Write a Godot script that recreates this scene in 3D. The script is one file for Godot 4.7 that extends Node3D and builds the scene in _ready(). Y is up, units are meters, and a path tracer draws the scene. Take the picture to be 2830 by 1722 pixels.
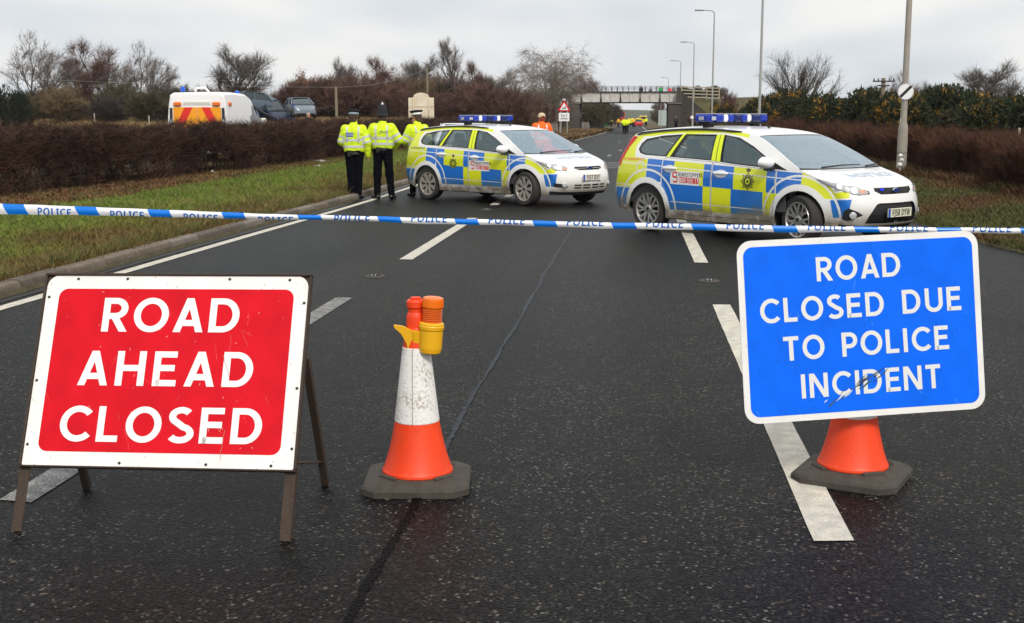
extends Node3D
# A closed road: two liveried estate cars, officers, signs, cones and tape under an overcast winter sky.

var M := {}
var used := {}
var noise := FastNoiseLite.new()


# ---------------------------------------------------------------- mesh builder
class G:
	var v := PackedVector3Array()
	var uv := PackedVector2Array()
	var c := PackedColorArray()
	var col := Color.WHITE

	func tri(a: Vector3, b: Vector3, d: Vector3, ua := Vector2.ZERO, ub := Vector2.ZERO, ud := Vector2.ZERO) -> void:  # counter-clockwise seen from outside
		v.append(a); v.append(d); v.append(b)
		uv.append(ua); uv.append(ud); uv.append(ub)
		c.append(col); c.append(col); c.append(col)

	func quad(a: Vector3, b: Vector3, d: Vector3, e: Vector3, ua := Vector2(0, 0), ub := Vector2(1, 0), ud := Vector2(1, 1), ue := Vector2(0, 1)) -> void:
		tri(a, b, d, ua, ub, ud)
		tri(a, d, e, ua, ud, ue)

	func box(center: Vector3, size: Vector3, basis := Basis.IDENTITY, bev := 0.0) -> void:
		var h := size * 0.5
		var t := Transform3D(basis, center)
		var b := minf(bev, minf(h.x, minf(h.y, h.z)) * 0.98)
		var ax := [Vector3.RIGHT, Vector3.UP, Vector3.BACK]
		for i in 3:
			for s in [-1.0, 1.0]:
				var n: Vector3 = ax[i] * s
				var p: Vector3 = ax[(i + 1) % 3] * s
				var q: Vector3 = ax[(i + 2) % 3]
				var hp: float = absf(h.dot(ax[(i + 1) % 3])) - b
				var hq: float = absf(h.dot(ax[(i + 2) % 3])) - b
				var o: Vector3 = n * absf(h.dot(ax[i]))
				quad(t * (o - p * hp - q * hq), t * (o + p * hp - q * hq), t * (o + p * hp + q * hq), t * (o - p * hp + q * hq))
		if b > 0.0:
			for i in 3:
				var j := (i + 1) % 3
				var k := (i + 2) % 3
				for sj in [-1.0, 1.0]:
					for sk in [-1.0, 1.0]:
						var e0: Vector3 = ax[j] * sj * h[j] + ax[k] * sk * (h[k] - b)
						var e1: Vector3 = ax[j] * sj * (h[j] - b) + ax[k] * sk * h[k]
						var w: Vector3 = ax[i] * (h[i] - b)
						if sj * sk > 0:
							quad(t * (e0 - w), t * (e0 + w) * 1.0, t * (e1 + w), t * (e1 - w)) if false else quad(t * (e0 + w), t * (e0 - w), t * (e1 - w), t * (e1 + w))
						else:
							quad(t * (e0 - w), t * (e0 + w), t * (e1 + w), t * (e1 - w))
			for sx in [-1.0, 1.0]:
				for sy in [-1.0, 1.0]:
					for sz in [-1.0, 1.0]:
						var px := t * Vector3(sx * h.x, sy * (h.y - b), sz * (h.z - b))
						var py := t * Vector3(sx * (h.x - b), sy * h.y, sz * (h.z - b))
						var pz := t * Vector3(sx * (h.x - b), sy * (h.y - b), sz * h.z)
						if sx * sy * sz > 0:
							tri(px, py, pz)
						else:
							tri(px, pz, py)

	func tube(pts: Array, radii: Array, sides := 6, caps := true) -> void:
		var n := pts.size()
		var prev: Array = []
		var d0: Vector3 = (pts[1] - pts[0]).normalized()
		var r: Vector3 = d0.cross(Vector3.UP if absf(d0.y) < 0.9 else Vector3.RIGHT).normalized()
		for i in n:
			var d: Vector3 = (pts[mini(i + 1, n - 1)] - pts[maxi(i - 1, 0)]).normalized()
			r = (r - d * r.dot(d)).normalized()
			var f := d.cross(r)
			var ring: Array = []
			for k in sides:
				var a := TAU * k / sides
				ring.append(pts[i] + (r * cos(a) + f * sin(a)) * float(radii[i]))
			if i > 0:
				for k in sides:
					var k2 := (k + 1) % sides
					quad(prev[k], prev[k2], ring[k2], ring[k], Vector2(float(k) / sides, 0), Vector2(float(k + 1) / sides, 0), Vector2(float(k + 1) / sides, 1), Vector2(float(k) / sides, 1))
			if caps and (i == 0 or i == n - 1):
				for k in sides:
					var k3 := (k + 1) % sides
					if i == 0:
						tri(pts[i], ring[k3], ring[k])
					else:
						tri(pts[i], ring[k], ring[k3])
			prev = ring

	func lathe(prof: Array, segs := 24, t := Transform3D.IDENTITY, a0 := 0.0, a1 := TAU) -> void:  # prof: Vector2(radius, height) upwards
		for i in prof.size() - 1:
			var p: Vector2 = prof[i]
			var q: Vector2 = prof[i + 1]
			for k in segs:
				var a := lerpf(a0, a1, float(k) / segs)
				var b := lerpf(a0, a1, float(k + 1) / segs)
				var p0 := t * Vector3(p.x * cos(a), p.y, -p.x * sin(a))
				var p1 := t * Vector3(p.x * cos(b), p.y, -p.x * sin(b))
				var q0 := t * Vector3(q.x * cos(a), q.y, -q.x * sin(a))
				var q1 := t * Vector3(q.x * cos(b), q.y, -q.x * sin(b))
				var ua := Vector2(float(k) / segs, p.y)
				var ub := Vector2(float(k + 1) / segs, p.y)
				var uc := Vector2(float(k + 1) / segs, q.y)
				var ud := Vector2(float(k) / segs, q.y)
				if p.x > 1e-5:
					tri(p0, p1, q1, ua, ub, uc)
				if q.x > 1e-5:
					tri(p0, q1, q0, ua, uc, ud)

	func prism(poly: PackedVector2Array, z0: float, z1: float, t := Transform3D.IDENTITY, us := 1.0) -> void:  # outline in x, y; from z0 to z1
		var p := poly
		if Geometry2D.is_polygon_clockwise(p):
			p = p.duplicate()
			p.reverse()
		var ix := Geometry2D.triangulate_polygon(p)
		for i in range(0, ix.size(), 3):
			var a := p[ix[i]]
			var b := p[ix[i + 1]]
			var d := p[ix[i + 2]]
			if (b - a).cross(d - a) < 0:
				var w := b
				b = d
				d = w
			tri(t * Vector3(a.x, a.y, z1), t * Vector3(b.x, b.y, z1), t * Vector3(d.x, d.y, z1), a * us, b * us, d * us)
			tri(t * Vector3(a.x, a.y, z0), t * Vector3(d.x, d.y, z0), t * Vector3(b.x, b.y, z0), a * us, d * us, b * us)
		for i in p.size():
			var a := p[i]
			var b := p[(i + 1) % p.size()]
			quad(t * Vector3(a.x, a.y, z0), t * Vector3(b.x, b.y, z0), t * Vector3(b.x, b.y, z1), t * Vector3(a.x, a.y, z1), a * us, b * us, b * us, a * us)

	# a curved sheet: the outline cut into cells and laid onto a surface
	func patch(poly: PackedVector2Array, f: Callable, cell: Vector2, flip := false, uvr := Rect2(0, 0, 1, 1), holes := []) -> void:
		if poly.size() < 3:
			return
		var lo := poly[0]
		var hi := poly[0]
		for q in poly:
			lo = lo.min(q)
			hi = hi.max(q)
		var i0 := int(floor(lo.x / cell.x))
		var i1 := int(ceil(hi.x / cell.x))
		var j0 := int(floor(lo.y / cell.y))
		var j1 := int(ceil(hi.y / cell.y))
		var known := {}
		for i in range(i0, i1):
			for j in range(j0, j1):
				var a := Vector2(i * cell.x, j * cell.y)
				var rect := PackedVector2Array([a, a + Vector2(cell.x, 0), a + cell, a + Vector2(0, cell.y)])
				var pieces: Array = Geometry2D.intersect_polygons(rect, poly)
				for hole in holes:
					var rest: Array = []
					for piece in pieces:
						rest.append_array(Geometry2D.clip_polygons(piece, hole))
					pieces = rest
				for piece in pieces:
					var p: PackedVector2Array = piece
					if p.size() < 3:
						continue
					if Geometry2D.is_polygon_clockwise(p):
						p.reverse()
					var ix := PackedInt32Array([0, 1, 2, 0, 2, 3]) if p.size() == 4 and absf((p[1] - p[0]).cross(p[2] - p[1])) > 0.9 * cell.x * cell.y else Geometry2D.triangulate_polygon(p)
					for k in range(0, ix.size(), 3):
						var q := [p[ix[k]], p[ix[k + 1]], p[ix[k + 2]]]
						if (q[1] - q[0]).cross(q[2] - q[0]) < 0:
							q = [q[0], q[2], q[1]]
						var w: Array = []
						for z in q:
							var key: Vector2 = z.snapped(Vector2(1e-5, 1e-5))
							if not known.has(key):
								known[key] = f.call(z)
							w.append(known[key])
						if flip:
							tri(w[0], w[2], w[1], (q[0] - uvr.position) / uvr.size, (q[2] - uvr.position) / uvr.size, (q[1] - uvr.position) / uvr.size)
						else:
							tri(w[0], w[1], w[2], (q[0] - uvr.position) / uvr.size, (q[1] - uvr.position) / uvr.size, (q[2] - uvr.position) / uvr.size)

	func mesh(crease := 35.0) -> ArrayMesh:
		var nn := PackedVector3Array()
		nn.resize(v.size())
		var fnorm := PackedVector3Array()
		fnorm.resize(v.size() / 3)
		for i in range(0, v.size(), 3):
			var x := (v[i + 2] - v[i]).cross(v[i + 1] - v[i])
			fnorm[i / 3] = x
			var u := x.normalized()
			nn[i] = u
			nn[i + 1] = u
			nn[i + 2] = u
		if crease > 0.0:
			var at := {}
			for i in v.size():
				var key := v[i].snapped(Vector3(2e-4, 2e-4, 2e-4))
				if at.has(key):
					at[key].append(i)
				else:
					at[key] = PackedInt32Array([i])
			var lim := cos(deg_to_rad(crease))
			for key in at:
				var l: PackedInt32Array = at[key]
				if l.size() == 1:
					continue
				for i in l:
					var own := nn[i] if false else fnorm[i / 3].normalized()
					var s := Vector3.ZERO
					for k in l:
						var fk := fnorm[k / 3]
						if own.dot(fk.normalized()) >= lim:
							s += fk
					if s.length_squared() > 0.0:
						nn[i] = s.normalized()
		var a := []
		a.resize(Mesh.ARRAY_MAX)
		a[Mesh.ARRAY_VERTEX] = v
		a[Mesh.ARRAY_NORMAL] = nn
		a[Mesh.ARRAY_TEX_UV] = uv
		a[Mesh.ARRAY_COLOR] = c
		var m := ArrayMesh.new()
		if v.size():
			m.add_surface_from_arrays(Mesh.PRIMITIVE_TRIANGLES, a)
		return m


# ---------------------------------------------------------------- nodes
func numbered(n: String) -> String:
	if used.has(n):
		used[n] += 1
		return "%s_%03d" % [n, used[n]]
	used[n] = 0
	return n


func tag(o: Node3D, label: String, category := "", group := "", kind := "") -> Node3D:
	if label:
		o.set_meta("label", label)
	if category:
		o.set_meta("category", category)
	if group:
		o.set_meta("group", group)
	if kind:
		o.set_meta("kind", kind)
	return o


func thing(n: String, label: String, category: String, at := Vector3.ZERO, turn := 0.0, group := "") -> Node3D:
	var o := Node3D.new()
	o.name = numbered(n)
	add_child(o)
	o.position = at
	o.rotation.y = turn
	tag(o, label, category, group)
	return o


func put(n: String, mesh: Mesh, mat: Material, parent: Node = null) -> MeshInstance3D:
	var o := MeshInstance3D.new()
	o.mesh = mesh
	o.material_override = mat
	if parent == null or parent == self:
		o.name = numbered(n)
		add_child(o)
	else:
		o.name = n
		parent.add_child(o, true)
	return o


func many(n: String, mesh: Mesh, mat: Material, xf: Array, cols: Array, parent: Node = null) -> MultiMeshInstance3D:
	var mm := MultiMesh.new()
	mm.transform_format = MultiMesh.TRANSFORM_3D
	mm.use_colors = not cols.is_empty()
	mm.mesh = mesh
	mm.instance_count = xf.size()
	for i in xf.size():
		mm.set_instance_transform(i, xf[i])
		if cols:
			mm.set_instance_color(i, cols[i])
	var o := MultiMeshInstance3D.new()
	o.multimesh = mm
	o.material_override = mat
	o.set_meta("kind", "stuff")
	if parent == null:
		o.name = numbered(n)
		add_child(o)
	else:
		o.name = n
		parent.add_child(o, true)
	return o


func dup(o: Node3D, at: Vector3, turn: float, label: String, scale_by := Vector3.ONE) -> Node3D:
	var c: Node3D = o.duplicate()
	c.name = numbered(String(o.name).rstrip("0123456789").rstrip("_"))
	add_child(c)
	c.position = at
	c.rotation = Vector3(0, turn, 0)
	c.scale = scale_by
	c.set_meta("label", label)
	return c


# ---------------------------------------------------------------- materials
func lin(r: float, g: float, b: float, a := 1.0) -> Color:  # a real-world base colour
	var c := Color(r, g, b, a).linear_to_srgb()
	return c


func mat(r: float, g: float, b: float, rough := 0.8, metal := 0.0) -> StandardMaterial3D:
	var m := StandardMaterial3D.new()
	m.albedo_color = lin(r, g, b)
	m.roughness = rough
	m.metallic = metal
	return m


func tinted(rough := 0.9) -> StandardMaterial3D:
	var m := StandardMaterial3D.new()
	m.vertex_color_use_as_albedo = true
	m.roughness = rough
	return m


func noise_bytes(kind: int, freq: float, size: int, sd: int, oct := 1, ret := -1) -> PackedByteArray:
	var n := FastNoiseLite.new()
	n.noise_type = kind
	n.frequency = freq
	n.seed = sd
	n.fractal_type = FastNoiseLite.FRACTAL_FBM if oct > 1 else FastNoiseLite.FRACTAL_NONE
	n.fractal_octaves = oct
	if ret >= 0:
		n.cellular_return_type = ret
	var im := n.get_seamless_image(size, size)
	im.convert(Image.FORMAT_L8)
	return im.get_data()


func picture(rgb: PackedByteArray, w: int, h: int) -> ImageTexture:
	var im := Image.create_from_data(w, h, false, Image.FORMAT_RGB8, rgb)
	return ImageTexture.create_from_image(im)


# colour texture mixed from two real-world colours by layered noise; metres per repeat is set by the caller
func mottled(a: Color, b: Color, d: Color, size: int, freq: float, sd: int, speck := 0.0) -> ImageTexture:
	var n1 := noise_bytes(FastNoiseLite.TYPE_SIMPLEX_SMOOTH, freq, size, sd, 4)
	var n2 := noise_bytes(FastNoiseLite.TYPE_SIMPLEX, freq * 7.0, size, sd + 1, 2)
	var out := PackedByteArray()
	out.resize(size * size * 3)
	for i in size * size:
		var t := clampf((n1[i] / 255.0 - 0.5) * 1.8 + 0.5, 0, 1)
		var s := clampf((n2[i] / 255.0 - 0.5) * 2.0 + 0.5, 0, 1)
		var c := a.lerp(b, t).lerp(d, s * s * speck)
		c = c.linear_to_srgb()
		out[i * 3] = int(c.r * 255.0)
		out[i * 3 + 1] = int(c.g * 255.0)
		out[i * 3 + 2] = int(c.b * 255.0)
	return picture(out, size, size)


func tri_planar(m: StandardMaterial3D, per_metre: float) -> StandardMaterial3D:
	m.uv1_triplanar = true
	m.uv1_world_triplanar = true
	m.uv1_scale = Vector3.ONE * per_metre
	return m


func poly_fill(im: Image, pts: PackedVector2Array, col: Color) -> void:  # scanline fill, points in pixels
	var w := im.get_width()
	var h := im.get_height()
	var y0 := h
	var y1 := 0
	for p in pts:
		y0 = mini(y0, int(floor(p.y)))
		y1 = maxi(y1, int(ceil(p.y)))
	for y in range(maxi(y0, 0), mini(y1 + 1, h)):
		var yc := y + 0.5
		var xs: Array = []
		for i in pts.size():
			var a := pts[i]
			var b := pts[(i + 1) % pts.size()]
			if (a.y <= yc) != (b.y <= yc):
				xs.append(a.x + (yc - a.y) / (b.y - a.y) * (b.x - a.x))
		xs.sort()
		for i in range(0, xs.size() - 1, 2):
			var xa := clampi(int(round(xs[i])), 0, w)
			var xb := clampi(int(round(xs[i + 1])), 0, w)
			if xb > xa:
				im.fill_rect(Rect2i(xa, y, xb - xa, 1), col)


func stroke_poly(pts: Array, w: float) -> PackedVector2Array:  # a polyline thickened with square-cut ends and mitred corners
	var l := PackedVector2Array()
	var r := PackedVector2Array()
	var own: Array = []
	for q in pts:
		if own.is_empty() or own[-1].distance_to(q) > 1e-4:
			own.append(q)
	pts = own
	var n := pts.size()
	var closed: bool = n > 3 and pts[0].distance_to(pts[n - 1]) < 1e-4
	for i in n:
		var a: Vector2 = pts[i] - pts[i - 1] if i > 0 else (pts[n - 1] - pts[n - 2] if closed else pts[1] - pts[0])
		var b: Vector2 = pts[i + 1] - pts[i] if i < n - 1 else (pts[1] - pts[0] if closed else pts[n - 1] - pts[n - 2])
		a = a.normalized()
		b = b.normalized()
		var m := (a + b).normalized()
		var nrm := Vector2(-m.y, m.x)
		var k := 0.5 * w / maxf(m.dot(a), 0.35)
		l.append(pts[i] + nrm * k)
		r.append(pts[i] - nrm * k)
	r.reverse()
	l.append_array(r)
	return l


# ---------------------------------------------------------------- lettering, road-sign capitals drawn as strokes
# every glyph: [advance, [stroke, ...]]; cap height 1; a stroke is a list of points
func arc(cx: float, cy: float, rx: float, ry: float, a0: float, a1: float, n := 14) -> Array:
	var o: Array = []
	for i in n + 1:
		var a := deg_to_rad(lerpf(a0, a1, float(i) / n))
		o.append(Vector2(cx + rx * cos(a), cy + ry * sin(a)))
	return o


func glyph(ch: String, s: float) -> Array:  # s: stroke width
	var h := s * 0.5
	var b := h
	var t := 1.0 - h
	match ch:
		"R": return [0.66, [[Vector2(h, 0), Vector2(h, 1)], [Vector2(h, t), Vector2(0.32, t)] + arc(0.32, 0.5 * (t + 0.46), 0.27 - h * 0.4, 0.5 * (t - 0.46), 90, -90) + [Vector2(h, 0.46)], [Vector2(0.30, 0.46), Vector2(0.60 - h * 0.4, 0.0)]]]
		"P": return [0.62, [[Vector2(h, 0), Vector2(h, 1)], [Vector2(h, t), Vector2(0.32, t)] + arc(0.32, 0.5 * (t + 0.42), 0.27 - h * 0.4, 0.5 * (t - 0.42), 90, -90) + [Vector2(h, 0.42)]]]
		"O": return [0.90, [arc(0.45, 0.5, 0.45 - h, 0.5 - h + 0.01, 0, 360, 36)]]
		"A": return [0.76, [[Vector2(h, 0), Vector2(0.38, 1.0)], [Vector2(0.38, 1.0), Vector2(0.76 - h, 0)], [Vector2(0.17, 0.27), Vector2(0.59, 0.27)]]]
		"D": return [0.80, [[Vector2(h, 0), Vector2(h, 1)], [Vector2(h, t), Vector2(0.34, t)] + arc(0.34, 0.5, 0.42 - h, 0.5 - h, 90, -90, 22) + [Vector2(h, b)]]]
		"H": return [0.76, [[Vector2(h, 0), Vector2(h, 1)], [Vector2(0.74 - h, 0), Vector2(0.74 - h, 1)], [Vector2(h, 0.51), Vector2(0.74 - h, 0.51)]]]
		"E": return [0.62, [[Vector2(h, 0), Vector2(h, 1)], [Vector2(h, t), Vector2(0.58, t)], [Vector2(h, 0.52), Vector2(0.54, 0.52)], [Vector2(h, b), Vector2(0.60, b)]]]
		"C": return [0.80, [arc(0.46, 0.5, 0.46 - h, 0.5 - h + 0.01, 42, 318, 30)]]
		"L": return [0.56, [[Vector2(h, 0), Vector2(h, 1)], [Vector2(h, b), Vector2(0.54, b)]]]
		"S": return [0.66, [arc(0.33, 0.74, 0.27 - h * 0.5, 0.26 - h + 0.01, 35, 240, 16) + arc(0.33, 0.265, 0.30 - h * 0.5, 0.265 - h + 0.01, 75, -150, 18)]]
		"U": return [0.76, [[Vector2(h, 1), Vector2(h, 0.40)] + arc(0.37, 0.36, 0.37 - h, 0.36 - h + 0.01, 180, 360, 16) + [Vector2(0.74 - h, 1)]]]
		"T": return [0.62, [[Vector2(0.31, 0), Vector2(0.31, 1)], [Vector2(0, t), Vector2(0.62, t)]]]
		"I": return [0.20 + h * 0.3, [[Vector2(0.02 + h, 0), Vector2(0.02 + h, 1)]]]
		"N": return [0.80, [[Vector2(h, 0), Vector2(h, 1)], [Vector2(h * 1.25, 1.0), Vector2(0.76 - h * 1.25, 0.0)], [Vector2(0.76 - h, 0), Vector2(0.76 - h, 1)]]]
	return [0.42, []]


func text_strokes(txt: String, s: float, gap: float) -> Array:  # [strokes, width] with cap height 1
	var x := 0.0
	var o: Array = []
	var word: Array = []
	var n := 0
	for ch in txt:
		if ch == " ":
			n += 1
		var gl := glyph(ch, s)
		for st in gl[1]:
			var q: Array = []
			for p in st:
				q.append(p + Vector2(x, 0))
			o.append(q)
			word.append(n)
		x += float(gl[0]) + gap
	return [o, x - gap, word]


# strips of thin film standing proud of z = 0, centred on the origin; strokes of one letter lie a hair apart
func letters(g: G, txt: String, cap: float, s: float, gap: float, t: Transform3D, z: float, squeeze := 1.0, only := -1) -> void:
	var r := text_strokes(txt, s, gap)
	var w: float = r[1]
	var k := 0
	for si in r[0].size():
		if only >= 0 and r[2][si] != only:
			continue
		var st: Array = r[0][si]
		var p := stroke_poly(st, s)
		if st.size() == 2 and absf(st[1].y - st[0].y) > 0.2:
			# straight strokes are cut level with the line of type
			var hw: float = 0.5 * s * st[0].distance_to(st[1]) / absf(st[1].y - st[0].y)
			var up: float = 1.0 if st[1].y > st[0].y else -1.0
			p = PackedVector2Array([st[0] - Vector2(hw * up, 0), st[1] - Vector2(hw * up, 0), st[1] + Vector2(hw * up, 0), st[0] + Vector2(hw * up, 0)])
		var n := p.size() / 2
		var zz := z + 0.00025 * (k % 3)
		k += 1
		for i in n - 1:
			var q := [p[i], p[i + 1], p[2 * n - 2 - i], p[2 * n - 1 - i]]
			var o: Array = []
			for a in q:
				o.append(t * Vector3((a.x - w * 0.5) * cap * squeeze, (a.y - 0.5) * cap, zz))
			g.quad(o[3], o[2], o[1], o[0])


# plain type from the font, laid on any surface: f turns (x, y) in metres, centred, into a point
func typed(g: G, txt: String, height: float, f: Callable, bold := true, squeeze := 1.0, mono := false) -> void:
	var tm := TextMesh.new()
	var fo := SystemFont.new()
	fo.font_names = PackedStringArray(["Droid Sans Mono" if mono else "Droid Sans"])
	fo.font_weight = 700 if bold else 400
	tm.font = fo
	tm.text = txt
	tm.font_size = 64
	tm.pixel_size = height / 46.0
	tm.depth = 0.0
	tm.curve_step = 2.0
	var a := tm.get_mesh_arrays()
	if a.is_empty():
		return
	var vs: PackedVector3Array = a[Mesh.ARRAY_VERTEX]
	var ix: PackedInt32Array = a[Mesh.ARRAY_INDEX] if a[Mesh.ARRAY_INDEX] != null else PackedInt32Array()
	if ix.is_empty():
		ix = PackedInt32Array(range(vs.size()))
	for i in range(0, ix.size(), 3):
		var q: Array = []
		for j in 3:
			q.append(Vector2(vs[ix[i + j]].x * squeeze, vs[ix[i + j]].y))
		if (q[1] - q[0]).cross(q[2] - q[0]) < 0:
			q = [q[0], q[2], q[1]]
		g.tri(f.call(q[0]), f.call(q[1]), f.call(q[2]))



func _ready() -> void:
	# ---- camera
	var cam := Camera3D.new()
	cam.name = "camera"
	cam.fov = 28.418
	cam.near = 0.1
	cam.far = 4000.0
	add_child(cam)
	cam.position = Vector3(0, 1.59, 0)
	cam.rotation_degrees = Vector3(-8.8996, 5.5476, 0)
	cam.current = true
	# ---- sky, sun, exposure
	var env := Environment.new()
	env.background_mode = Environment.BG_SKY
	env.tonemap_mode = Environment.TONE_MAPPER_LINEAR
	env.tonemap_exposure = 1.6
	env.sdfgi_enabled = true
	env.ssao_enabled = true
	env.ssil_enabled = true
	env.fog_enabled = true
	env.fog_light_color = Color(0.86, 0.88, 0.91)
	env.fog_density = 0.00013
	var sky := Sky.new()
	sky.sky_material = overcast()
	env.sky = sky
	var we := WorldEnvironment.new()
	we.name = "world"
	we.environment = env
	add_child(we)
	var sun := DirectionalLight3D.new()
	sun.name = "sun"
	sun.light_energy = 0.5
	sun.light_color = Color(1.0, 0.97, 0.93)
	sun.light_angular_distance = 12.0
	sun.shadow_enabled = true
	add_child(sun)
	sun.rotation_degrees = Vector3(-41, 24, 0)

	materials()
	# ---- the setting
	ground()
	road()
	kerb()
	embankments()
	bridge()
	hills()
	# ---- vegetation
	hedges()
	trees()
	gorse()
	grass()
	# ---- street furniture
	lamps()
	roadside_signs()
	fences_and_poles()
	# ---- vehicles
	patrol_cars()
	van()
	transporter()
	far_vehicles()
	# ---- people
	people()
	# ---- the closure in front
	red_sign()
	cones()
	blue_sign()
	tape()
	details()


func overcast() -> PanoramaSkyMaterial:
	var w := 1024
	var h := 512
	var n := FastNoiseLite.new()
	n.seed = 7
	n.frequency = 1.0
	n.fractal_type = FastNoiseLite.FRACTAL_FBM
	n.fractal_octaves = 4
	var im := Image.create(w, h, false, Image.FORMAT_RGBAF)
	for j in h:
		var el := (0.5 - (j + 0.5) / h) * PI
		var up := maxf(sin(el), 0.0)
		for i in w:
			var az := (i + 0.5) / w * TAU
			# a cloud sheet: look the noise up where the ray meets a layer overhead, stretched into streaks
			var k := 1.0 / (up + 0.09)
			var p := Vector3(cos(az) * k * cos(el) * 0.5, 0.0, sin(az) * k * cos(el) * 0.9)
			var s := n.get_noise_3d(p.x * 0.55, 3.0, p.z * 0.55)
			var f := n.get_noise_3d(p.x * 1.7 + 9.0, 8.0, p.z * 1.7)
			var d := s * 0.75 + f * 0.25
			var b := lerpf(0.505, 0.64, pow(up, 0.7)) * (1.0 + 0.27 * d)
			var cool := clampf(0.5 - 1.9 * d, 0.0, 1.0)
			im.set_pixel(i, j, Color(b * lerpf(1.005, 0.935, cool), b * lerpf(1.0, 0.985, cool), b * lerpf(0.985, 1.035, cool)))
	var m := PanoramaSkyMaterial.new()
	m.panorama = ImageTexture.create_from_image(im)
	return m


func materials() -> void:
	# asphalt: dark aggregate seen as cells, a few pale chips, fine relief
	var size := 1024
	var cell := noise_bytes(FastNoiseLite.TYPE_CELLULAR, 0.16, size, 11, 1, FastNoiseLite.RETURN_CELL_VALUE)
	var dist := noise_bytes(FastNoiseLite.TYPE_CELLULAR, 0.16, size, 11, 1, FastNoiseLite.RETURN_DISTANCE)
	var big := noise_bytes(FastNoiseLite.TYPE_SIMPLEX_SMOOTH, 0.006, size, 12, 3)
	var out := PackedByteArray()
	out.resize(size * size * 3)
	var hgt := PackedByteArray()
	hgt.resize(size * size)
	for i in size * size:
		var cv := cell[i]
		var l := 0.0016 + 0.029 * pow(cv / 255.0, 2.6)
		l *= 0.75 + 0.5 * big[i] / 255.0
		var c := Color(l * 1.02, l, l * 0.99)
		if cv > 241:
			var x := (cv - 241) / 14.0
			c = c.lerp(Color(0.17, 0.16, 0.145) if (cv & 1) else Color(0.10, 0.075, 0.055), 0.35 + 0.65 * x)
		elif cv % 9 == 0:
			c = Color(l * 1.6, l * 1.22, l * 0.95)
		var dd := clampf(1.0 - dist[i] / 255.0, 0.0, 1.0)
		hgt[i] = int(255.0 * clampf(0.25 * dd + 0.55 * cv / 255.0 + 0.2 * dd * dd, 0.0, 1.0))
		c = c.linear_to_srgb()
		out[i * 3] = int(c.r * 255)
		out[i * 3 + 1] = int(c.g * 255)
		out[i * 3 + 2] = int(c.b * 255)
	var bump := Image.create_from_data(size, size, false, Image.FORMAT_L8, hgt)
	bump.convert(Image.FORMAT_RGBA8)
	bump.bump_map_to_normal_map(5.0)
	var asphalt := StandardMaterial3D.new()
	asphalt.albedo_texture = picture(out, size, size)
	asphalt.normal_enabled = true
	asphalt.normal_texture = ImageTexture.create_from_image(bump)
	asphalt.normal_scale = 1.0
	asphalt.roughness = 0.45
	asphalt.vertex_color_use_as_albedo = true
	asphalt.metallic_specular = 0.19
	tri_planar(asphalt, 1.0 / 1.7)
	asphalt.detail_enabled = true
	asphalt.detail_blend_mode = BaseMaterial3D.BLEND_MODE_MUL
	asphalt.detail_uv_layer = BaseMaterial3D.DETAIL_UV_1
	M.asphalt = asphalt
	var gm := mat(0.012, 0.012, 0.013, 0.32)  # darker and smoother than the road, for the gutter strip
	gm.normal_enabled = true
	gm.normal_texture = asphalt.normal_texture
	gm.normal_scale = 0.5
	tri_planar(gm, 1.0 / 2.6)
	M.dark_strip = gm
	var sm := mat(0.014, 0.018, 0.027, 0.48)  # sky reflected in the seam is put into this bluish base colour
	sm.metallic_specular = 0.3
	sm.normal_enabled = true
	sm.normal_texture = asphalt.normal_texture
	sm.normal_scale = 0.8
	tri_planar(sm, 1.0 / 2.6)
	M.seam = sm
	var darkened_seam := sm.duplicate()
	darkened_seam.albedo_color = lin(0.0035, 0.0035, 0.004)  # near seam mirrors less sky, painted here as a darker colour
	darkened_seam.metallic_specular = 0.12
	M.darkened_seam = darkened_seam
	for pair in [["paint", Color(0.66, 0.62, 0.52), Color(0.50, 0.47, 0.40), Color(0.22, 0.20, 0.17), 0.35], ["paint_worn", Color(0.34, 0.33, 0.31), Color(0.15, 0.15, 0.15), Color(0.05, 0.05, 0.05), 0.9]]:
		var pm := StandardMaterial3D.new()
		pm.albedo_texture = mottled(pair[1], pair[2], pair[3], 256, 0.03, 31, pair[4])
		pm.roughness = 0.7
		pm.normal_enabled = true
		pm.normal_texture = asphalt.normal_texture
		pm.normal_scale = 0.6
		tri_planar(pm, 1.0)
		M[pair[0]] = pm
	var soil := StandardMaterial3D.new()
	soil.albedo_texture = mottled(Color(0.075, 0.058, 0.032), Color(0.10, 0.095, 0.045), Color(0.03, 0.024, 0.014), 512, 0.012, 41, 0.6)
	soil.roughness = 1.0
	soil.vertex_color_use_as_albedo = true
	tri_planar(soil, 0.35)
	M.soil = soil
	var conc := StandardMaterial3D.new()
	conc.albedo_texture = mottled(Color(0.17, 0.145, 0.12), Color(0.24, 0.21, 0.175), Color(0.08, 0.065, 0.05), 256, 0.02, 51, 0.5)
	conc.roughness = 0.9
	tri_planar(conc, 1.3)
	M.kerb = conc
	M.kerb_dark = conc.duplicate()
	M.kerb_dark.albedo_color = Color(0.80, 0.78, 0.76)
	M.kerb_pale = conc.duplicate()
	M.kerb_pale.albedo_color = Color(0.93, 0.90, 0.86)
	var post := StandardMaterial3D.new()
	post.albedo_texture = mottled(Color(0.30, 0.275, 0.235), Color(0.36, 0.33, 0.285), Color(0.20, 0.18, 0.15), 256, 0.015, 52, 0.5)
	post.roughness = 0.85
	tri_planar(post, 0.8)
	M.post_concrete = post
	var stone := StandardMaterial3D.new()
	stone.albedo_texture = mottled(Color(0.055, 0.047, 0.040), Color(0.095, 0.082, 0.07), Color(0.025, 0.022, 0.02), 256, 0.05, 53, 0.8)
	stone.roughness = 0.95
	tri_planar(stone, 0.4)
	M.stone = stone
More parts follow.
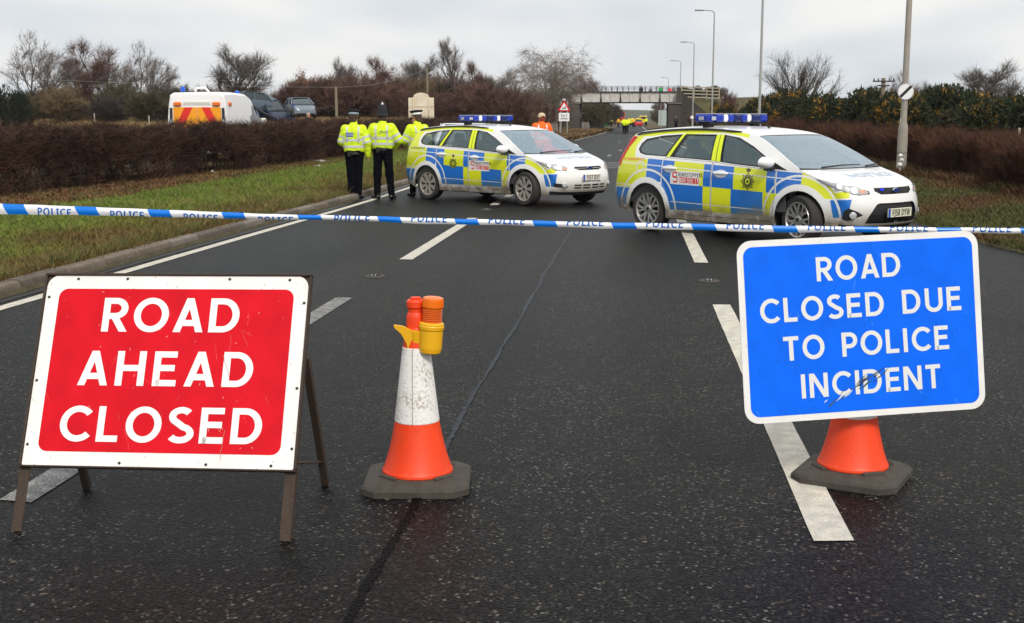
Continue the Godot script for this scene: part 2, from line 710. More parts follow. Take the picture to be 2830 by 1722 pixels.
	var girder := StandardMaterial3D.new()
	girder.albedo_texture = mottled(Color(0.60, 0.60, 0.57), Color(0.48, 0.46, 0.42), Color(0.20, 0.10, 0.05), 256, 0.02, 54, 0.35)
	girder.roughness = 0.75
	tri_planar(girder, 0.35)
	M.girder = girder
	M.dark_steel = mat(0.035, 0.030, 0.028, 0.7)
	M.galvanised = mat(0.36, 0.36, 0.35, 0.55, 0.3)
	M.dark_glass = mat(0.03, 0.045, 0.05, 0.05)
	M.tail_red = mat(0.55, 0.012, 0.02, 0.15)
	M.bar_blue_bright = mat(0.01, 0.10, 0.62, 0.15)
	M.fence_wood = mat(0.34, 0.29, 0.21, 0.9)
	M.wood = mat(0.20, 0.17, 0.12, 0.9)
	M.bark = mat(0.085, 0.068, 0.052, 0.95)
	M.birch_bark = mat(0.30, 0.27, 0.23, 0.9)
	M.tint = tinted(0.95)
	M.black = mat(0.010, 0.010, 0.011, 0.6)
	var wr := noise_bytes(FastNoiseLite.TYPE_SIMPLEX_SMOOTH, 0.02, 256, 91, 3)
	var wi := Image.create_from_data(256, 256, false, Image.FORMAT_L8, wr)
	wi.convert(Image.FORMAT_RGBA8)
	wi.bump_map_to_normal_map(9.0)
	M.wrinkle = ImageTexture.create_from_image(wi)
	M.rubber = mat(0.018, 0.018, 0.018, 0.75)
	M.letter_white = mat(0.80, 0.79, 0.77, 0.4)
	M.letter_grey = mat(0.70, 0.71, 0.70, 0.4)
	M.white = mat(0.80, 0.80, 0.80, 0.45)


# ---------------------------------------------------------------- ground
const LEFT := [[8.0, -5.7], [-10.4, -5.62], [-15.4, -5.56], [-23.0, -5.42], [-31.0, -5.5], [-81.0, -4.84], [-122.0, -3.9], [-168.0, -3.15], [-260.0, -3.1], [-1500.0, -3.1]]
const RIGHT := [[8.0, 12.0], [-8.0, 9.4], [-11.0, 6.4], [-13.5, 4.95], [-16.0, 4.55], [-20.0, 4.35], [-35.0, 4.25], [-60.0, 3.7], [-100.0, 2.8], [-150.0, 2.5], [-260.0, 2.4], [-1500.0, 2.4]]


func edge(tab: Array, z: float) -> float:
	for i in tab.size() - 1:
		if z >= tab[i + 1][0]:
			return lerpf(tab[i][1], tab[i + 1][1], clampf((tab[i][0] - z) / (tab[i][0] - tab[i + 1][0]), 0.0, 1.0))
	return tab[-1][1]


func height(x: float, z: float) -> float:
	var l := edge(LEFT, z)
	var r := edge(RIGHT, z)
	if x < l:
		var d := l - x
		var y := 0.085 + 0.018 * minf(d, 8.0)
		y += smoothstep(-48.0, -110.0, z) * smoothstep(8.0, 14.0, d) * 1.15
		return y + 0.03 * noise.get_noise_2d(x * 14.0, z * 14.0)
	if x > r:
		var d2 := x - r
		var y2 := 0.02 + 0.10 * smoothstep(0.0, 2.0, d2) + 0.10 * smoothstep(1.5, 3.5, d2) + 0.5 * smoothstep(4.0, 9.0, d2)
		return y2 + 0.04 * noise.get_noise_2d(x * 14.0, z * 14.0)
	return -0.06


func ground() -> void:
	noise.seed = 5
	noise.frequency = 0.02
	var zs: Array = []
	var z := 14.0
	while z > -1500.0:
		zs.append(z)
		z -= 0.8 if z > -30.0 else (2.0 if z > -80.0 else (6.0 if z > -200.0 else 60.0))
	zs.append(-1500.0)
	var dl := [700.0, 300.0, 150.0, 90.0, 60.0, 42.0, 30.0, 22.0, 16.0, 12.0, 9.0, 7.5, 6.0, 5.0, 4.0, 3.2, 2.4, 1.7, 1.1, 0.6, 0.25, 0.02]
	var g := G.new()
	var prev: Array = []
	for zz in zs:
		var row: Array = []
		var l := edge(LEFT, zz)
		var r := edge(RIGHT, zz)
		for d in dl:
			row.append(Vector3(l - d, height(l - d, zz), zz))
		row.append(Vector3(l + 0.05, -0.06, zz))
		row.append(Vector3(r - 0.05, -0.06, zz))
		for i in range(dl.size() - 1, -1, -1):
			row.append(Vector3(r + dl[i], height(r + dl[i], zz), zz))
		if prev:
			for i in row.size() - 1:
				var m: Vector3 = (row[i] + prev[i + 1]) * 0.5
				g.col = field_colour(m.x, m.z, l, r)
				g.quad(prev[i], prev[i + 1], row[i + 1], row[i])
		prev = row
	var o := put("ground", g.mesh(60.0), M.soil)
	tag(o, "grassy ground and fields on both sides of the road", "", "", "structure")


func field_colour(x: float, z: float, l: float, r: float) -> Color:
	var n := noise.get_noise_2d(x * 6.0, z * 6.0)
	if x < l:
		var d := l - x
		if d > 7.5 and z < -30.0:
			return Color(2.3, 1.9, 1.15) if n > -0.2 else Color(1.5, 1.5, 0.8)
		if d < 1.0:
			return Color(1.0, 0.85, 0.65)
		return Color(0.9, 1.25, 0.55)
	if x > r:
		return Color(0.85, 0.85, 0.55) if n > 0 else Color(1.1, 0.8, 0.55)
	return Color.WHITE


func road() -> void:
	var g := G.new()
	var zs: Array = []
	var z := 8.0
	while z > -60.0:
		zs.append(z)
		z -= 0.5 if z > -30.0 else 2.0
	for q in [-60.0, -81.0, -100.0, -122.0, -150.0, -168.0, -260.0, -600.0, -1500.0]:
		zs.append(q)
	var cols := 44
	for i in zs.size() - 1:
		for k in cols:
			var a: Array = []
			for zz in [zs[i], zs[i + 1]]:
				for kk in [k, k + 1]:
					a.append(Vector3(lerpf(edge(LEFT, zz), edge(RIGHT, zz) + 0.06, float(kk) / cols), 0.0, zz))
			var at := g.c.size()
			g.quad(a[0], a[1], a[3], a[2])
			for j in range(at, g.c.size()):
				g.c[j] = wear_and_sheen(g.v[j].x, g.v[j].z)
	var o := put("road", g.mesh(0), M.asphalt)
	tag(o, "dark damp asphalt carriageway", "", "", "structure")
	# broad wheel tracks and damp patches as their own slightly smoother sheets would hide the grain; the seam is a real strip of sealant
	var s := G.new()
	var pts := [Vector2(-0.80, -24.5), Vector2(-0.86, -18), Vector2(-0.89, -13), Vector2(-0.88, -9.47), Vector2(-0.90, -7.07), Vector2(-0.89, -6.09), Vector2(-0.90, -5.4), Vector2(-0.87, -4.88), Vector2(-0.88, -4.31), Vector2(-0.84, -3.2)]
	var rg := RandomNumberGenerator.new()
	rg.seed = 3
	var last: Array = []
	for i in pts.size() - 1:
		for k in 14:
			var p: Vector2 = pts[i].lerp(pts[i + 1], k / 14.0)
			var w := 0.006 + 0.013 * rg.randf()
			if p.y > -5.2:
				break
			p.x += 0.004 * sin(p.y * 3.1) + rg.randf_range(-0.005, 0.005)
			var row := [Vector3(p.x - w, 0.004, p.y), Vector3(p.x + w, 0.004, p.y)]
			if last:
				s.quad(last[0], last[1], row[1], row[0])
			last = row
	tag(put("sealed_crack", s.mesh(0), M.seam, o), "sealed seam along the lane, sky reflection put into its bluish colour")
	var dk := G.new()
	last = []
	for k in 60:
		var zz2 := -5.15 + 2.1 * k / 59.0
		var xx := -0.885 + 0.006 * sin(zz2 * 5.0) + rg.randf_range(-0.004, 0.004)
		var w2 := 0.011 + 0.010 * rg.randf()
		var row2 := [Vector3(xx - w2, 0.004, zz2), Vector3(xx + w2, 0.004, zz2)]
		if last:
			dk.quad(row2[0], row2[1], last[1], last[0])
		last = row2
	tag(put("darkened_seam_end", dk.mesh(0), M.darkened_seam, o), "near end of the seam below the cone, its missing sky sheen put into a dark colour")
	# gutter
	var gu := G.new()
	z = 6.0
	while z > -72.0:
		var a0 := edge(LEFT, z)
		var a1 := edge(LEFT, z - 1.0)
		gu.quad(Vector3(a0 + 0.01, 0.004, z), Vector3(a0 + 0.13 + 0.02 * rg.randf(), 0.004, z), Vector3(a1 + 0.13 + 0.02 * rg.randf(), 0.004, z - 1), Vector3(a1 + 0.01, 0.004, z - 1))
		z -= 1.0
	tag(put("gutter", gu.mesh(0), M.dark_strip, o), "dark glossy gutter strip along the kerb")
	# painted lines
	var n := 0
	for k in 5:
		var z0 := -4.6 - 9.2 * k
		put("lane_dash", dash(0.785, z0, z0 - 6.05, 0.15, rg).mesh(0), M.paint, o)
		var z1 := -4.75 - 9.05 * k
		put("lane_dash", dash(-2.56, z1, z1 - 6.0, 0.15, rg).mesh(0), M.paint_worn if k < 1 else M.paint, o)
	for q in [[-53.0, -1.0], [-84.0, -0.9], [-62.0, -0.6], [-100.0, -0.2], [-120.0, -0.2]]:
		put("lane_dash", dash(q[1], q[0], q[0] - 3.0, 0.15, rg).mesh(0), M.paint_worn, o)
	for k in 4:
		var zb := -40.5 - 1.65 * k
		var bar := G.new()
		bar.quad(Vector3(-2.4, 0.004, zb), Vector3(-0.4, 0.004, zb), Vector3(-0.4, 0.004, zb - 0.5), Vector3(-2.4, 0.004, zb - 0.5))
		put("rumble_bar", bar.mesh(0), M.paint_worn, o)
	var el := G.new()
	z = 4.0
	while z > -150.0:
		var x0 := edge(LEFT, z) + 0.30
		var x1 := edge(LEFT, z - 2.0) + 0.30
		if z > -26.0 or z < -90.0:
			el.quad(Vector3(x0 - 0.06 - 0.01 * rg.randf(), 0.004, z), Vector3(x0 + 0.06 + 0.012 * rg.randf(), 0.004, z), Vector3(x1 + 0.06 + 0.012 * rg.randf(), 0.004, z - 2), Vector3(x1 - 0.06 - 0.01 * rg.randf(), 0.004, z - 2))
		elif z > -60.0:
			el.quad(Vector3(x0 - 0.06, 0.004, z), Vector3(x0 + 0.06, 0.004, z), Vector3(x1 + 0.06, 0.004, z - 2), Vector3(x1 - 0.06, 0.004, z - 2))
		z -= 2.0
	put("edge_line", el.mesh(0), M.paint, o)
	var er := G.new()
	z = -48.0
	while z > -300.0:
		var st := 4.0 if z > -60.0 else 10.0
		var r0 := edge(RIGHT, z) - 0.55
		var r1 := edge(RIGHT, z - st) - 0.55
		er.quad(Vector3(r0 - 0.06, 0.004, z), Vector3(r0 + 0.06, 0.004, z), Vector3(r1 + 0.06, 0.004, z - st), Vector3(r1 - 0.06, 0.004, z - st))
		z -= st
	put("edge_line", er.mesh(0), M.paint, o)


# traffic marks and painted sky sheen: polished, oily-dark wheel tracks, paler crowns, blotches of older and newer dressing
func wear_and_sheen(x: float, z: float) -> Color:
	var l := 1.0
	for c in [-4.7, -3.35, -1.6, 0.0, 1.6, 3.1]:
		l -= 0.34 * exp(-pow((x - c + 0.12 * noise.get_noise_2d(0.0, z * 8.0)) / 0.33, 2.0))
	l += 0.55 * noise.get_noise_2d(x * 34.0, z * 9.0) + 0.45 * noise.get_noise_2d(x * 9.0 + 300.0, z * 3.0)
	l -= 0.25 * exp(-pow((x + 0.86) / 0.10, 2.0))
	var warm := clampf(0.5 + 0.9 * noise.get_noise_2d(x * 11.0 - 90.0, z * 6.0) + 0.05 * (z + 8.0), 0.0, 1.0)  # cooler with distance: sky sheen on the road put into the tint
	l = clampf(l, 0.3, 1.9)
	return Color(l * lerpf(0.93, 1.10, warm), l, l * lerpf(1.12, 0.86, warm))


func dash(x: float, z0: float, z1: float, w: float, rg: RandomNumberGenerator) -> G:
	var g := G.new()
	var n := 40
	var last: Array = []
	for i in n + 1:
		var z := lerpf(z0, z1, float(i) / n)
		var row := [Vector3(x - w * 0.5 - rg.randf_range(0, 0.003), 0.004, z), Vector3(x + w * 0.5 + rg.randf_range(0, 0.003), 0.004, z)]
		if i == 0 or i == n:
			row[0].z += rg.randf_range(-0.03, 0.03)
		if last:
			g.quad(last[0], last[1], row[1], row[0])
		last = row
	return g


func kerb() -> void:
	var k := Node3D.new()
	k.name = "kerb"
	add_child(k)
	tag(k, "row of grey concrete kerbstones along the left edge of the road", "", "", "structure")
	var z := 2.0
	var rg := RandomNumberGenerator.new()
	rg.seed = 9
	var one: Array = []
	for i in 4:
		var g := G.new()
		var prof := PackedVector2Array([Vector2(0, -0.08), Vector2(0, 0.075), Vector2(-0.012, 0.105), Vector2(-0.03, 0.115), Vector2(-0.15, 0.118), Vector2(-0.15, -0.08)])
		g.prism(prof, -0.4475 + 0.004 * i, 0.441)
		one.append(g.mesh(25.0))
	while z > -76.0:
		var zc := z - 0.4575
		var dx := edge(LEFT, zc - 0.45) - edge(LEFT, zc + 0.45)
		var o := put("kerbstone", one[rg.randi() % 4], [M.kerb, M.kerb_dark, M.kerb_pale][rg.randi() % 3], k)
		o.position = Vector3(edge(LEFT, zc) + rg.randf_range(-0.006, 0.006), rg.randf_range(-0.006, 0.006), zc)
		o.rotation.y = -atan2(dx, 0.9)
		z -= 0.915


# ---------------------------------------------------------------- railway
func embankments() -> void:
	for side in [-1, 1]:
		var g := G.new()
		var xs := []
		if side < 0:
			xs = [-7.6, -9.5, -12.0, -16.0, -22.0, -30.0, -45.0, -70.0, -120.0, -300.0]
		else:
			xs = [5.7, 7.4, 9.5, 12.0, 16.0, 22.0, 30.0, 45.0, 80.0, 300.0]
		var prev: Array = []
		for i in xs.size():
			var x: float = xs[i]
			var top := 4.2 + 0.12 * sin(i * 2.1)
			var row := [Vector3(x, 0.0, -151.0 + (0.0 if i > 0 else -6.0)), Vector3(x, top * 0.5, -154.5 + (0.0 if i > 0 else -2.5)), Vector3(x, top, -157.5), Vector3(x, top, -168.5), Vector3(x, 0.0, -176.0)]
			if prev:
				for j in 4:
					g.col = Color(1.9, 1.35, 0.85) if (i + j) % 3 else Color(1.2, 1.0, 0.6)
					if side < 0:
						g.quad(row[j], prev[j], prev[j + 1], row[j + 1])
					else:
						g.quad(prev[j], row[j], row[j + 1], prev[j + 1])
			prev = row
		var o := put("embankment", g.mesh(60.0), M.soil)
		tag(o, "brown grassy railway embankment %s the bridge" % ["left of", "right of"][(side + 1) / 2], "", "", "structure")


func bridge() -> void:
	var b := thing("railway_bridge", "pale plate girder railway bridge on dark stone abutments over the road", "bridge", Vector3(0, 0, -157))
	for face in [0.0, -6.0]:
		var x0 := -7.7
		var x1 := 5.75
		var n := 11
		for i in n:
			var a := lerpf(x0, x1, float(i) / n)
			var c := lerpf(x0, x1, float(i + 1) / n)
			var g := G.new()
			g.box(Vector3((a + c) * 0.5, 4.29, face), Vector3(c - a - 0.1, 1.24, 0.03))
			put("web_panel", g.mesh(0), M.girder, b)
			var s := G.new()
			s.box(Vector3(a, 4.29, face + 0.06), Vector3(0.09, 1.24, 0.16))
			if i % 2 == 1:
				s.prism(PackedVector2Array([Vector2(a - 0.16, 3.68), Vector2(a + 0.16, 3.68), Vector2(a + 0.06, 4.3), Vector2(a - 0.06, 4.3)]), face + 0.02, face + 0.12)
			put("stiffener", s.mesh(0), M.girder if i % 2 == 0 else M.dark_steel, b)
		var f := G.new()
		f.box(Vector3((x0 + x1) * 0.5, 3.63, face), Vector3(x1 - x0, 0.09, 0.5))
		put("bottom_flange", f.mesh(0), M.dark_steel, b)
		f = G.new()
		f.box(Vector3((x0 + x1) * 0.5, 4.95, face), Vector3(x1 - x0, 0.09, 0.5))
		put("top_flange", f.mesh(0), M.dark_steel, b)
		var r := G.new()
		for yy in [5.32, 5.62]:
			r.tube([Vector3(x0, yy, face), Vector3(x1, yy, face)], [0.022, 0.022], 4)
		put("handrail", r.mesh(0), M.dark_steel, b)
		for i in 20:
			var p := G.new()
			p.tube([Vector3(lerpf(x0, x1, i / 19.0), 4.99, face), Vector3(lerpf(x0, x1, i / 19.0), 5.64, face)], [0.035, 0.035], 4)
			put("railing_post", p.mesh(0), M.dark_steel, b)
	var d := G.new()
	d.box(Vector3(-0.97, 3.95, -3.0), Vector3(13.4, 0.3, 5.6))
	put("deck", d.mesh(0), M.dark_steel, b)
	for q in [[-8.4, -6.7, -1], [4.35, 5.9, 1]]:
		var a := G.new()
		a.box(Vector3((q[0] + q[1]) * 0.5, 1.6, -3.0), Vector3(q[1] - q[0], 3.9, 8.0))
		put("abutment", a.mesh(0), M.stone, b)
		var sh := G.new()
		sh.box(Vector3((q[0] + q[1]) * 0.5, 3.52, -3.0), Vector3(q[1] - q[0] + 0.25, 0.13, 8.3))
		put("bearing_shelf", sh.mesh(0), M.kerb, b)
		# the wing wall falls away from the bridge towards the viewer
		var x: float = q[0] if q[2] < 0 else q[1]
		var wx: float = x + q[2] * 4.2
		var w := G.new()
		var t0 := [Vector3(x, -0.3, 1.0), Vector3(wx, -0.3, 4.2), Vector3(wx, 1.3, 4.2), Vector3(x, 4.95, 1.0)]
		var t1: Array = []
		for v in t0:
			t1.append(v + Vector3(0, 0, -0.6))
		if q[2] > 0:
			w.quad(t0[0], t0[1], t0[2], t0[3])
			w.quad(t1[1], t1[0], t1[3], t1[2])
			w.quad(t0[3], t0[2], t1[2], t1[3])
		else:
			w.quad(t0[1], t0[0], t0[3], t0[2])
			w.quad(t1[0], t1[1], t1[2], t1[3])
			w.quad(t0[2], t0[3], t1[3], t1[2])
		put("wing_wall", w.mesh(0), M.stone, b)
		var pier := G.new()
		pier.box(Vector3(x - q[2] * 0.2, 4.2, 0.75), Vector3(0.7, 1.5, 0.7))
		put("parapet_end", pier.mesh(0), M.stone, b)


func hills() -> void:
	for q in [[-1380.0, 9.0, 3.0, Color(0.8, 1.1, 0.8), 1.3], [-1180.0, 5.0, 2.5, Color(0.7, 0.9, 0.7), 4.0]]:
		var g := G.new()
		g.col = q[3]
		var last: Array = []
		for i in 61:
			var x := -900.0 + i * 30.0
			var top: float = q[1] + q[2] * sin(x * 0.006 + q[4]) * 0.6 + q[2] * 0.4 * sin(x * 0.021 + q[4] * 2.0)
			var row := [Vector3(x, -2, q[0] + 90.0), Vector3(x, top * 0.7, q[0] + 30), Vector3(x, top, q[0]), Vector3(x, top * 0.8, q[0] - 60.0)]
			if last:
				for j in 3:
					g.quad(last[j], row[j], row[j + 1], last[j + 1])
			last = row
		tag(put("hill", g.mesh(60.0), M.soil), "low hazy hills at the far end of the road", "", "", "structure")



# ---------------------------------------------------------------- plants
func twig_clump(sd: int, n: int, length: float, width: float, up: float) -> ArrayMesh:
	var rg := RandomNumberGenerator.new()
	rg.seed = sd
	var g := G.new()
	for i in n:
		var d := Vector3(rg.randfn(), rg.randfn() * 0.6 + up, rg.randfn()).normalized()
		var p := Vector3(rg.randf_range(-1, 1), rg.randf_range(-1, 1), rg.randf_range(-1, 1)) * length * 0.35
		var l := length * rg.randf_range(0.5, 1.1)
		var side := d.cross(Vector3(rg.randfn(), rg.randfn(), rg.randfn())).normalized() * width * 0.5
		var s := rg.randf_range(0.6, 1.25)
		g.col = Color(s, s * rg.randf_range(0.92, 1.05), s * rg.randf_range(0.85, 1.05))
		g.tri(p - side, p + side, p + d * l)
		# a side shoot
		var d2 := (d + Vector3(rg.randfn(), rg.randfn() + up, rg.randfn()) * 0.5).normalized()
		var m := p + d * l * 0.45
		g.tri(m - side * 0.7, m + side * 0.7, m + d2 * l * 0.5)
	return g.mesh(0)


func path_at(path: Array, t: float) -> Vector2:  # t in metres along x, z points
	for i in path.size() - 1:
		var d: float = path[i].distance_to(path[i + 1])
		if t <= d or i == path.size() - 2:
			return path[i].lerp(path[i + 1], t / d)
		t -= d
	return path[-1]


func hedge(called: String, label: String, path: Array, top: float, thick: float, per_m: int, colour: Color, dark: Color, sd: int, up: float, fade_from: float, bare := 0.45) -> void:
	var rg := RandomNumberGenerator.new()
	rg.seed = sd
	var total := 0.0
	for i in path.size() - 1:
		total += path[i].distance_to(path[i + 1])
	var h := thing(called, label, "hedge")
	var stems := G.new()
	var xf: Array = []
	var cols: Array = []
	var s := 0.0
	while s < total:
		var p := path_at(path, s)
		var far := maxf(0.0, -p.y - fade_from)
		var dens := per_m / (1.0 + far / 18.0)
		var n := int(dens * 0.5)
		var lump := 1.0 + 0.05 * sin(s * 0.9 + sd) + 0.04 * sin(s * 2.3)
		var tp := top * lump
		var holes := 0.5 + 0.5 * sin(s * 1.7 + sin(s * 0.63) * 2.0)
		for k in n:
			var f := rg.randf()
			# mostly in the clipped upper part, fewer below
			var y: float = tp * (1.0 - bare * pow(f, 1.4)) if rg.randf() < 0.68 else tp * rg.randf_range(0.05 + 0.22 * holes * holes, 1.0)
			var half := thick * 0.5 * (0.82 + 0.18 * sin(y * 3.0 + s))
			var across := rg.randf_range(-half, half) if rg.randf() < 0.45 else (half if rg.randf() < 0.8 else -half) * rg.randf_range(0.75, 1.0)
			var q := path_at(path, s + rg.randf() * 0.5)
			var x := q.x + across * signf(path[0].x) * -1.0
			var gy := height(x, q.y)
			var sc := rg.randf_range(0.7, 1.25) * (1.0 + far / 50.0)
			var b := Basis(Vector3.UP, rg.randf() * TAU) * Basis(Vector3.RIGHT, rg.randf_range(-0.4, 0.4))
			xf.append(Transform3D(b.scaled(Vector3.ONE * sc), Vector3(x, gy + y - 0.06, q.y)))
			cols.append(colour.lerp(dark, clampf(rg.randf() * 0.9, 0, 1)))
		for k in 2:
			var q2 := path_at(path, s + rg.randf() * 0.5)
			var x2 := q2.x + rg.randf_range(-0.3, 0.3) * thick
			var y0 := height(x2, q2.y) - 0.05
			stems.col = Color(dark.r * 1.3, dark.g * 1.3, dark.b * 1.3)
			var lean := Vector3(rg.randf_range(-0.15, 0.15), 0, rg.randf_range(-0.18, 0.18))
			stems.tube([Vector3(x2, y0, q2.y), Vector3(x2, y0 + tp * 0.4, q2.y) + lean, Vector3(x2, y0 + tp * 0.85, q2.y) + lean * 2.2], [0.022, 0.016, 0.008], 4, false)
		s += 0.5
	var st := put("stems", stems.mesh(0), M.tint, h)
	st.set_meta("kind", "stuff")
	many("twigs", twig_clump(sd, 26, 0.34, 0.011, up), M.tint, xf, cols, h)


func hedges() -> void:
	hedge("clipped_hedge", "long clipped bare brown hedge with dark gappy base on the left verge", [Vector2(-11.9, -13), Vector2(-11.55, -20), Vector2(-10.75, -36), Vector2(-10.9, -48), Vector2(-9.8, -75)], 1.13, 1.25, 190, Color(0.092, 0.040, 0.024), Color(0.010, 0.006, 0.004), 61, 0.45, 20.0)
	hedge("overgrown_hedge", "unclipped reddish brown hedge of upright twigs behind the near lamp column", [Vector2(8.1, -12), Vector2(8.0, -23), Vector2(8.3, -35), Vector2(8.6, -62), Vector2(8.6, -100)], 0.80, 1.5, 190, Color(0.125, 0.048, 0.020), Color(0.012, 0.006, 0.004), 62, 1.5, 20.0, 0.7)


# a bare tree: limbs as tapered tubes, twigs as slivers
var _limbs: G
var _twigs: G


func branch(rg: RandomNumberGenerator, p: Vector3, d: Vector3, length: float, rad: float, level: int, cfg: Dictionary) -> void:
	var n := 4
	var pts: Array = [p]
	var radii: Array = [rad]
	var dirs: Array = [d]
	var q := p
	for i in n:
		d = (d + Vector3(rg.randfn(), rg.randfn(), rg.randfn()) * cfg.wobble + Vector3.UP * (cfg.rise if level < cfg.levels - 1 else cfg.tip) + cfg.wind).normalized()
		q += d * length / n
		pts.append(q)
		radii.append(maxf(rad * (1.0 - 0.72 * (i + 1.0) / n), 0.006))
		dirs.append(d)
	if rad > 0.02:
		_limbs.tube(pts, radii, 6 if level < 2 else 4, false)
	else:
		for i in n:
			var side: Vector3 = (pts[i + 1] - pts[i]).cross(Vector3(rg.randfn(), rg.randfn(), rg.randfn())).normalized() * maxf(radii[i], 0.009)
			_twigs.quad(pts[i] - side, pts[i] + side, pts[i + 1] + side * 0.75, pts[i + 1] - side * 0.75)
	if level >= cfg.levels:
		for i in cfg.twigs:
			var f := rg.randf_range(0.15, 1.0) * n
			var k := mini(int(f), n - 1)
			var o: Vector3 = pts[k].lerp(pts[k + 1], f - k)
			var td: Vector3 = (dirs[k] + Vector3(rg.randfn(), rg.randfn(), rg.randfn()) * 0.55 + Vector3.UP * cfg.tip * 2.0 + cfg.wind * 2.0).normalized()
			var tl: float = cfg.twig_len * rg.randf_range(0.5, 1.2)
			var w = td.cross(Vector3(rg.randfn(), rg.randfn(), rg.randfn())).normalized() * cfg.twig_w
			var s := rg.randf_range(0.75, 1.2)
			_twigs.col = cfg.colour * s
			if cfg.leaf > 0.0:
				for z in 3:
					var lp := o + td * tl * rg.randf() + Vector3(rg.randfn(), rg.randfn(), rg.randfn()) * 0.08
					var la = Vector3(rg.randfn(), rg.randfn(), rg.randfn()).normalized() * cfg.leaf
					var lb = la.cross(Vector3(rg.randfn(), rg.randfn(), rg.randfn())).normalized() * cfg.leaf
					_twigs.tri(lp - la, lp + lb, lp + la)
			else:
				_twigs.tri(o - w, o + w, o + td * tl)
				var m := o + td * tl * 0.5
				var td2 := (td + Vector3(rg.randfn(), rg.randfn(), rg.randfn()) * 0.5).normalized()
				_twigs.tri(m - w * 0.7, m + w * 0.7, m + td2 * tl * 0.55)
		return
	var kids: int = cfg.kids[level]
	for i in kids:
		var f: float = lerpf(cfg.start[level], 1.0, (i + rg.randf()) / kids) * n
		var k := mini(int(f), n - 1)
		var o: Vector3 = pts[k].lerp(pts[k + 1], f - k)
		var az := rg.randf() * TAU if level > 0 else TAU * (i * 0.382 + rg.randf() * 0.15)
		var ax = dirs[k].cross(Vector3.UP if absf(dirs[k].y) < 0.95 else Vector3.RIGHT).normalized()
		ax = ax.rotated(dirs[k], az)
		var nd: Vector3 = dirs[k].rotated(ax, deg_to_rad(cfg.angle[level] * rg.randf_range(0.7, 1.3)))
		branch(rg, o, nd, length * cfg.ratio[level] * rg.randf_range(0.75, 1.15) * (1.15 - 0.4 * f / n), radii[k] * 0.62, level + 1, cfg)


func make_tree(called: String, category: String, sd: int, cfg: Dictionary, stems: int, trunk: float, rad: float, bark: Material, group: String) -> Node3D:
	var rg := RandomNumberGenerator.new()
	rg.seed = sd
	_limbs = G.new()
	_twigs = G.new()
	_twigs.col = cfg.colour
	for i in stems:
		var a := TAU * i / stems
		var lean: float = 0.0 if stems == 1 else cfg.spread
		var base = Vector3(cos(a), 0, sin(a)) * (0.0 if stems == 1 else cfg.spread * 1.5) * rg.randf_range(0.3, 1.0)
		branch(rg, base + Vector3(0, -0.1, 0), (Vector3.UP + Vector3(cos(a), 0, sin(a)) * lean * rg.randf_range(0.4, 1.2)).normalized(), trunk * rg.randf_range(0.85, 1.1), rad, 0, cfg)
	var t := thing(called, "", category, Vector3.ZERO, 0.0, group)
	put("trunk", _limbs.mesh(40.0), bark, t)
	var cr := put("crown", _twigs.mesh(0), M.tint, t)
	# normalise to a height of one metre so that copies are scaled to their own height
	var hi := 0.1
	for q in _twigs.v:
		hi = maxf(hi, q.y)
	t.set_meta("h", hi)
	return t


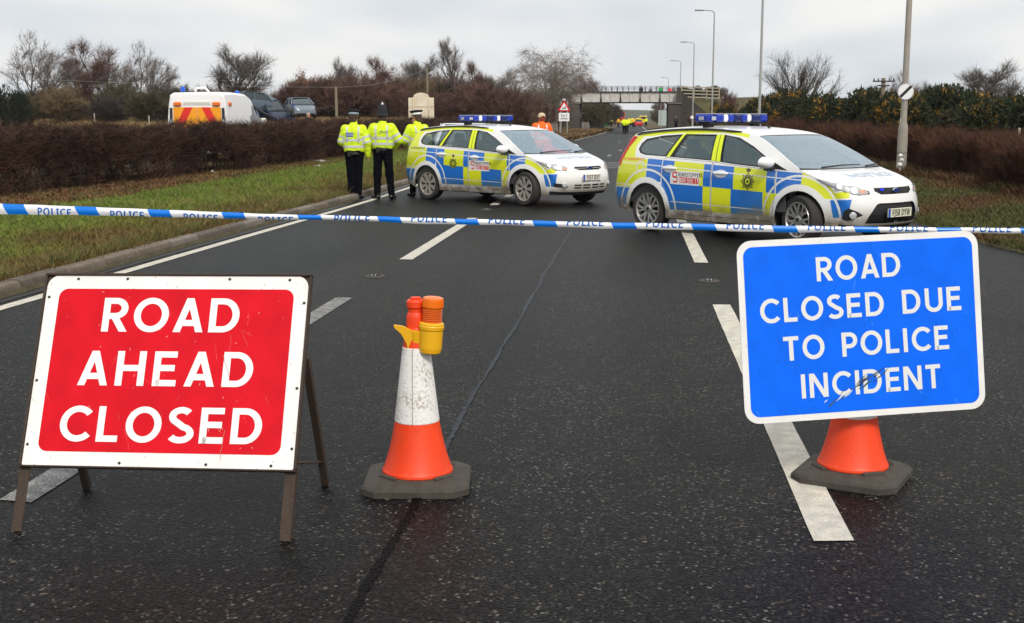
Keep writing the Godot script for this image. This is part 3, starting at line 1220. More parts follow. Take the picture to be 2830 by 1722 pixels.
func trees() -> void:
	var Z := Vector3.ZERO
	var grey := Color(0.10, 0.082, 0.068)
	var red := Color(0.12, 0.062, 0.048)
	var ash := {"levels": 3, "kids": [9, 7, 6], "start": [0.28, 0.2, 0.15], "angle": [42, 40, 40], "ratio": [0.62, 0.55, 0.5], "rise": 0.07, "tip": 0.10, "wobble": 0.10, "wind": Z, "twigs": 15, "twig_len": 0.8, "twig_w": 0.0085, "colour": grey, "leaf": 0.0, "spread": 0.2}
	var windy := ash.duplicate()
	windy.merge({"wind": Vector3(0.06, 0, 0.01), "kids": [8, 7, 5], "colour": Color(0.13, 0.10, 0.085), "twigs": 10}, true)
	var alder := ash.duplicate()
	alder.merge({"colour": red, "twigs": 17, "angle": [50, 45, 45], "ratio": [0.55, 0.55, 0.5]}, true)
	var birch := ash.duplicate()
	birch.merge({"tip": -0.16, "rise": 0.05, "kids": [11, 7, 6], "twigs": 9, "twig_len": 1.0, "angle": [38, 42, 40], "colour": Color(0.19, 0.155, 0.13), "wobble": 0.12}, true)
	var fan := ash.duplicate()
	fan.merge({"kids": [14, 6, 4], "start": [0.0, 0.15, 0.15], "angle": [36, 20, 22], "ratio": [1.15, 0.55, 0.5], "rise": 0.03, "wobble": 0.035, "twigs": 9, "colour": Color(0.075, 0.062, 0.056), "twig_w": 0.006}, true)
	var poplar := ash.duplicate()
	poplar.merge({"kids": [16, 5, 4], "start": [0.15, 0.2, 0.2], "angle": [24, 24, 30], "ratio": [0.36, 0.5, 0.5], "colour": Color(0.12, 0.085, 0.07)}, true)
	var oak := ash.duplicate()
	oak.merge({"leaf": 0.085, "colour": Color(0.20, 0.10, 0.045), "kids": [8, 6, 5], "twigs": 7, "angle": [58, 48, 45]}, true)
	var thorn := ash.duplicate()
	thorn.merge({"levels": 2, "kids": [8, 6], "start": [0.05, 0.1], "angle": [38, 42], "ratio": [0.6, 0.55], "twigs": 22, "colour": red, "spread": 0.42, "wobble": 0.16, "twig_len": 0.7, "twig_w": 0.014}, true)
	var brush := thorn.duplicate()
	brush.merge({"colour": Color(0.085, 0.066, 0.034)}, true)
	var P := {}
	P.ash = make_tree("ash_tree", "tree", 101, ash, 1, 4.6, 0.20, M.bark, "bare trees behind the hedge")
	P.windy = make_tree("windswept_tree", "tree", 102, windy, 2, 4.8, 0.15, M.bark, "bare trees behind the hedge")
	P.alder = make_tree("alder_tree", "tree", 103, alder, 1, 4.6, 0.19, M.bark, "bare trees behind the hedge")
	P.birch = make_tree("birch_tree", "tree", 104, birch, 2, 4.9, 0.16, M.birch_bark, "bare trees behind the hedge")
	P.fan = make_tree("fan_tree", "tree", 105, fan, 1, 2.6, 0.20, M.bark, "")
	P.poplar = make_tree("poplar_tree", "tree", 106, poplar, 1, 7.5, 0.16, M.bark, "bare trees behind the hedge")
	P.oak = make_tree("oak_tree", "tree", 107, oak, 1, 4.0, 0.20, M.bark, "")
	P.thorn = make_tree("thorn_bush", "bush", 108, thorn, 9, 2.4, 0.06, M.bark, "")
	var first := {}
	# kind, x, z, height, width factor, label
	var list := [
		["windy", -44.8, -90, 7.4, 1.0, "tall wispy bare tree at the far left of the skyline"],
		["alder", -44.0, -96, 7.2, 1.1, "reddish bare tree next to the tall wispy one at far left"],
		["windy", -43.2, -100, 6.6, 0.75, "thin grey bare tree between the reddish tree and the slanting one"],
		["windy", -38.4, -95, 6.8, 0.85, "bare tree with slanting windblown limbs left of the white van"],
		["ash", -33.0, -100, 6.8, 1.15, "broad round bare tree directly above the white van"],
		["oak", -26.6, -100, 4.7, 1.0, "low tree with orange brown leaves above the blue transporter"],
		["ash", -26.9, -111, 6.2, 0.7, "slender pale bare tree just right of the orange brown one"],
		["alder", -24.9, -120, 6.8, 1.15, "reddish bare tree above the leftmost officer"],
		["birch", -22.2, -121, 6.5, 0.5, "small fluffy bare tree above the helmeted officer"],
		["ash", -19.0, -115, 6.8, 0.9, "grey bare tree above the cream sign back"],
		["poplar", -18.4, -130, 9.0, 0.95, "tall pointed bare tree rising above all its neighbours"],
		["alder", -16.2, -126, 6.8, 1.0, "bare tree at the right foot of the pointed tree"],
		["ash", -12.9, -125, 6.9, 1.15, "round bare tree between the pointed tree and the birch"],
		["birch", -7.95, -121, 9.4, 1.2, "tall drooping birch left of the railway bridge"],
		["fan", 11.7, -90, 6.2, 1.1, "fan shaped bare tree alone above the gorse on the right"],
		["ash", 19.6, -70, 4.4, 1.3, "pale spreading bare tree at the far right above the gorse"],
		["windy", 15.7, -76, 3.9, 1.0, "small bare tree behind the pole with the round sign"],
		["ash", 17.0, -72, 3.2, 1.2, "low bare tree between the round sign and the far right tree"],
		["thorn", 11.2, -150, 5.1, 0.5, "tiny bare bush on the embankment skyline right of the bridge"],
	]
	var grey_proto := thorn.duplicate()
	grey_proto.merge({"colour": Color(1, 1, 1)}, true)
	var field: Array = []
	var mid: Array = []
	var beyond: Array = []
	var bank: Array = []
	for i in 26:
		var z := -84.0 - (i % 4) * 6.0
		var u := 10.0 + i * 28.0
		if u > 520.0 and u < 790.0:
			z -= 20.0
		field.append([(u - 1523.0) * -z / 2960.0, z, 3.0 + 0.7 * sin(i * 2.3) + 0.3 * sin(i * 5.1), [1, 3, 1, 0, 2, 1, 4][i % 7]])
	for i in 34:
		var z := -98.0 - (i % 4) * 8.0
		var u := 720.0 + i * 18.5
		if u > 1275.0:
			z = -126.0 - (i % 3) * 6.0
		mid.append([(u - 1523.0) * -z / 2960.0, z, 3.9 + 0.9 * sin(i * 1.9) + 0.4 * sin(i * 4.3), [0, 4, 0, 3, 0, 2][i % 6]])
	for i in 12:
		beyond.append([-5.6 - 0.25 * (i % 3), -176.0 - i * 14.0, 4.4 + 0.8 * sin(i * 1.7), [1, 3][i % 2]])
		beyond.append([7.8 + 0.7 * (i % 3), -230.0 - i * 20.0, 3.4 + 0.8 * sin(i * 1.3), [1, 0][i % 2]])
	for i in 26:
		bank.append([7.2 + 0.85 * i, -147.5 + 4.0 * sin(i * 2.0), 1.6 + 0.8 * sin(i * 1.3), [0, 2, 1][i % 3]])
	scrub("field_scrub", "brown and olive thickets massed in the dry field behind the left hedge", 108, grey_proto, field)
	scrub("roadside_scrub", "dense reddish brown thickets massed left of the railway bridge", 109, grey_proto, mid)
	scrub("lane_scrub", "dark bare thickets lining the road under and beyond the bridge", 111, grey_proto, beyond)
	scrub("bank_scrub", "low brown scrub on the embankment slope right of the bridge", 112, grey_proto, bank)
	for i in 5:
		list.append(["ash" if i % 2 else "alder", -8.5 - (i % 2) * 1.5, -195.0 - i * 45.0, 9.0 + 1.5 * sin(i * 1.3), 0.9, "%s bare tree left of the road beyond the bridge" % ["nearest", "second nearest", "third nearest", "second farthest", "farthest"][i]])
		list.append(["alder" if i % 2 else "ash", 8.2 + (i % 3) * 1.2, -225.0 - i * 50.0, 7.5 + 1.5 * sin(i * 2.1), 0.9, "%s hazy bare tree right of the road beyond the bridge" % ["nearest", "second nearest", "third nearest", "second farthest", "farthest"][i]])
	var rg := RandomNumberGenerator.new()
	rg.seed = 77
	var seen := {}
	for e in list:
		var proto: Node3D = P[e[0]]
		var o: Node3D = proto
		if first.has(e[0]):
			o = dup(proto, Vector3.ZERO, 0.0, "")
		first[e[0]] = true
		var s: float = e[3] / float(proto.get_meta("h"))
		var gy := height(e[1], e[2])
		if absf(e[2] + 146.5) < 4.0 and e[1] > 7.5:
			gy = 0.6
		o.position = Vector3(e[1], gy, e[2])
		o.rotation.y = rg.randf() * TAU if e[0] != "windy" else rg.randf_range(-0.3, 0.3)
		o.scale = Vector3(s * e[4], s, s * e[4])
		var lab: String = e[5]
		o.set_meta("label", lab)
		o.remove_meta("h") if o != proto else null


# thickets nobody could count: copies of one many-stemmed shrub, each with its own tint
func scrub(called: String, label: String, sd: int, cfg: Dictionary, spots: Array) -> void:
	var rg := RandomNumberGenerator.new()
	rg.seed = sd
	_limbs = G.new()
	_twigs = G.new()
	for i in 9:
		var a := TAU * i / 9.0
		branch(rg, Vector3(cos(a), 0, sin(a)) * 0.63 * rg.randf_range(0.3, 1.0), (Vector3.UP + Vector3(cos(a), 0, sin(a)) * 0.42 * rg.randf_range(0.4, 1.2)).normalized(), 2.4 * rg.randf_range(0.85, 1.1), 0.06, 0, cfg)
	var hi := 0.1
	for q in _twigs.v:
		hi = maxf(hi, q.y)
	var tints := [Color(0.115, 0.060, 0.045), Color(0.075, 0.062, 0.030), Color(0.150, 0.105, 0.055), Color(0.045, 0.036, 0.030), Color(0.150, 0.075, 0.038)]
	var xf: Array = []
	var cols: Array = []
	var dark: Array = []
	for e in spots:
		var k: float = e[2] / hi
		var gy := 0.6 if called == "bank_scrub" else height(e[0], e[1])
		xf.append(Transform3D(Basis(Vector3.UP, rg.randf() * TAU).scaled(Vector3(k * 1.15, k, k * 1.15)), Vector3(e[0], gy, e[1])))
		cols.append(tints[e[3]] * rg.randf_range(0.8, 1.2))
		dark.append(Color(0.06, 0.05, 0.04))
	var o := Node3D.new()
	o.name = called
	add_child(o)
	tag(o, label, "", "", "stuff")
	many("stems", _limbs.mesh(0), M.tint, xf, dark, o)
	many("twigs", _twigs.mesh(0), M.tint, xf, cols, o)


func bush_mesh(sd: int, n: int, leaf: float, cols: Array, patch: float) -> ArrayMesh:
	var rg := RandomNumberGenerator.new()
	rg.seed = sd
	var nz := FastNoiseLite.new()
	nz.seed = sd
	nz.frequency = 0.9
	var lobes: Array = []
	for i in 9:
		lobes.append([Vector3(rg.randf_range(-0.75, 0.75), rg.randf_range(0.25, 0.72), rg.randf_range(-0.75, 0.75)), rg.randf_range(0.28, 0.45)])
	var g := G.new()
	for i in n:
		var lb: Array = lobes[rg.randi() % lobes.size()]
		var d := Vector3(rg.randfn(), rg.randfn(), rg.randfn()).normalized()
		var p: Vector3 = lb[0] + d * lb[1] * pow(rg.randf(), 0.35)
		if p.y < 0.0:
			p.y = rg.randf() * 0.25
		var q := nz.get_noise_3d(p.x * 2.2, p.y * 2.2, p.z * 2.2) + rg.randfn() * 0.12
		var c: Color = cols[0] if q < patch else cols[1]
		c = c * rg.randf_range(0.6, 1.35)
		g.col = c
		for k in 3:
			var sd2 := (d + Vector3(rg.randfn(), rg.randfn() + 0.5, rg.randfn()) * 0.8).normalized()
			var w := sd2.cross(Vector3(rg.randfn(), rg.randfn(), rg.randfn())).normalized() * leaf * 0.22
			g.tri(p - w, p + w, p + sd2 * leaf * rg.randf_range(0.6, 1.4))
	return g.mesh(0)


func make_bush(called: String, sd: int, n: int, leaf: float, cols: Array, patch: float, group: String) -> Node3D:
	var t := thing(called, "", "bush", Vector3.ZERO, 0.0, group)
	put("foliage", bush_mesh(sd, n, leaf, cols, patch), M.tint, t)
	var g := G.new()
	for i in 5:
		var a := i * 1.3
		g.tube([Vector3(0.1 * cos(a), -0.05, 0.1 * sin(a)), Vector3(0.3 * cos(a), 0.35, 0.3 * sin(a)), Vector3(0.5 * cos(a), 0.6, 0.5 * sin(a))], [0.03, 0.022, 0.01], 4, false)
	put("stem", g.mesh(0), M.bark, t)
	return t


func gorse() -> void:
	var green := Color(0.022, 0.030, 0.010)
	var ochre := Color(0.27, 0.150, 0.020)
	var olive := Color(0.12, 0.10, 0.028)
	var dun := Color(0.05, 0.036, 0.022)
	var P := [
		make_bush("gorse_bush", 201, 5200, 0.085, [green, ochre], 0.30, "gorse along the bank on the right"),
		make_bush("gorse_bush", 202, 5200, 0.085, [green, ochre], 0.08, "gorse along the bank on the right"),
		make_bush("gorse_bush", 203, 5200, 0.085, [green, dun], 0.25, "gorse along the bank on the right"),
		make_bush("broom_bush", 204, 4600, 0.075, [olive, Color(0.17, 0.12, 0.04)], 0.1, ""),
		make_bush("yew_bush", 205, 5200, 0.075, [Color(0.012, 0.018, 0.010), Color(0.018, 0.022, 0.012)], 0.1, ""),
	]
	# kind, pixel column, top height, distance, width, label
	var L := [
		[0, 9.6, -86, 3.7, 2.6, "tall dark gorse with ochre blossom at the left end of the right bank"],
		[1, 9.3, -76, 2.8, 2.2, "ochre flecked gorse below the fan shaped tree"],
		[2, 10.2, -69, 3.1, 2.6, "dull brown green bush right of the fan shaped tree"],
		[2, 10.4, -62, 3.2, 2.4, "dark bush with the highest top left of the telegraph pole"],
		[0, 10.3, -56, 3.05, 2.4, "dark gorse two bushes left of the telegraph pole"],
		[0, 10.4, -51, 2.8, 2.2, "dark gorse just left of the telegraph pole"],
		[1, 10.5, -46.5, 2.7, 2.0, "ochre flecked gorse right behind the telegraph pole"],
		[0, 10.7, -43, 2.75, 2.2, "dark gorse directly behind the round sign"],
		[2, 11.0, -40, 2.5, 2.2, "dark bush just right of the round sign"],
		[0, 11.3, -37.5, 2.5, 2.2, "dark gorse with few flowers right of centre of the right bank"],
		[2, 11.6, -35.5, 2.4, 2.2, "dark bush below the far right tree"],
		[0, 11.6, -33, 2.45, 2.2, "dark gorse at the right edge of the view"],
		[0, 12.6, -31, 2.4, 2.4, "dark gorse cut by the right edge of the view"],
		[1, 9.3, -92, 2.5, 2.0, "low ochre gorse behind the light bar of the nearer car"],
		[1, 9.4, -70, 2.2, 1.8, "low ochre gorse above the bonnet of the nearer car"],
		[3, 9.9, -56.5, 2.05, 1.9, "yellowish olive broom mound in front of the dark gorse"],
		[0, 9.9, -49, 1.9, 1.7, "low dark gorse left of the foot of the telegraph pole"],
		[1, 10.2, -44, 1.8, 1.6, "low ochre gorse right of the foot of the telegraph pole"],
		[2, 10.5, -40.5, 1.8, 1.6, "low dark bush right of the lamp column collar"],
		[1, 8.6, -118, 3.3, 1.6, "small round ochre gorse on the embankment foot beside a lamp column"],
		[0, 14.0, -60, 3.2, 3.0, "gorse mass behind the front bushes, middle of the bank"],
		[2, 14.5, -50, 3.0, 3.0, "brown green mass behind the front bushes, right of the pole"],
		[0, 15.0, -42, 2.75, 3.0, "gorse mass behind the front bushes towards the right edge"],
		[2, 7.6, -163.0, 6.0, 1.9, "dark bush on the embankment top behind the timber fence, next to the bridge", 4.3],
		[0, 10.2, -164.0, 5.9, 1.9, "dark bush on the embankment top behind the timber fence's right end", 4.2],
		[4, -31.3, -60, 3.3, 1.25, "black green evergreen block at the left edge above the hedge"],
		[4, -33.0, -60, 3.2, 1.5, "black green evergreen cut by the left edge of the view"],
	]
	var rg := RandomNumberGenerator.new()
	rg.seed = 8
	var first := {}
	for e in L:
		var o: Node3D = P[e[0]]
		if first.has(e[0]):
			o = dup(P[e[0]], Vector3.ZERO, 0.0, "")
		first[e[0]] = true
		var gy := float(e[6]) if e.size() > 6 else height(e[1], e[2])
		o.position = Vector3(e[1], gy - 0.05, e[2])
		o.rotation.y = rg.randf() * TAU
		var hh: float = (e[3] - gy) / 1.08
		o.scale = Vector3(e[4] * 0.85, hh, e[4] * 0.85)
		o.set_meta("label", e[5])


func tuft(sd: int, n: int, h: float, w: float, spread: float) -> ArrayMesh:
	var rg := RandomNumberGenerator.new()
	rg.seed = sd
	var g := G.new()
	for i in n:
		var a := rg.randf() * TAU
		var p := Vector3(cos(a), 0, sin(a)) * rg.randf() * spread
		var d := Vector3(cos(a), 0, sin(a)) * rg.randf_range(0.1, 0.9) + Vector3(rg.randfn(), 0, rg.randfn()) * 0.25
		var side := Vector3(-sin(a), 0, cos(a)).rotated(Vector3.UP, rg.randfn()) * w * 0.5
		var hh := h * rg.randf_range(0.5, 1.2)
		var m := p + Vector3(0, hh * 0.6, 0) + d * hh * 0.35
		var s := rg.randf_range(0.65, 1.3)
		g.col = Color(s, s, s * 0.9)
		g.quad(p - side, p + side, m + side * 0.7, m - side * 0.7)
		g.tri(m - side * 0.7, m + side * 0.7, p + Vector3(0, hh * 0.95, 0) + d * hh)
	return g.mesh(0)


func grass() -> void:
	var rg := RandomNumberGenerator.new()
	rg.seed = 14
	var xf: Array = []
	var cols: Array = []
	var t1 := tuft(301, 16, 0.085, 0.006, 0.07)
	for i in 46000:
		var z := -7.0 - 58.0 * pow(rg.randf(), 1.7)
		var l := edge(LEFT, z) - 0.16
		var d := rg.randf() * 5.6
		var x := l - d
		var n := noise.get_noise_2d(x * 22.0, z * 14.0)
		var n2 := noise.get_noise_2d(x * 70.0 + 40, z * 50.0)
		var brown := clampf(1.55 - d * 0.75 + n * 1.2, 0.0, 1.0)
		var under := clampf((d - 3.7) * 0.9 + n2 * 0.8, 0.0, 1.0)
		var c := Color(0.130, 0.200, 0.020).lerp(Color(0.22, 0.215, 0.045), clampf(n2 * 1.5 + 0.2, 0, 1))
		c = c.lerp(Color(0.140, 0.072, 0.024), maxf(brown, under) * rg.randf_range(0.7, 1.0))
		c *= rg.randf_range(0.7, 1.25)
		var s := rg.randf_range(0.6, 1.3) * (1.15 if d < 0.5 else 1.0)
		xf.append(Transform3D(Basis(Vector3.UP, rg.randf() * TAU).scaled(Vector3(s * 1.3, s, s * 1.3) * (1.0 + maxf(0, -z - 25.0) / 40.0)), Vector3(x, height(x, z) - 0.005, z)))
		cols.append(c)
	tag(many("verge_grass", t1, M.tint, xf, cols), "short green and brown grass on the left verge", "", "", "stuff")
	xf = []
	cols = []
	for i in 2600:
		var z := -8.0 - 50.0 * pow(rg.randf(), 1.5)
		var l := edge(LEFT, z) - 0.17
		var d := 5.4 * rg.randf() if i % 3 else 0.05 + 0.12 * rg.randf()
		var s := rg.randf_range(0.7, 1.5)
		xf.append(Transform3D(Basis(Vector3.UP, rg.randf() * TAU).scaled(Vector3(1.1, 1.0, 1.1) * s), Vector3(l - d, height(l - d, z) - 0.01, z)))
		cols.append(Color(0.20, 0.15, 0.06).lerp(Color(0.10, 0.14, 0.03), rg.randf()) * rg.randf_range(0.6, 1.3))
	tag(many("verge_tufts", tuft(305, 14, 0.15, 0.006, 0.05), M.tint, xf, cols), "longer straw and green tufts on the left verge", "", "", "stuff")
	xf = []
	cols = []
	for i in 26000:
		var z := -9.0 - 50.0 * pow(rg.randf(), 1.8)
		var r := edge(RIGHT, z) + 0.02
		var d := rg.randf() * 3.6
		var x := r + d
		var n := noise.get_noise_2d(x * 22.0, z * 14.0)
		var c := Color(0.085, 0.095, 0.022).lerp(Color(0.13, 0.065, 0.026), clampf(0.45 + n * 1.6 + (0.5 if d > 2.6 else 0.0), 0, 1))
		c *= rg.randf_range(0.55, 1.25)
		var s := rg.randf_range(0.6, 1.4) * (1.9 if d > 2.6 else 1.0)
		xf.append(Transform3D(Basis(Vector3.UP, rg.randf() * TAU).scaled(Vector3(1.3, 1, 1.3) * s), Vector3(x, height(x, z) - 0.005, z)))
		cols.append(c)
	tag(many("verge_grass", t1, M.tint, xf, cols), "rough olive and brown grass on the right verge", "", "", "stuff")
	# fallen leaves and dead stalks under the left hedge
	xf = []
	cols = []
	for i in 9000:
		var z := -12.0 - 50.0 * pow(rg.randf(), 1.5)
		var x := edge(LEFT, z) - rg.randf_range(4.0, 6.6)
		xf.append(Transform3D(Basis(Vector3.UP, rg.randf() * TAU).scaled(Vector3.ONE * rg.randf_range(0.8, 2.0)), Vector3(x, height(x, z), z)))
		cols.append(Color(0.16, 0.075, 0.035) * rg.randf_range(0.4, 1.4))
	tag(many("leaf_litter", tuft(302, 12, 0.06, 0.02, 0.12), M.tint, xf, cols), "brown dead leaves and stalks under the left hedge", "", "", "stuff")
	# dry field grass behind the hedge
	xf = []
	cols = []
	for i in 26000:
		var z := -44.0 - 60.0 * rg.randf()
		var x := -12.0 - rg.randf() * (-z * 0.45)
		var s := rg.randf_range(0.7, 1.3)
		xf.append(Transform3D(Basis(Vector3.UP, rg.randf() * TAU).scaled(Vector3(2.2, 1.0, 2.2) * s), Vector3(x, height(x, z) - 0.02, z)))
		cols.append(Color(0.36, 0.25, 0.11) * rg.randf_range(0.6, 1.2))
	tag(many("dry_grass", tuft(303, 14, 0.45, 0.02, 0.16), M.tint, xf, cols), "tall straw coloured grass in the field behind the hedge", "", "", "stuff")
	# verge grass on the far left roadside and on the embankment foot
	xf = []
	cols = []
	for i in 14000:
		var z := -60.0 - 110.0 * rg.randf()
		var side := rg.randf() < 0.6
		var x: float = edge(LEFT, z) - 0.1 - rg.randf() * 4.0 if side else edge(RIGHT, z) + 0.1 + rg.randf() * 5.0
		var s := rg.randf_range(0.7, 1.5)
		xf.append(Transform3D(Basis(Vector3.UP, rg.randf() * TAU).scaled(Vector3(2.4, 0.8, 2.4) * s), Vector3(x, height(x, z) - 0.02, z)))
		cols.append((Color(0.20, 0.125, 0.055) if side else Color(0.10, 0.075, 0.035)) * rg.randf_range(0.6, 1.2))
	tag(many("roadside_grass", tuft(304, 12, 0.3, 0.03, 0.2), M.tint, xf, cols), "brown rough grass beside the road towards the bridge", "", "", "stuff")



# ---------------------------------------------------------------- the estate cars
# local axes: x forwards from midway between the axles, y up, z to the car's right
const CEN := [[2.10, 0.20], [2.17, 0.33], [2.19, 0.48], [2.165, 0.61], [2.11, 0.74], [1.98, 0.82], [1.70, 0.90], [1.42, 0.945], [1.36, 0.955], [0.98, 1.17], [0.55, 1.385], [0.0, 1.475], [-0.7, 1.495], [-1.4, 1.465], [-1.92, 1.40], [-2.0, 1.22], [-2.08, 1.02], [-2.13, 0.78], [-2.17, 0.55], [-2.12, 0.28]]
const EDG := [[1.80, 0.22], [1.86, 0.36], [1.86, 0.50], [1.80, 0.63], [1.68, 0.76], [1.52, 0.85], [1.40, 0.905], [1.33, 0.945], [1.28, 0.972], [0.88, 1.19], [0.47, 1.365], [-0.05, 1.42], [-0.7, 1.435], [-1.35, 1.40], [-1.72, 1.34], [-1.82, 1.17], [-1.89, 0.99], [-1.94, 0.74], [-1.96, 0.55], [-1.86, 0.30]]


func along(tab: Array, u: float) -> Vector2:
	var n := tab.size()
	var i := clampi(int(floor(u)), 0, n - 2)
	var f := clampf(u - i, 0.0, 1.0)
	var p: Array = []
	for k in [maxi(i - 1, 0), i, i + 1, mini(i + 2, n - 1)]:
		p.append(Vector2(tab[k][0], tab[k][1]))
	return p[1].cubic_interpolate(p[2], p[0], p[3], f)


func car_half(x: float, y: float) -> float:
	var p := 0.915
	if x > 1.0:
		p -= 0.17 * pow((x - 1.0) / 0.95, 2.2)
	if x < -1.3:
		p -= 0.085 * pow((-1.3 - x) / 0.8, 2.0)
	var f := 0.0
	if y < 0.55:
		f = -0.05 * pow((0.55 - y) / 0.35, 2.0)
	elif y < 0.95:
		f = -0.02 * pow((y - 0.55) / 0.4, 2.0)
	else:
		var t := (y - 0.95) / 0.47
		f = -0.02 - 0.09 * t - 0.14 * pow(t, 1.6)
	# a soft crease along the doors and flared arches
	f += 0.008 * exp(-pow((y - 0.80) / 0.05, 2.0))
	for ax in [-1.32, 1.32]:
		var d := Vector2(x - ax, y - 0.32).length()
		f += 0.016 * exp(-pow((d - 0.39) / 0.05, 2.0))
	return p + f


func car_top(u: float, s: float, out: float) -> Vector3:
	var a := absf(s)
	var c := along(CEN, u)
	var e := along(EDG, u)
	var ze := car_half(e.x, e.y)
	var ph := a * PI * 0.5
	var z := ze * pow(sin(ph), 0.94)
	var g := 1.0 - pow(cos(ph), 0.86)
	var p := c.lerp(e, g)
	# pushed out along the outward direction of the profile
	var t := (along(CEN, u + 0.05) - along(CEN, u - 0.05)).normalized()
	var n := Vector2(t.y, -t.x)
	if n.dot(Vector2(c.x, c.y - 0.6)) < 0.0:
		n = -n
	var k := cos(ph)
	return Vector3(p.x + n.x * out * k, p.y + n.y * out * k, signf(s) * (z + out * sin(ph)))


func poly(a: Array) -> PackedVector2Array:
	var o := PackedVector2Array()
	for q in a:
		o.append(Vector2(q[0], q[1]) if q is Array else q)
	return o


func car_outline() -> PackedVector2Array:
	var o := PackedVector2Array()
	for i in 77:
		o.append(along(EDG, i * 0.25))
	for ax in [-1.32, 1.32]:
		for k in 21:
			var a := PI + 0.32 - (PI + 0.64) * k / 20.0
			o.append(Vector2(ax + 0.362 * cos(a), 0.325 + 0.362 * sin(a)))
		if ax < 0:
			o.append(Vector2(-0.92, 0.205))
			o.append(Vector2(0.92, 0.205))
	return o


const DLO := [[1.14, 0.935], [0.75, 0.962], [0.3, 0.99], [-0.16, 1.03], [-1.0, 1.065], [-1.42, 1.08], [-1.53, 1.105], [-1.59, 1.16], [-1.57, 1.24], [-1.50, 1.305], [-1.2, 1.355], [-0.8, 1.38], [-0.1, 1.38], [0.2, 1.34], [0.49, 1.23], [0.75, 1.10]]
const PANE_Q := [[-1.03, 1.078], [-1.41, 1.095], [-1.515, 1.12], [-1.565, 1.165], [-1.545, 1.23], [-1.485, 1.288], [-1.2, 1.337], [-0.88, 1.362]]
const PANE_R := [[-0.185, 1.045], [-0.86, 1.072], [-0.745, 1.368], [-0.245, 1.368]]
const PANE_F := [[0.90, 0.972], [0.3, 1.004], [0.02, 1.028], [-0.065, 1.368], [0.0, 1.365], [0.19, 1.325], [0.48, 1.215], [0.74, 1.085]]
const STRIPS := [[[-0.16, 1.03], [-0.085, 1.028], [-0.155, 1.38], [-0.22, 1.38]], [[-0.072, 1.027], [0.0, 1.02], [-0.085, 1.38], [-0.145, 1.38]], [[-0.995, 1.066], [-0.93, 1.062], [-0.785, 1.38], [-0.835, 1.38]]]
const DOOR_F := [[-0.118, 0.27], [0.90, 0.27], [0.945, 0.45], [0.955, 0.70], [0.955, 0.938], [0.3, 0.98], [-0.118, 1.015]]
const DOOR_R := [[-0.128, 0.27], [-0.128, 1.016], [-0.95, 1.052], [-1.035, 1.045], [-1.035, 0.76], [-0.97, 0.66], [-0.91, 0.55], [-0.87, 0.42], [-0.85, 0.27]]


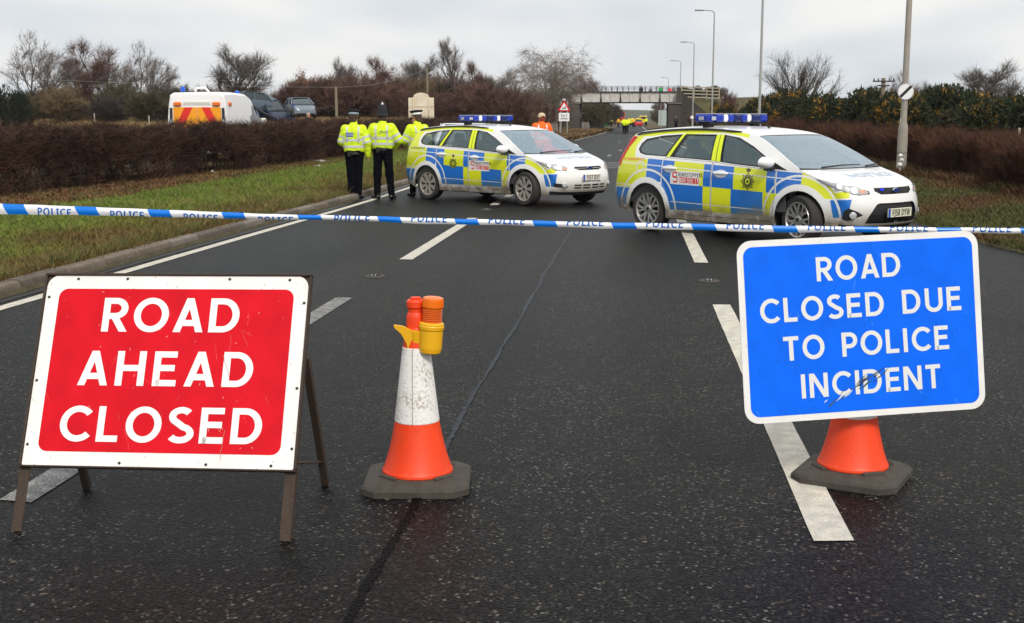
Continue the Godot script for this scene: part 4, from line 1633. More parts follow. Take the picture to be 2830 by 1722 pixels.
func livery(front_mark: bool, dirt: float, sd: int) -> ImageTexture:
	var w := 1408
	var h := 448
	var im := Image.create(w, h, false, Image.FORMAT_RGB8)
	var white := lin(0.80, 0.80, 0.79)
	var yel := lin(0.72, 0.78, 0.010)
	var blue := lin(0.006, 0.15, 0.60)
	var black := lin(0.012, 0.012, 0.014)
	im.fill(white)
	var px := func(a: Array) -> PackedVector2Array:
		var o := PackedVector2Array()
		for q in a:
			var v: Vector2 = Vector2(q[0], q[1]) if q is Array else q
			o.append(Vector2((v.x + 2.3) * 320.0, (1.5 - v.y) * 320.0))
		return o
	var top := func(x: float) -> float: return 0.975 - 0.045 * (x + 0.1)
	var mid := func(x: float) -> float: return 0.675 - 0.035 * (x + 0.1)
	var blocks := func(cols: Array, lo: bool) -> void:
		for b in cols:
			var x0: float = b[0]
			var x1: float = b[1]
			if lo:
				poly_fill(im, px.call([[x0, 0.33], [x1, 0.33], [x1, mid.call(x1)], [x0, mid.call(x0)]]), yel if b[2] else blue)
			else:
				poly_fill(im, px.call([[x0, mid.call(x0)], [x1, mid.call(x1)], [x1, top.call(x1)], [x0, top.call(x0)]]), yel if b[2] else blue)
	# rear quarter: yellow above, blue below the bumper line, yellow round the quarter glass
	poly_fill(im, px.call([[-2.3, 0.62], [-1.34, 0.62], [-1.34, 1.03], [-1.62, 1.045], [-1.66, 1.2], [-1.58, 1.34], [-0.1, 1.405], [0.35, 1.34], [0.33, 1.40], [-0.3, 1.44], [-1.0, 1.44], [-1.72, 1.38], [-2.3, 1.3]]), yel)
	poly_fill(im, px.call([[-1.50, 1.022], [-1.34, 1.02], [-1.0, 1.045], [-1.0, 1.075], [-1.45, 1.075], [-1.58, 1.10], [-1.62, 1.16], [-1.60, 1.25], [-1.52, 1.325], [-1.2, 1.375], [-0.8, 1.398], [-0.8, 1.38], [-1.2, 1.352], [-1.5, 1.30], [-1.56, 1.2], [-1.52, 1.08]]), white)
	poly_fill(im, px.call([[-1.99, 0.36], [-1.62, 0.36], [-1.62, 0.605], [-1.99, 0.605]]), blue)
	blocks.call([[-1.335, -1.05, false], [-1.03, -0.815, false], [-0.815, -0.265, true], [-0.265, -0.137, false], [-0.108, 0.26 if front_mark else 0.30, false], [0.26 if front_mark else 0.30, 0.81 if front_mark else 0.90, true], [0.81 if front_mark else 0.90, 0.945, false], [0.972, 1.35, false]], false)
	blocks.call([[-1.03, -0.265, false], [-0.265, -0.137, true], [-0.108, 0.225, true], [0.225, 0.76, false], [0.76, 1.02, true]], true)
	# front wing and bumper corner
	poly_fill(im, px.call([[1.35, 0.60], [1.35, 0.915], [1.62, 0.86], [1.74, 0.75], [1.80, 0.67], [1.96, 0.72], [1.96, 0.62], [1.74, 0.60]]), yel)
	poly_fill(im, px.call([[1.74, 0.585], [1.99, 0.60], [1.97, 0.37], [1.78, 0.37]]), blue)
	# white rings round the arches, pinstripes along the doors
	for ax in [-1.32, 1.32]:
		for r in [[0.30, 0.445], [0.535, 0.565]]:
			var ring: Array = []
			for k in 33:
				var a := PI + 0.15 - (PI + 0.3) * k / 32.0
				ring.append(Vector2(ax + r[0] * cos(a), 0.325 + r[0] * sin(a)))
			for k in 33:
				var a2 := -0.15 + (PI + 0.3) * k / 32.0
				ring.append(Vector2(ax + r[1] * cos(a2), 0.325 + r[1] * sin(a2)))
			poly_fill(im, px.call(ring), white)
	for q in [[-2.2, 1.35, 0.888, 0.014], [-1.99, -1.62, 0.615, 0.016], [-0.86, 0.98, 0.43, 0.012]]:
		var s := -0.045 if q[2] > 0.8 else -0.02
		poly_fill(im, px.call([[q[0], q[2] + s * (q[0] + 0.1) - q[3] * 0.5], [q[1], q[2] + s * (q[1] + 0.1) - q[3] * 0.5], [q[1], q[2] + s * (q[1] + 0.1) + q[3] * 0.5], [q[0], q[2] + s * (q[0] + 0.1) + q[3] * 0.5]]), white)
	# hotline sticker
	var sx := -0.60 if front_mark else 0.17
	var sy := 0.785 if front_mark else 0.715
	poly_fill(im, px.call([[sx - 0.27, sy - 0.095], [sx + 0.27, sy - 0.105], [sx + 0.27, sy + 0.085], [sx - 0.27, sy + 0.095]]), white)
	var red := lin(0.66, 0.03, 0.025)
	poly_fill(im, px.call([[sx - 0.10, sy - 0.07], [sx + 0.26, sy - 0.078], [sx + 0.26, sy - 0.002], [sx - 0.10, sy + 0.006]]), red)
	var sw := stroke_poly(arc(sx - 0.18, sy + 0.035, 0.045, 0.035, 35, 250, 10) + arc(sx - 0.175, sy - 0.03, 0.045, 0.035, 70, -140, 10), 0.024)
	poly_fill(im, px.call(Array(sw)), red)
	var words := G.new()
	typed(words, "CRIMESTOPPERS", 0.052, func(p: Vector2) -> Vector3: return Vector3(sx + 0.08 + p.x, sy + 0.040 + p.y, 0), true, 0.86)
	print_on(im, words, px, black)
	words = G.new()
	typed(words, "0800 555 111", 0.060, func(p: Vector2) -> Vector3: return Vector3(sx + 0.08 + p.x, sy - 0.037 + p.y, 0), true, 0.88)
	print_on(im, words, px, white)
	words = G.new()
	typed(words, "NOTTINGHAMSHIRE POLICE", 0.040, func(p: Vector2) -> Vector3: return Vector3(-1.63 + p.x, 1.015 + p.y, 0), true, 0.62)
	print_on(im, words, px, red if front_mark else black)
	# county crest: crowned eight pointed star
	var cx := 0.505 if front_mark else -0.55
	var cy := 0.775 if front_mark else 0.735
	var grey := lin(0.05, 0.06, 0.02)
	var star: Array = []
	for k in 32:
		var rr: float = [0.128, 0.086, 0.098, 0.086][k % 4]
		star.append(Vector2(cx + rr * sin(TAU * k / 32.0), cy + rr * cos(TAU * k / 32.0)))
	poly_fill(im, px.call(star), grey)
	star = []
	for k in 32:
		var rr2: float = [0.105, 0.070, 0.08, 0.070][k % 4]
		star.append(Vector2(cx + rr2 * sin(TAU * k / 32.0), cy + rr2 * cos(TAU * k / 32.0)))
	poly_fill(im, px.call(star), lin(0.40, 0.45, 0.02))
	for r2 in [[0.068, grey], [0.040, yel], [0.02, grey]]:
		poly_fill(im, px.call(arc(cx, cy, r2[0], r2[0], 0, 350, 20)), r2[1])
	poly_fill(im, px.call([[cx - 0.03, cy + 0.125], [cx + 0.03, cy + 0.125], [cx + 0.045, cy + 0.17], [cx + 0.02, cy + 0.16], [cx, cy + 0.185], [cx - 0.02, cy + 0.16], [cx - 0.045, cy + 0.17]]), grey)
	# road dirt, thickest at the sills and behind the wheels
	var nz := FastNoiseLite.new()
	nz.seed = sd
	nz.frequency = 0.012
	nz.fractal_type = FastNoiseLite.FRACTAL_FBM
	nz.fractal_octaves = 4
	var mud := lin(0.20, 0.165, 0.125)
	for y in range(250, h):
		var ym := 1.5 - y / 320.0
		for x in w:
			var xm := x / 320.0 - 2.3
			var n := nz.get_noise_2d(x, y * 1.6)
			var t := clampf((0.50 - ym) / 0.26, 0.0, 1.0)
			var behind: float = exp(-pow((xm - 0.72) / 0.25, 2.0)) * 0.45 + exp(-pow((xm + 1.9) / 0.22, 2.0)) * 0.7 + 0.12 * clampf((0.72 - ym) / 0.4, 0, 1)
			var k := clampf((pow(t, 1.5) * 1.2 + behind * clampf((0.78 - ym) / 0.4, 0.0, 1.0)) * (1.0 + n * 0.9) * dirt, 0.0, 0.93)
			if k > 0.01:
				im.set_pixel(x, y, im.get_pixel(x, y).lerp(mud, k))
	return ImageTexture.create_from_image(im)


func print_on(im: Image, g: G, px: Callable, col: Color) -> void:
	for i in range(0, g.v.size(), 3):
		poly_fill(im, px.call([Vector2(g.v[i].x, g.v[i].y), Vector2(g.v[i + 1].x, g.v[i + 1].y), Vector2(g.v[i + 2].x, g.v[i + 2].y)]), col)


func side_uv(g: G) -> void:
	for i in g.v.size():
		g.uv[i] = Vector2((clampf(g.v[i].x, -2.29, 2.08) + 2.3) / 4.4, 1.0 - (g.v[i].y - 0.1) / 1.4)


func car_side(shape: Array, out: float, side: int, holes := [], cell := 0.07) -> G:
	var g := G.new()
	g.patch(poly(shape), func(p: Vector2) -> Vector3: return Vector3(p.x, p.y, side * (car_half(p.x, p.y) + out)), Vector2(cell, cell), side < 0, Rect2(0, 0, 1, 1), holes)
	side_uv(g)
	return g


func car_cover(shape: Array, out: float, cell := Vector2(0.08, 0.2), holes := []) -> G:  # shape in (s, u)
	var g := G.new()
	g.patch(poly(shape), func(p: Vector2) -> Vector3: return car_top(p.y, p.x, out), cell, false, Rect2(0, 0, 1, 1), holes)
	side_uv(g)
	return g


func join(a: G, b: G) -> void:
	a.v.append_array(b.v)
	a.uv.append_array(b.uv)
	a.c.append_array(b.c)


func shift(shape: Array, d: float) -> Array:  # the outline moved inwards
	var r := Geometry2D.offset_polygon(poly(shape), -d)
	return Array(r[0]) if r.size() else shape


func wheel(parent: Node3D, at: Vector3, side: int, steer: float, alloy: bool, sd: int) -> void:
	var o := Node3D.new()
	o.name = "wheel"
	parent.add_child(o, true)
	o.position = at
	o.rotation = Vector3(PI * 0.5 * side, 0, 0)
	o.rotate_y(steer)
	var t := G.new()
	t.lathe([Vector2(0.20, -0.10), Vector2(0.285, -0.102), Vector2(0.306, -0.085), Vector2(0.316, -0.05), Vector2(0.317, 0.05), Vector2(0.306, 0.085), Vector2(0.288, 0.102), Vector2(0.232, 0.098), Vector2(0.222, 0.085)], 40)
	put("tyre", t.mesh(40.0), M.tyre, o)
	var r := G.new()
	r.lathe([Vector2(0.205, 0.02), Vector2(0.214, 0.085), Vector2(0.228, 0.098), Vector2(0.226, 0.103), Vector2(0.212, 0.100), Vector2(0.196, 0.06), Vector2(0.19, 0.0)], 40)
	r.lathe([Vector2(0.062, 0.03), Vector2(0.062, 0.075), Vector2(0.05, 0.088), Vector2(0.03, 0.090), Vector2(0.0, 0.092)], 20)
	var n := 7 if alloy else 8
	for k in n:
		var a := TAU * k / n + 0.2 * sd
		var b := Basis(Vector3.UP, a)
		var w0 := 0.020 if alloy else 0.024
		var w1 := 0.017 if alloy else 0.044
		if alloy:
			# each spoke forks towards the rim
			for s in [-1.0, 1.0]:
				var p := [Vector3(0.045, 0.082, s * 0.003), Vector3(0.11, 0.088, s * 0.014), Vector3(0.16, 0.092, s * 0.030), Vector3(0.207, 0.092, s * 0.060)]
				var ww := [0.018, 0.016, 0.015, 0.017]
				for i in 3:
					var q0: Vector3 = p[i]
					var q1: Vector3 = p[i + 1]
					var e0 := Vector3(0, 0, ww[i])
					var e1 := Vector3(0, 0, ww[i + 1])
					var dn := Vector3(0, -0.035, 0)
					r.quad(b * (q0 + e0), b * (q1 + e1), b * (q1 - e1), b * (q0 - e0))
					r.quad(b * (q0 + e0 + dn), b * (q1 + e1 + dn), b * (q1 + e1), b * (q0 + e0))
					r.quad(b * (q0 - e0), b * (q1 - e1), b * (q1 - e1 + dn), b * (q0 - e0 + dn))
		else:
			var p2 := [Vector3(0.04, 0.084, 0), Vector3(0.13, 0.094, 0), Vector3(0.21, 0.094, 0)]
			var ww2 := [0.020, 0.026, 0.050]
			for i in 2:
				var e2 := Vector3(0, 0, ww2[i])
				var e3 := Vector3(0, 0, ww2[i + 1])
				var dn2 := Vector3(0, -0.03, 0)
				r.quad(b * (p2[i] + e2), b * (p2[i + 1] + e3), b * (p2[i + 1] - e3), b * (p2[i] - e2))
				r.quad(b * (p2[i] + e2 + dn2), b * (p2[i + 1] + e3 + dn2), b * (p2[i + 1] + e3), b * (p2[i] + e2))
				r.quad(b * (p2[i] - e2), b * (p2[i + 1] - e3), b * (p2[i + 1] - e3 + dn2), b * (p2[i] - e2 + dn2))
	put("rim", r.mesh(30.0), M.rim_bright if alloy else M.rim_dull, o)
	var d := G.new()
	d.lathe([Vector2(0.20, -0.06), Vector2(0.205, 0.025), Vector2(0.15, 0.03), Vector2(0.0, 0.03)], 24)
	put("brake_disc", d.mesh(30.0), M.black, o)
	var c := G.new()
	c.lathe([Vector2(0.026, 0.085), Vector2(0.026, 0.096), Vector2(0.0, 0.098)], 14)
	put("hub_cap", c.mesh(30.0), M.black, o)


func number_plate(parent: Node3D, txt: String, t: Transform3D, yellowish: float) -> void:
	var g := G.new()
	g.box(Vector3.ZERO, Vector3(0.52, 0.112, 0.012), Basis.IDENTITY, 0.003)
	var p := put("number_plate", g.mesh(0), mat(0.72, 0.70, 0.62 - yellowish, 0.35), parent)
	p.transform = t
	var b := G.new()
	b.box(Vector3(-0.235, 0, 0.0065), Vector3(0.045, 0.108, 0.004))
	put("country_band", b.mesh(0), mat(0.01, 0.06, 0.45, 0.4), p)
	var w := G.new()
	typed(w, txt, 0.082, func(q: Vector2) -> Vector3: return Vector3(q.x + 0.024, q.y, 0.0075), true, 0.78)
	put("registration", w.mesh(0), M.black, p)


func patrol_car(called: String, label: String, at: Vector3, turn: float, facelift: bool, plate: String, liv: ImageTexture, roll: float) -> Node3D:
	var car := thing(called, label, "police car", at, turn, "police estate cars parked across the road")
	car.rotation.x = roll
	var skin := StandardMaterial3D.new()
	skin.albedo_texture = liv
	skin.roughness = 0.32
	skin.clearcoat_enabled = true
	skin.clearcoat = 0.6
	skin.clearcoat_roughness = 0.08
	var white: StandardMaterial3D = M.car_white
	var out := car_outline()
	# ---- shell
	var shell := G.new()
	var lamp_side := poly([[1.60, 0.70], [1.75, 0.60], [1.95, 0.60], [1.95, 0.95], [1.60, 0.86]])
	for side in [1, -1]:
		var s := car_side(Array(out), 0.0, side, [poly(DLO), poly(DOOR_F), poly(DOOR_R)])
		shell.v.append_array(s.v)
		shell.uv.append_array(s.uv)
		shell.c.append_array(s.c)
	# rear end, below and around the tailgate glass
	var back := car_cover([[-1, 14.0], [1, 14.0], [1, 19.0], [-1, 19.0]], 0.0, Vector2(0.1, 0.25), [poly([[-0.78, 14.2], [0.78, 14.2], [0.8, 15.9], [-0.8, 15.9]])])
	shell.v.append_array(back.v)
	shell.uv.append_array(back.uv)
	shell.c.append_array(back.c)
	put("body", shell.mesh(38.0), skin, car)
	put("roof", car_cover([[-1, 9.98], [1, 9.98], [1, 14.0], [-1, 14.0]], 0.0).mesh(40.0), white, car)
	var pill := G.new()
	for sg in [-1.0, 1.0]:
		var q := car_cover([[sg * 0.92, 7.95], [sg * 1.0, 7.95], [sg * 1.0, 9.98], [sg * 0.92, 9.98]], 0.0, Vector2(0.04, 0.25))
		pill.v.append_array(q.v)
		pill.uv.append_array(q.uv)
		pill.c.append_array(q.c)
	put("windscreen_pillar", pill.mesh(40.0), white, car)
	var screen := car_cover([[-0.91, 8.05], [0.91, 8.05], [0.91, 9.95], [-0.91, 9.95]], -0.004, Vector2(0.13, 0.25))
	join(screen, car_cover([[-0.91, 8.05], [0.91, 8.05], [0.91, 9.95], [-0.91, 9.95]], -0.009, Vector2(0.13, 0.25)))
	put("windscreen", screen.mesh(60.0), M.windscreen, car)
	put("tailgate_glass", car_cover([[-0.78, 14.2], [0.78, 14.2], [0.8, 15.9], [-0.8, 15.9]], -0.004).mesh(60.0), M.car_glass, car)
	put("cowl", car_cover([[-1, 7.55], [1, 7.55], [1, 8.05], [-1, 8.05]], -0.012).mesh(60.0), M.trim, car)
	put("bonnet", car_cover([[-1, 4.02], [1, 4.02], [1, 7.6], [-1, 7.6]], 0.0, Vector2(0.08, 0.2)).mesh(40.0), white, car)
	# ---- nose
	var grille := [[-0.23, 3.32], [0.23, 3.32], [0.31, 3.62], [0.30, 3.95], [-0.30, 3.95], [-0.31, 3.62]] if facelift else [[-0.20, 3.38], [0.20, 3.38], [0.30, 3.62], [0.27, 3.88], [-0.27, 3.88], [-0.30, 3.62]]
	var mouth := [[-0.50, 0.75], [0.50, 0.75], [0.47, 1.3], [0.34, 2.35], [0.29, 2.5], [-0.29, 2.5], [-0.34, 2.35], [-0.47, 1.3]] if facelift else [[-0.4, 1.05], [0.4, 1.05], [0.4, 1.6], [-0.4, 1.6]]
	var holes := [poly(grille)]
	if facelift:
		holes.append(poly(mouth))
	put("front_bumper", car_cover([[-1, 0.55], [1, 0.55], [1, 4.0], [-1, 4.0]], 0.0, Vector2(0.08, 0.2), holes).mesh(38.0), skin, car)
	put("lower_lip", car_cover([[-1, 0.0], [1, 0.0], [1, 0.55], [-1, 0.55]], -0.02).mesh(38.0), M.trim, car)
	put("grille", car_cover(grille, -0.015).mesh(0), M.black, car)
	for k in 2:
		var uu := 3.52 + 0.2 * k if facelift else 3.63
		if facelift or k == 0:
			put("grille_bar", car_cover([[-0.27, uu], [0.27, uu], [0.27, uu + 0.05], [-0.27, uu + 0.05]], -0.004).mesh(0), M.trim if facelift else M.chrome, car)
	var badge := G.new()
	var bt := Transform3D(Basis(Vector3(0, 0, -1), Vector3(0.25, 1, 0).normalized(), Vector3(1, -0.25, 0).normalized()), car_top(3.63, 0.0, 0.012))
	badge.prism(poly(arc(0, 0, 0.075, 0.031, 0, 345, 24)), -0.01, 0.006, bt)
	var bd := put("badge", badge.mesh(30.0), M.chrome, car)
	badge = G.new()
	badge.prism(poly(arc(0, 0, 0.064, 0.023, 0, 345, 24)), 0.006, 0.0075, bt)
	put("badge_field", badge.mesh(0), mat(0.02, 0.05, 0.30, 0.3), bd)
	badge = G.new()
	typed(badge, "Ford", 0.020, func(q: Vector2) -> Vector3: return bt * Vector3(q.x, q.y, 0.009), false)
	put("badge_lettering", badge.mesh(0), M.chrome, bd)
	if facelift:
		put("lower_grille", car_cover(mouth, -0.03).mesh(0), M.trim, car)
		for k in 3:
			put("grille_bar", car_cover([[-0.44, 0.95 + 0.22 * k], [0.44, 0.95 + 0.22 * k], [0.43, 1.02 + 0.22 * k], [-0.43, 1.02 + 0.22 * k]], -0.018).mesh(0), M.black, car)
		var led := G.new()
		led.box(Vector3(0, 0, 0), Vector3(0.02, 0.02, 0.05), Basis.IDENTITY, 0.004)
		var lo := put("repeater_lamp", led.mesh(0), M.blue_glow, car)
		lo.position = car_top(3.75, 0.20, 0.008)
	else:
		for row in 2:
			for k in 4:
				var s0 := -0.36 + 0.185 * k
				put("air_slot", car_cover([[s0, 1.0 + row * 0.32], [s0 + 0.155, 1.0 + row * 0.32], [s0 + 0.155, 1.17 + row * 0.32], [s0, 1.17 + row * 0.32]], 0.003).mesh(0), M.black, car)
	var py := 1.62 if facelift else 2.35
	var pp := car_top(py, 0.0, 0.012)
	number_plate(car, plate, Transform3D(Basis(Vector3(0, 0, -1), Vector3(0, 1, 0), Vector3(1, 0, 0)), pp + Vector3(0.012, 0, 0)), 0.08 if facelift else 0.0)
	for sg in [1.0, -1.0]:
		# headlamp: silvery bowl seen through a clear cover, amber at its inner end
		var lamp := [[0.97, 4.95], [0.90, 4.75], [0.74, 4.40], [0.56, 4.05], [0.40, 3.62], [0.40, 3.40], [0.56, 3.30], [0.76, 3.55], [0.90, 4.05], [0.965, 4.5]] if facelift else [[0.95, 4.75], [0.86, 4.6], [0.68, 4.32], [0.52, 4.05], [0.44, 3.7], [0.48, 3.35], [0.70, 3.35], [0.85, 3.75], [0.93, 4.3]]
		var l2: Array = []
		for q in lamp:
			l2.append([q[0] * sg, q[1]])
		var hl := put("headlight", car_cover(l2, 0.004, Vector2(0.04, 0.12)).mesh(40.0), M.lamp_glass, car)
		var rim: Array = l2.duplicate()
		rim.append(l2[0])
		var rim2: Array = []
		for q in rim:
			rim2.append(Vector2(q[0], q[1] * 0.2))
		var sp := stroke_poly(rim2, 0.016)
		var og := G.new()
		for i in rim2.size() - 1:
			var pc := [sp[i], sp[i + 1], sp[sp.size() - 2 - i], sp[sp.size() - 1 - i]]
			var pv: Array = []
			for q in pc:
				pv.append(car_top(clampf(q.y, 0.0, 1.0) * 5.0, clampf(q.x, -1.0, 1.0), 0.0055))
			og.quad(pv[0], pv[1], pv[2], pv[3])
		put("headlight_seal", og.mesh(0), M.trim, hl)
		for e in [[0.60, 3.72, 0.055], [0.76, 4.1, 0.05]]:
			var bowl := G.new()
			var bp := car_top(e[1], e[0] * sg, 0.006)
			bowl.lathe([Vector2(e[2], 0.0), Vector2(e[2] * 0.85, 0.004), Vector2(e[2] * 0.6, 0.001), Vector2(0, 0.006)], 16, Transform3D(Basis(Quaternion(Vector3.UP, Vector3(0.75, 0.35, 0.55 * sg).normalized())), bp))
			put("reflector", bowl.mesh(30.0), M.chrome, hl)
		put("indicator", car_cover([[sg * 0.43, 3.55], [sg * 0.50, 3.42], [sg * 0.55, 3.66], [sg * 0.46, 3.74]], 0.007, Vector2(0.04, 0.12)).mesh(0), mat(0.75, 0.35, 0.22, 0.3), hl)
		var fog := [[0.96, 1.0], [0.84, 0.9], [0.56, 1.45], [0.66, 1.75], [0.82, 2.0], [0.93, 1.7]] if facelift else [[0.50, 1.1], [0.86, 1.1], [0.90, 1.6], [0.52, 1.5]]
		var f2: Array = []
		for q in fog:
			f2.append([q[0] * sg, q[1]])
		var fr := put("fog_lamp_recess", car_cover(f2, 0.004, Vector2(0.05, 0.15)).mesh(0), M.black, car)
		var fl := G.new()
		fl.lathe([Vector2(0.042, -0.02), Vector2(0.045, 0.012), Vector2(0.034, 0.018), Vector2(0.0, 0.024)], 16, Transform3D(Basis(Quaternion(Vector3.UP, Vector3(0.8, 0.0, 0.6 * sg).normalized())), car_top(1.4, (0.74 if facelift else 0.58) * sg, 0.010)))
		put("fog_lamp", fl.mesh(30.0), M.lamp_glass, fr)
		if facelift:
			put("tail_light", car_cover([[sg * 0.86, 14.05], [sg * 1.0, 14.05], [sg * 1.0, 16.3], [sg * 0.84, 16.3]], 0.006, Vector2(0.05, 0.2)).mesh(40.0), M.tail_red, car)
			put("tail_light", car_side([[-1.70, 1.335], [-1.76, 1.335], [-1.96, 0.97], [-1.895, 0.97], [-1.80, 1.20]], 0.006, int(sg)).mesh(0), M.tail_red, car)
	# ---- sides
	for side in [1, -1]:
		for q in [[DOOR_F, 0.86, 0.04], [DOOR_R, 0.90, -0.89]]:
			var door := put("door", car_side(shift(q[0], 0.005), 0.001, side).mesh(38.0), skin, car)
			var hd := G.new()
			var hx: float = q[2]
			hd.patch(poly(arc(hx, q[1], 0.115, 0.052, 0, 345, 20)), func(p: Vector2) -> Vector3: return Vector3(p.x, p.y, side * (car_half(p.x, p.y) + 0.003)), Vector2(0.06, 0.06), side < 0)
			var hy: float = q[1] + 0.006
			hd.tube([Vector3(hx - 0.125, hy, side * (car_half(hx, hy) + 0.004)), Vector3(hx - 0.09, hy, side * (car_half(hx, hy) + 0.03)), Vector3(hx + 0.09, hy, side * (car_half(hx, hy) + 0.03)), Vector3(hx + 0.125, hy, side * (car_half(hx, hy) + 0.004))], [0.012, 0.017, 0.017, 0.012], 8)
			put("handle", hd.mesh(40.0), white, door)
		put("window_frame", car_side(DLO, -0.002, side, [poly(PANE_Q), poly(PANE_R), poly(PANE_F)], 0.05).mesh(40.0), M.black, car)
		for q in [PANE_Q, PANE_R, PANE_F]:
			var pane := car_side(q, -0.012, side)
			join(pane, car_side(q, -0.017, side))
			put("window", pane.mesh(60.0), M.car_glass, car)
		for q in STRIPS:
			put("pillar_strip", car_side(q, 0.004, side).mesh(40.0), M.hi_yellow, car)
		# mirror
		var m := Node3D.new()
		m.name = "wing_mirror"
		car.add_child(m, true)
		var mg := G.new()
		var mb := Basis(Vector3.UP, -0.25 * side)
		var prof: Array = []
		for k in 9:
			var f := k / 8.0
			prof.append(Vector2(0.085 * sqrt(maxf(1.0 - pow(f, 2.6), 0.0)), f * 0.13))
		mg.lathe(prof, 20, Transform3D(Basis(Vector3(0, 0, -1), Vector3(1, 0, 0), Vector3(0, 1, 0)).scaled(Vector3(1.0, 0.92, 1.5)), Vector3(0.84, 1.03, side * 1.005)))
		mg.lathe([Vector2(0.085, 0.0), Vector2(0, 0)], 20, Transform3D(Basis(Vector3(0, 0, -1), Vector3(1, 0, 0), Vector3(0, 1, 0)).scaled(Vector3(1.0, 0.92, 1.5)), Vector3(0.84, 1.03, side * 1.005)))
		put("mirror_shell", mg.mesh(40.0), white, m)
		mg = G.new()
		mg.box(Vector3(0.88, 0.955, side * 0.95), Vector3(0.07, 0.05, 0.16), mb, 0.015)
		put("mirror_arm", mg.mesh(30.0), M.trim, m)
		for ax in [-1.32, 1.32]:
			wheel(car, Vector3(ax, 0.317, side * 0.79), side, (-0.22 if facelift else -0.10) if ax > 0 else 0.0, facelift, int(ax * 3.0 + side))
	# fuel flap
	var ff := G.new()
	for side in [1]:
		ff.patch(stroke_poly(arc(-1.47, 0.915, 0.075, 0.075, 0, 360, 24), 0.016), func(p: Vector2) -> Vector3: return Vector3(p.x, p.y, car_half(p.x, p.y) + 0.003), Vector2(0.05, 0.05))
	put("fuel_flap", ff.mesh(0), white, car)
	# roof rails
	for side in [1, -1]:
		var rr := G.new()
		var pts: Array = []
		var rad: Array = []
		for k in 13:
			var u := lerpf(10.6, 13.9, k / 12.0)
			pts.append(car_top(u, 0.90 * side, 0.022 if k > 0 and k < 12 else 0.0))
			rad.append(0.013)
		rr.tube(pts, rad, 6)
		put("roof_rail", rr.mesh(50.0), M.trim, car)
	var ae := G.new()
	ae.tube([Vector3(0.12, 1.46, 0), Vector3(0.08, 1.50, 0)], [0.02, 0.01], 8)
	put("aerial_stub", ae.mesh(30.0), M.trim, car)
	# wipers
	for z in [0.35, -0.35]:
		var wg := G.new()
		wg.tube([car_top(8.0, z, 0.02), car_top(8.1, z - 0.32, 0.028), car_top(8.12, z - 0.62 if z > 0 else z - 0.4, 0.024)], [0.012, 0.010, 0.006], 5)
		put("wiper", wg.mesh(30.0), M.trim, car)
	# light bar across the roof
	var bar := Node3D.new()
	bar.name = "light_bar"
	car.add_child(bar, true)
	bar.position = Vector3(-0.55, 1.60, 0)
	var segs := [[0.655, 0.50, "blue", 0.02], [0.495, 0.33, "blue", 0.0], [0.325, 0.235, "clear", 0.0], [0.23, 0.11, "blue", 0.0], [0.105, -0.06, "deep", 0.0], [-0.065, -0.18, "blue", 0.0], [-0.185, -0.27, "clear", 0.0], [-0.275, -0.48, "deep", 0.0], [-0.485, -0.655, "blue", 0.02]]
	for q in segs:
		var lg := G.new()
		lg.box(Vector3(0, 0, (q[0] + q[1]) * 0.5), Vector3(0.30 - q[3] * 2.0, 0.105, q[0] - q[1] - 0.004), Basis.IDENTITY, 0.022)
		put("lamp_lens", lg.mesh(25.0), M["bar_" + q[2]], bar)
	var lid := G.new()
	lid.box(Vector3(0, 0.058, 0), Vector3(0.25, 0.014, 1.26), Basis.IDENTITY, 0.006)
	put("lid", lid.mesh(0), mat(0.32, 0.34, 0.38, 0.5), bar)
	lid = G.new()
	lid.box(Vector3(0, -0.066, 0), Vector3(0.22, 0.03, 1.20), Basis.IDENTITY, 0.006)
	for z in [0.5, -0.5]:
		lid.box(Vector3(0, -0.11, z), Vector3(0.10, 0.09, 0.14), Basis(Vector3.RIGHT, 0.2 * signf(z)), 0.01)
	put("mount", lid.mesh(0), M.black, bar)
	lid = G.new()
	lid.box(Vector3(0.148, -0.004, 0.56), Vector3(0.012, 0.05, 0.09), Basis.IDENTITY, 0.004)
	lid.box(Vector3(0.0, -0.004, 0.652), Vector3(0.09, 0.05, 0.012), Basis.IDENTITY, 0.004)
	put("alley_lamp", lid.mesh(0), M.lamp_glass, bar)
	# reversed lettering on the bonnet
	var bl := G.new()
	typed(bl, "POLICE", 0.15, func(p: Vector2) -> Vector3: return car_top(5.75 - p.y * 3.3, -p.x * 1.05, 0.003), true, 0.95)
	put("bonnet_lettering", bl.mesh(0), mat(0.40, 0.52, 0.68, 0.4), car)
	# ---- inside and underneath
	var tub := G.new()
	tub.box(Vector3(-0.05, 0.27, 0), Vector3(1.95, 0.16, 1.66))
	tub.box(Vector3(1.33, 0.55, 0), Vector3(0.66, 0.36, 1.06))
	tub.box(Vector3(-1.32, 0.5, 0), Vector3(0.70, 0.34, 1.1))
	tub.box(Vector3(-1.78, 0.45, 0), Vector3(0.2, 0.35, 1.3))
	for ax in [-1.32, 1.32]:
		for side in [1, -1]:
			tub.lathe([Vector2(0.37, 0.0), Vector2(0.37, 0.3), Vector2(0, 0.3)], 20, Transform3D(Basis(Vector3.RIGHT, -PI * 0.5 * side), Vector3(ax, 0.34, side * 0.86)), 0.0, PI) if false else tub.box(Vector3(ax, 0.70, side * 0.72), Vector3(0.66, 0.03, 0.22))
	put("underbody", tub.mesh(0), M.black, car)
	var lining := G.new()
	for side in [1, -1]:
		var a := car_side([[1.1, 0.4], [1.1, 0.93], [0.3, 0.985], [-1.0, 1.055], [-1.7, 1.06], [-1.7, 0.4]], -0.055, side, [], 0.15)
		lining.v.append_array(a.v)
		lining.uv.append_array(a.uv)
		lining.c.append_array(a.c)
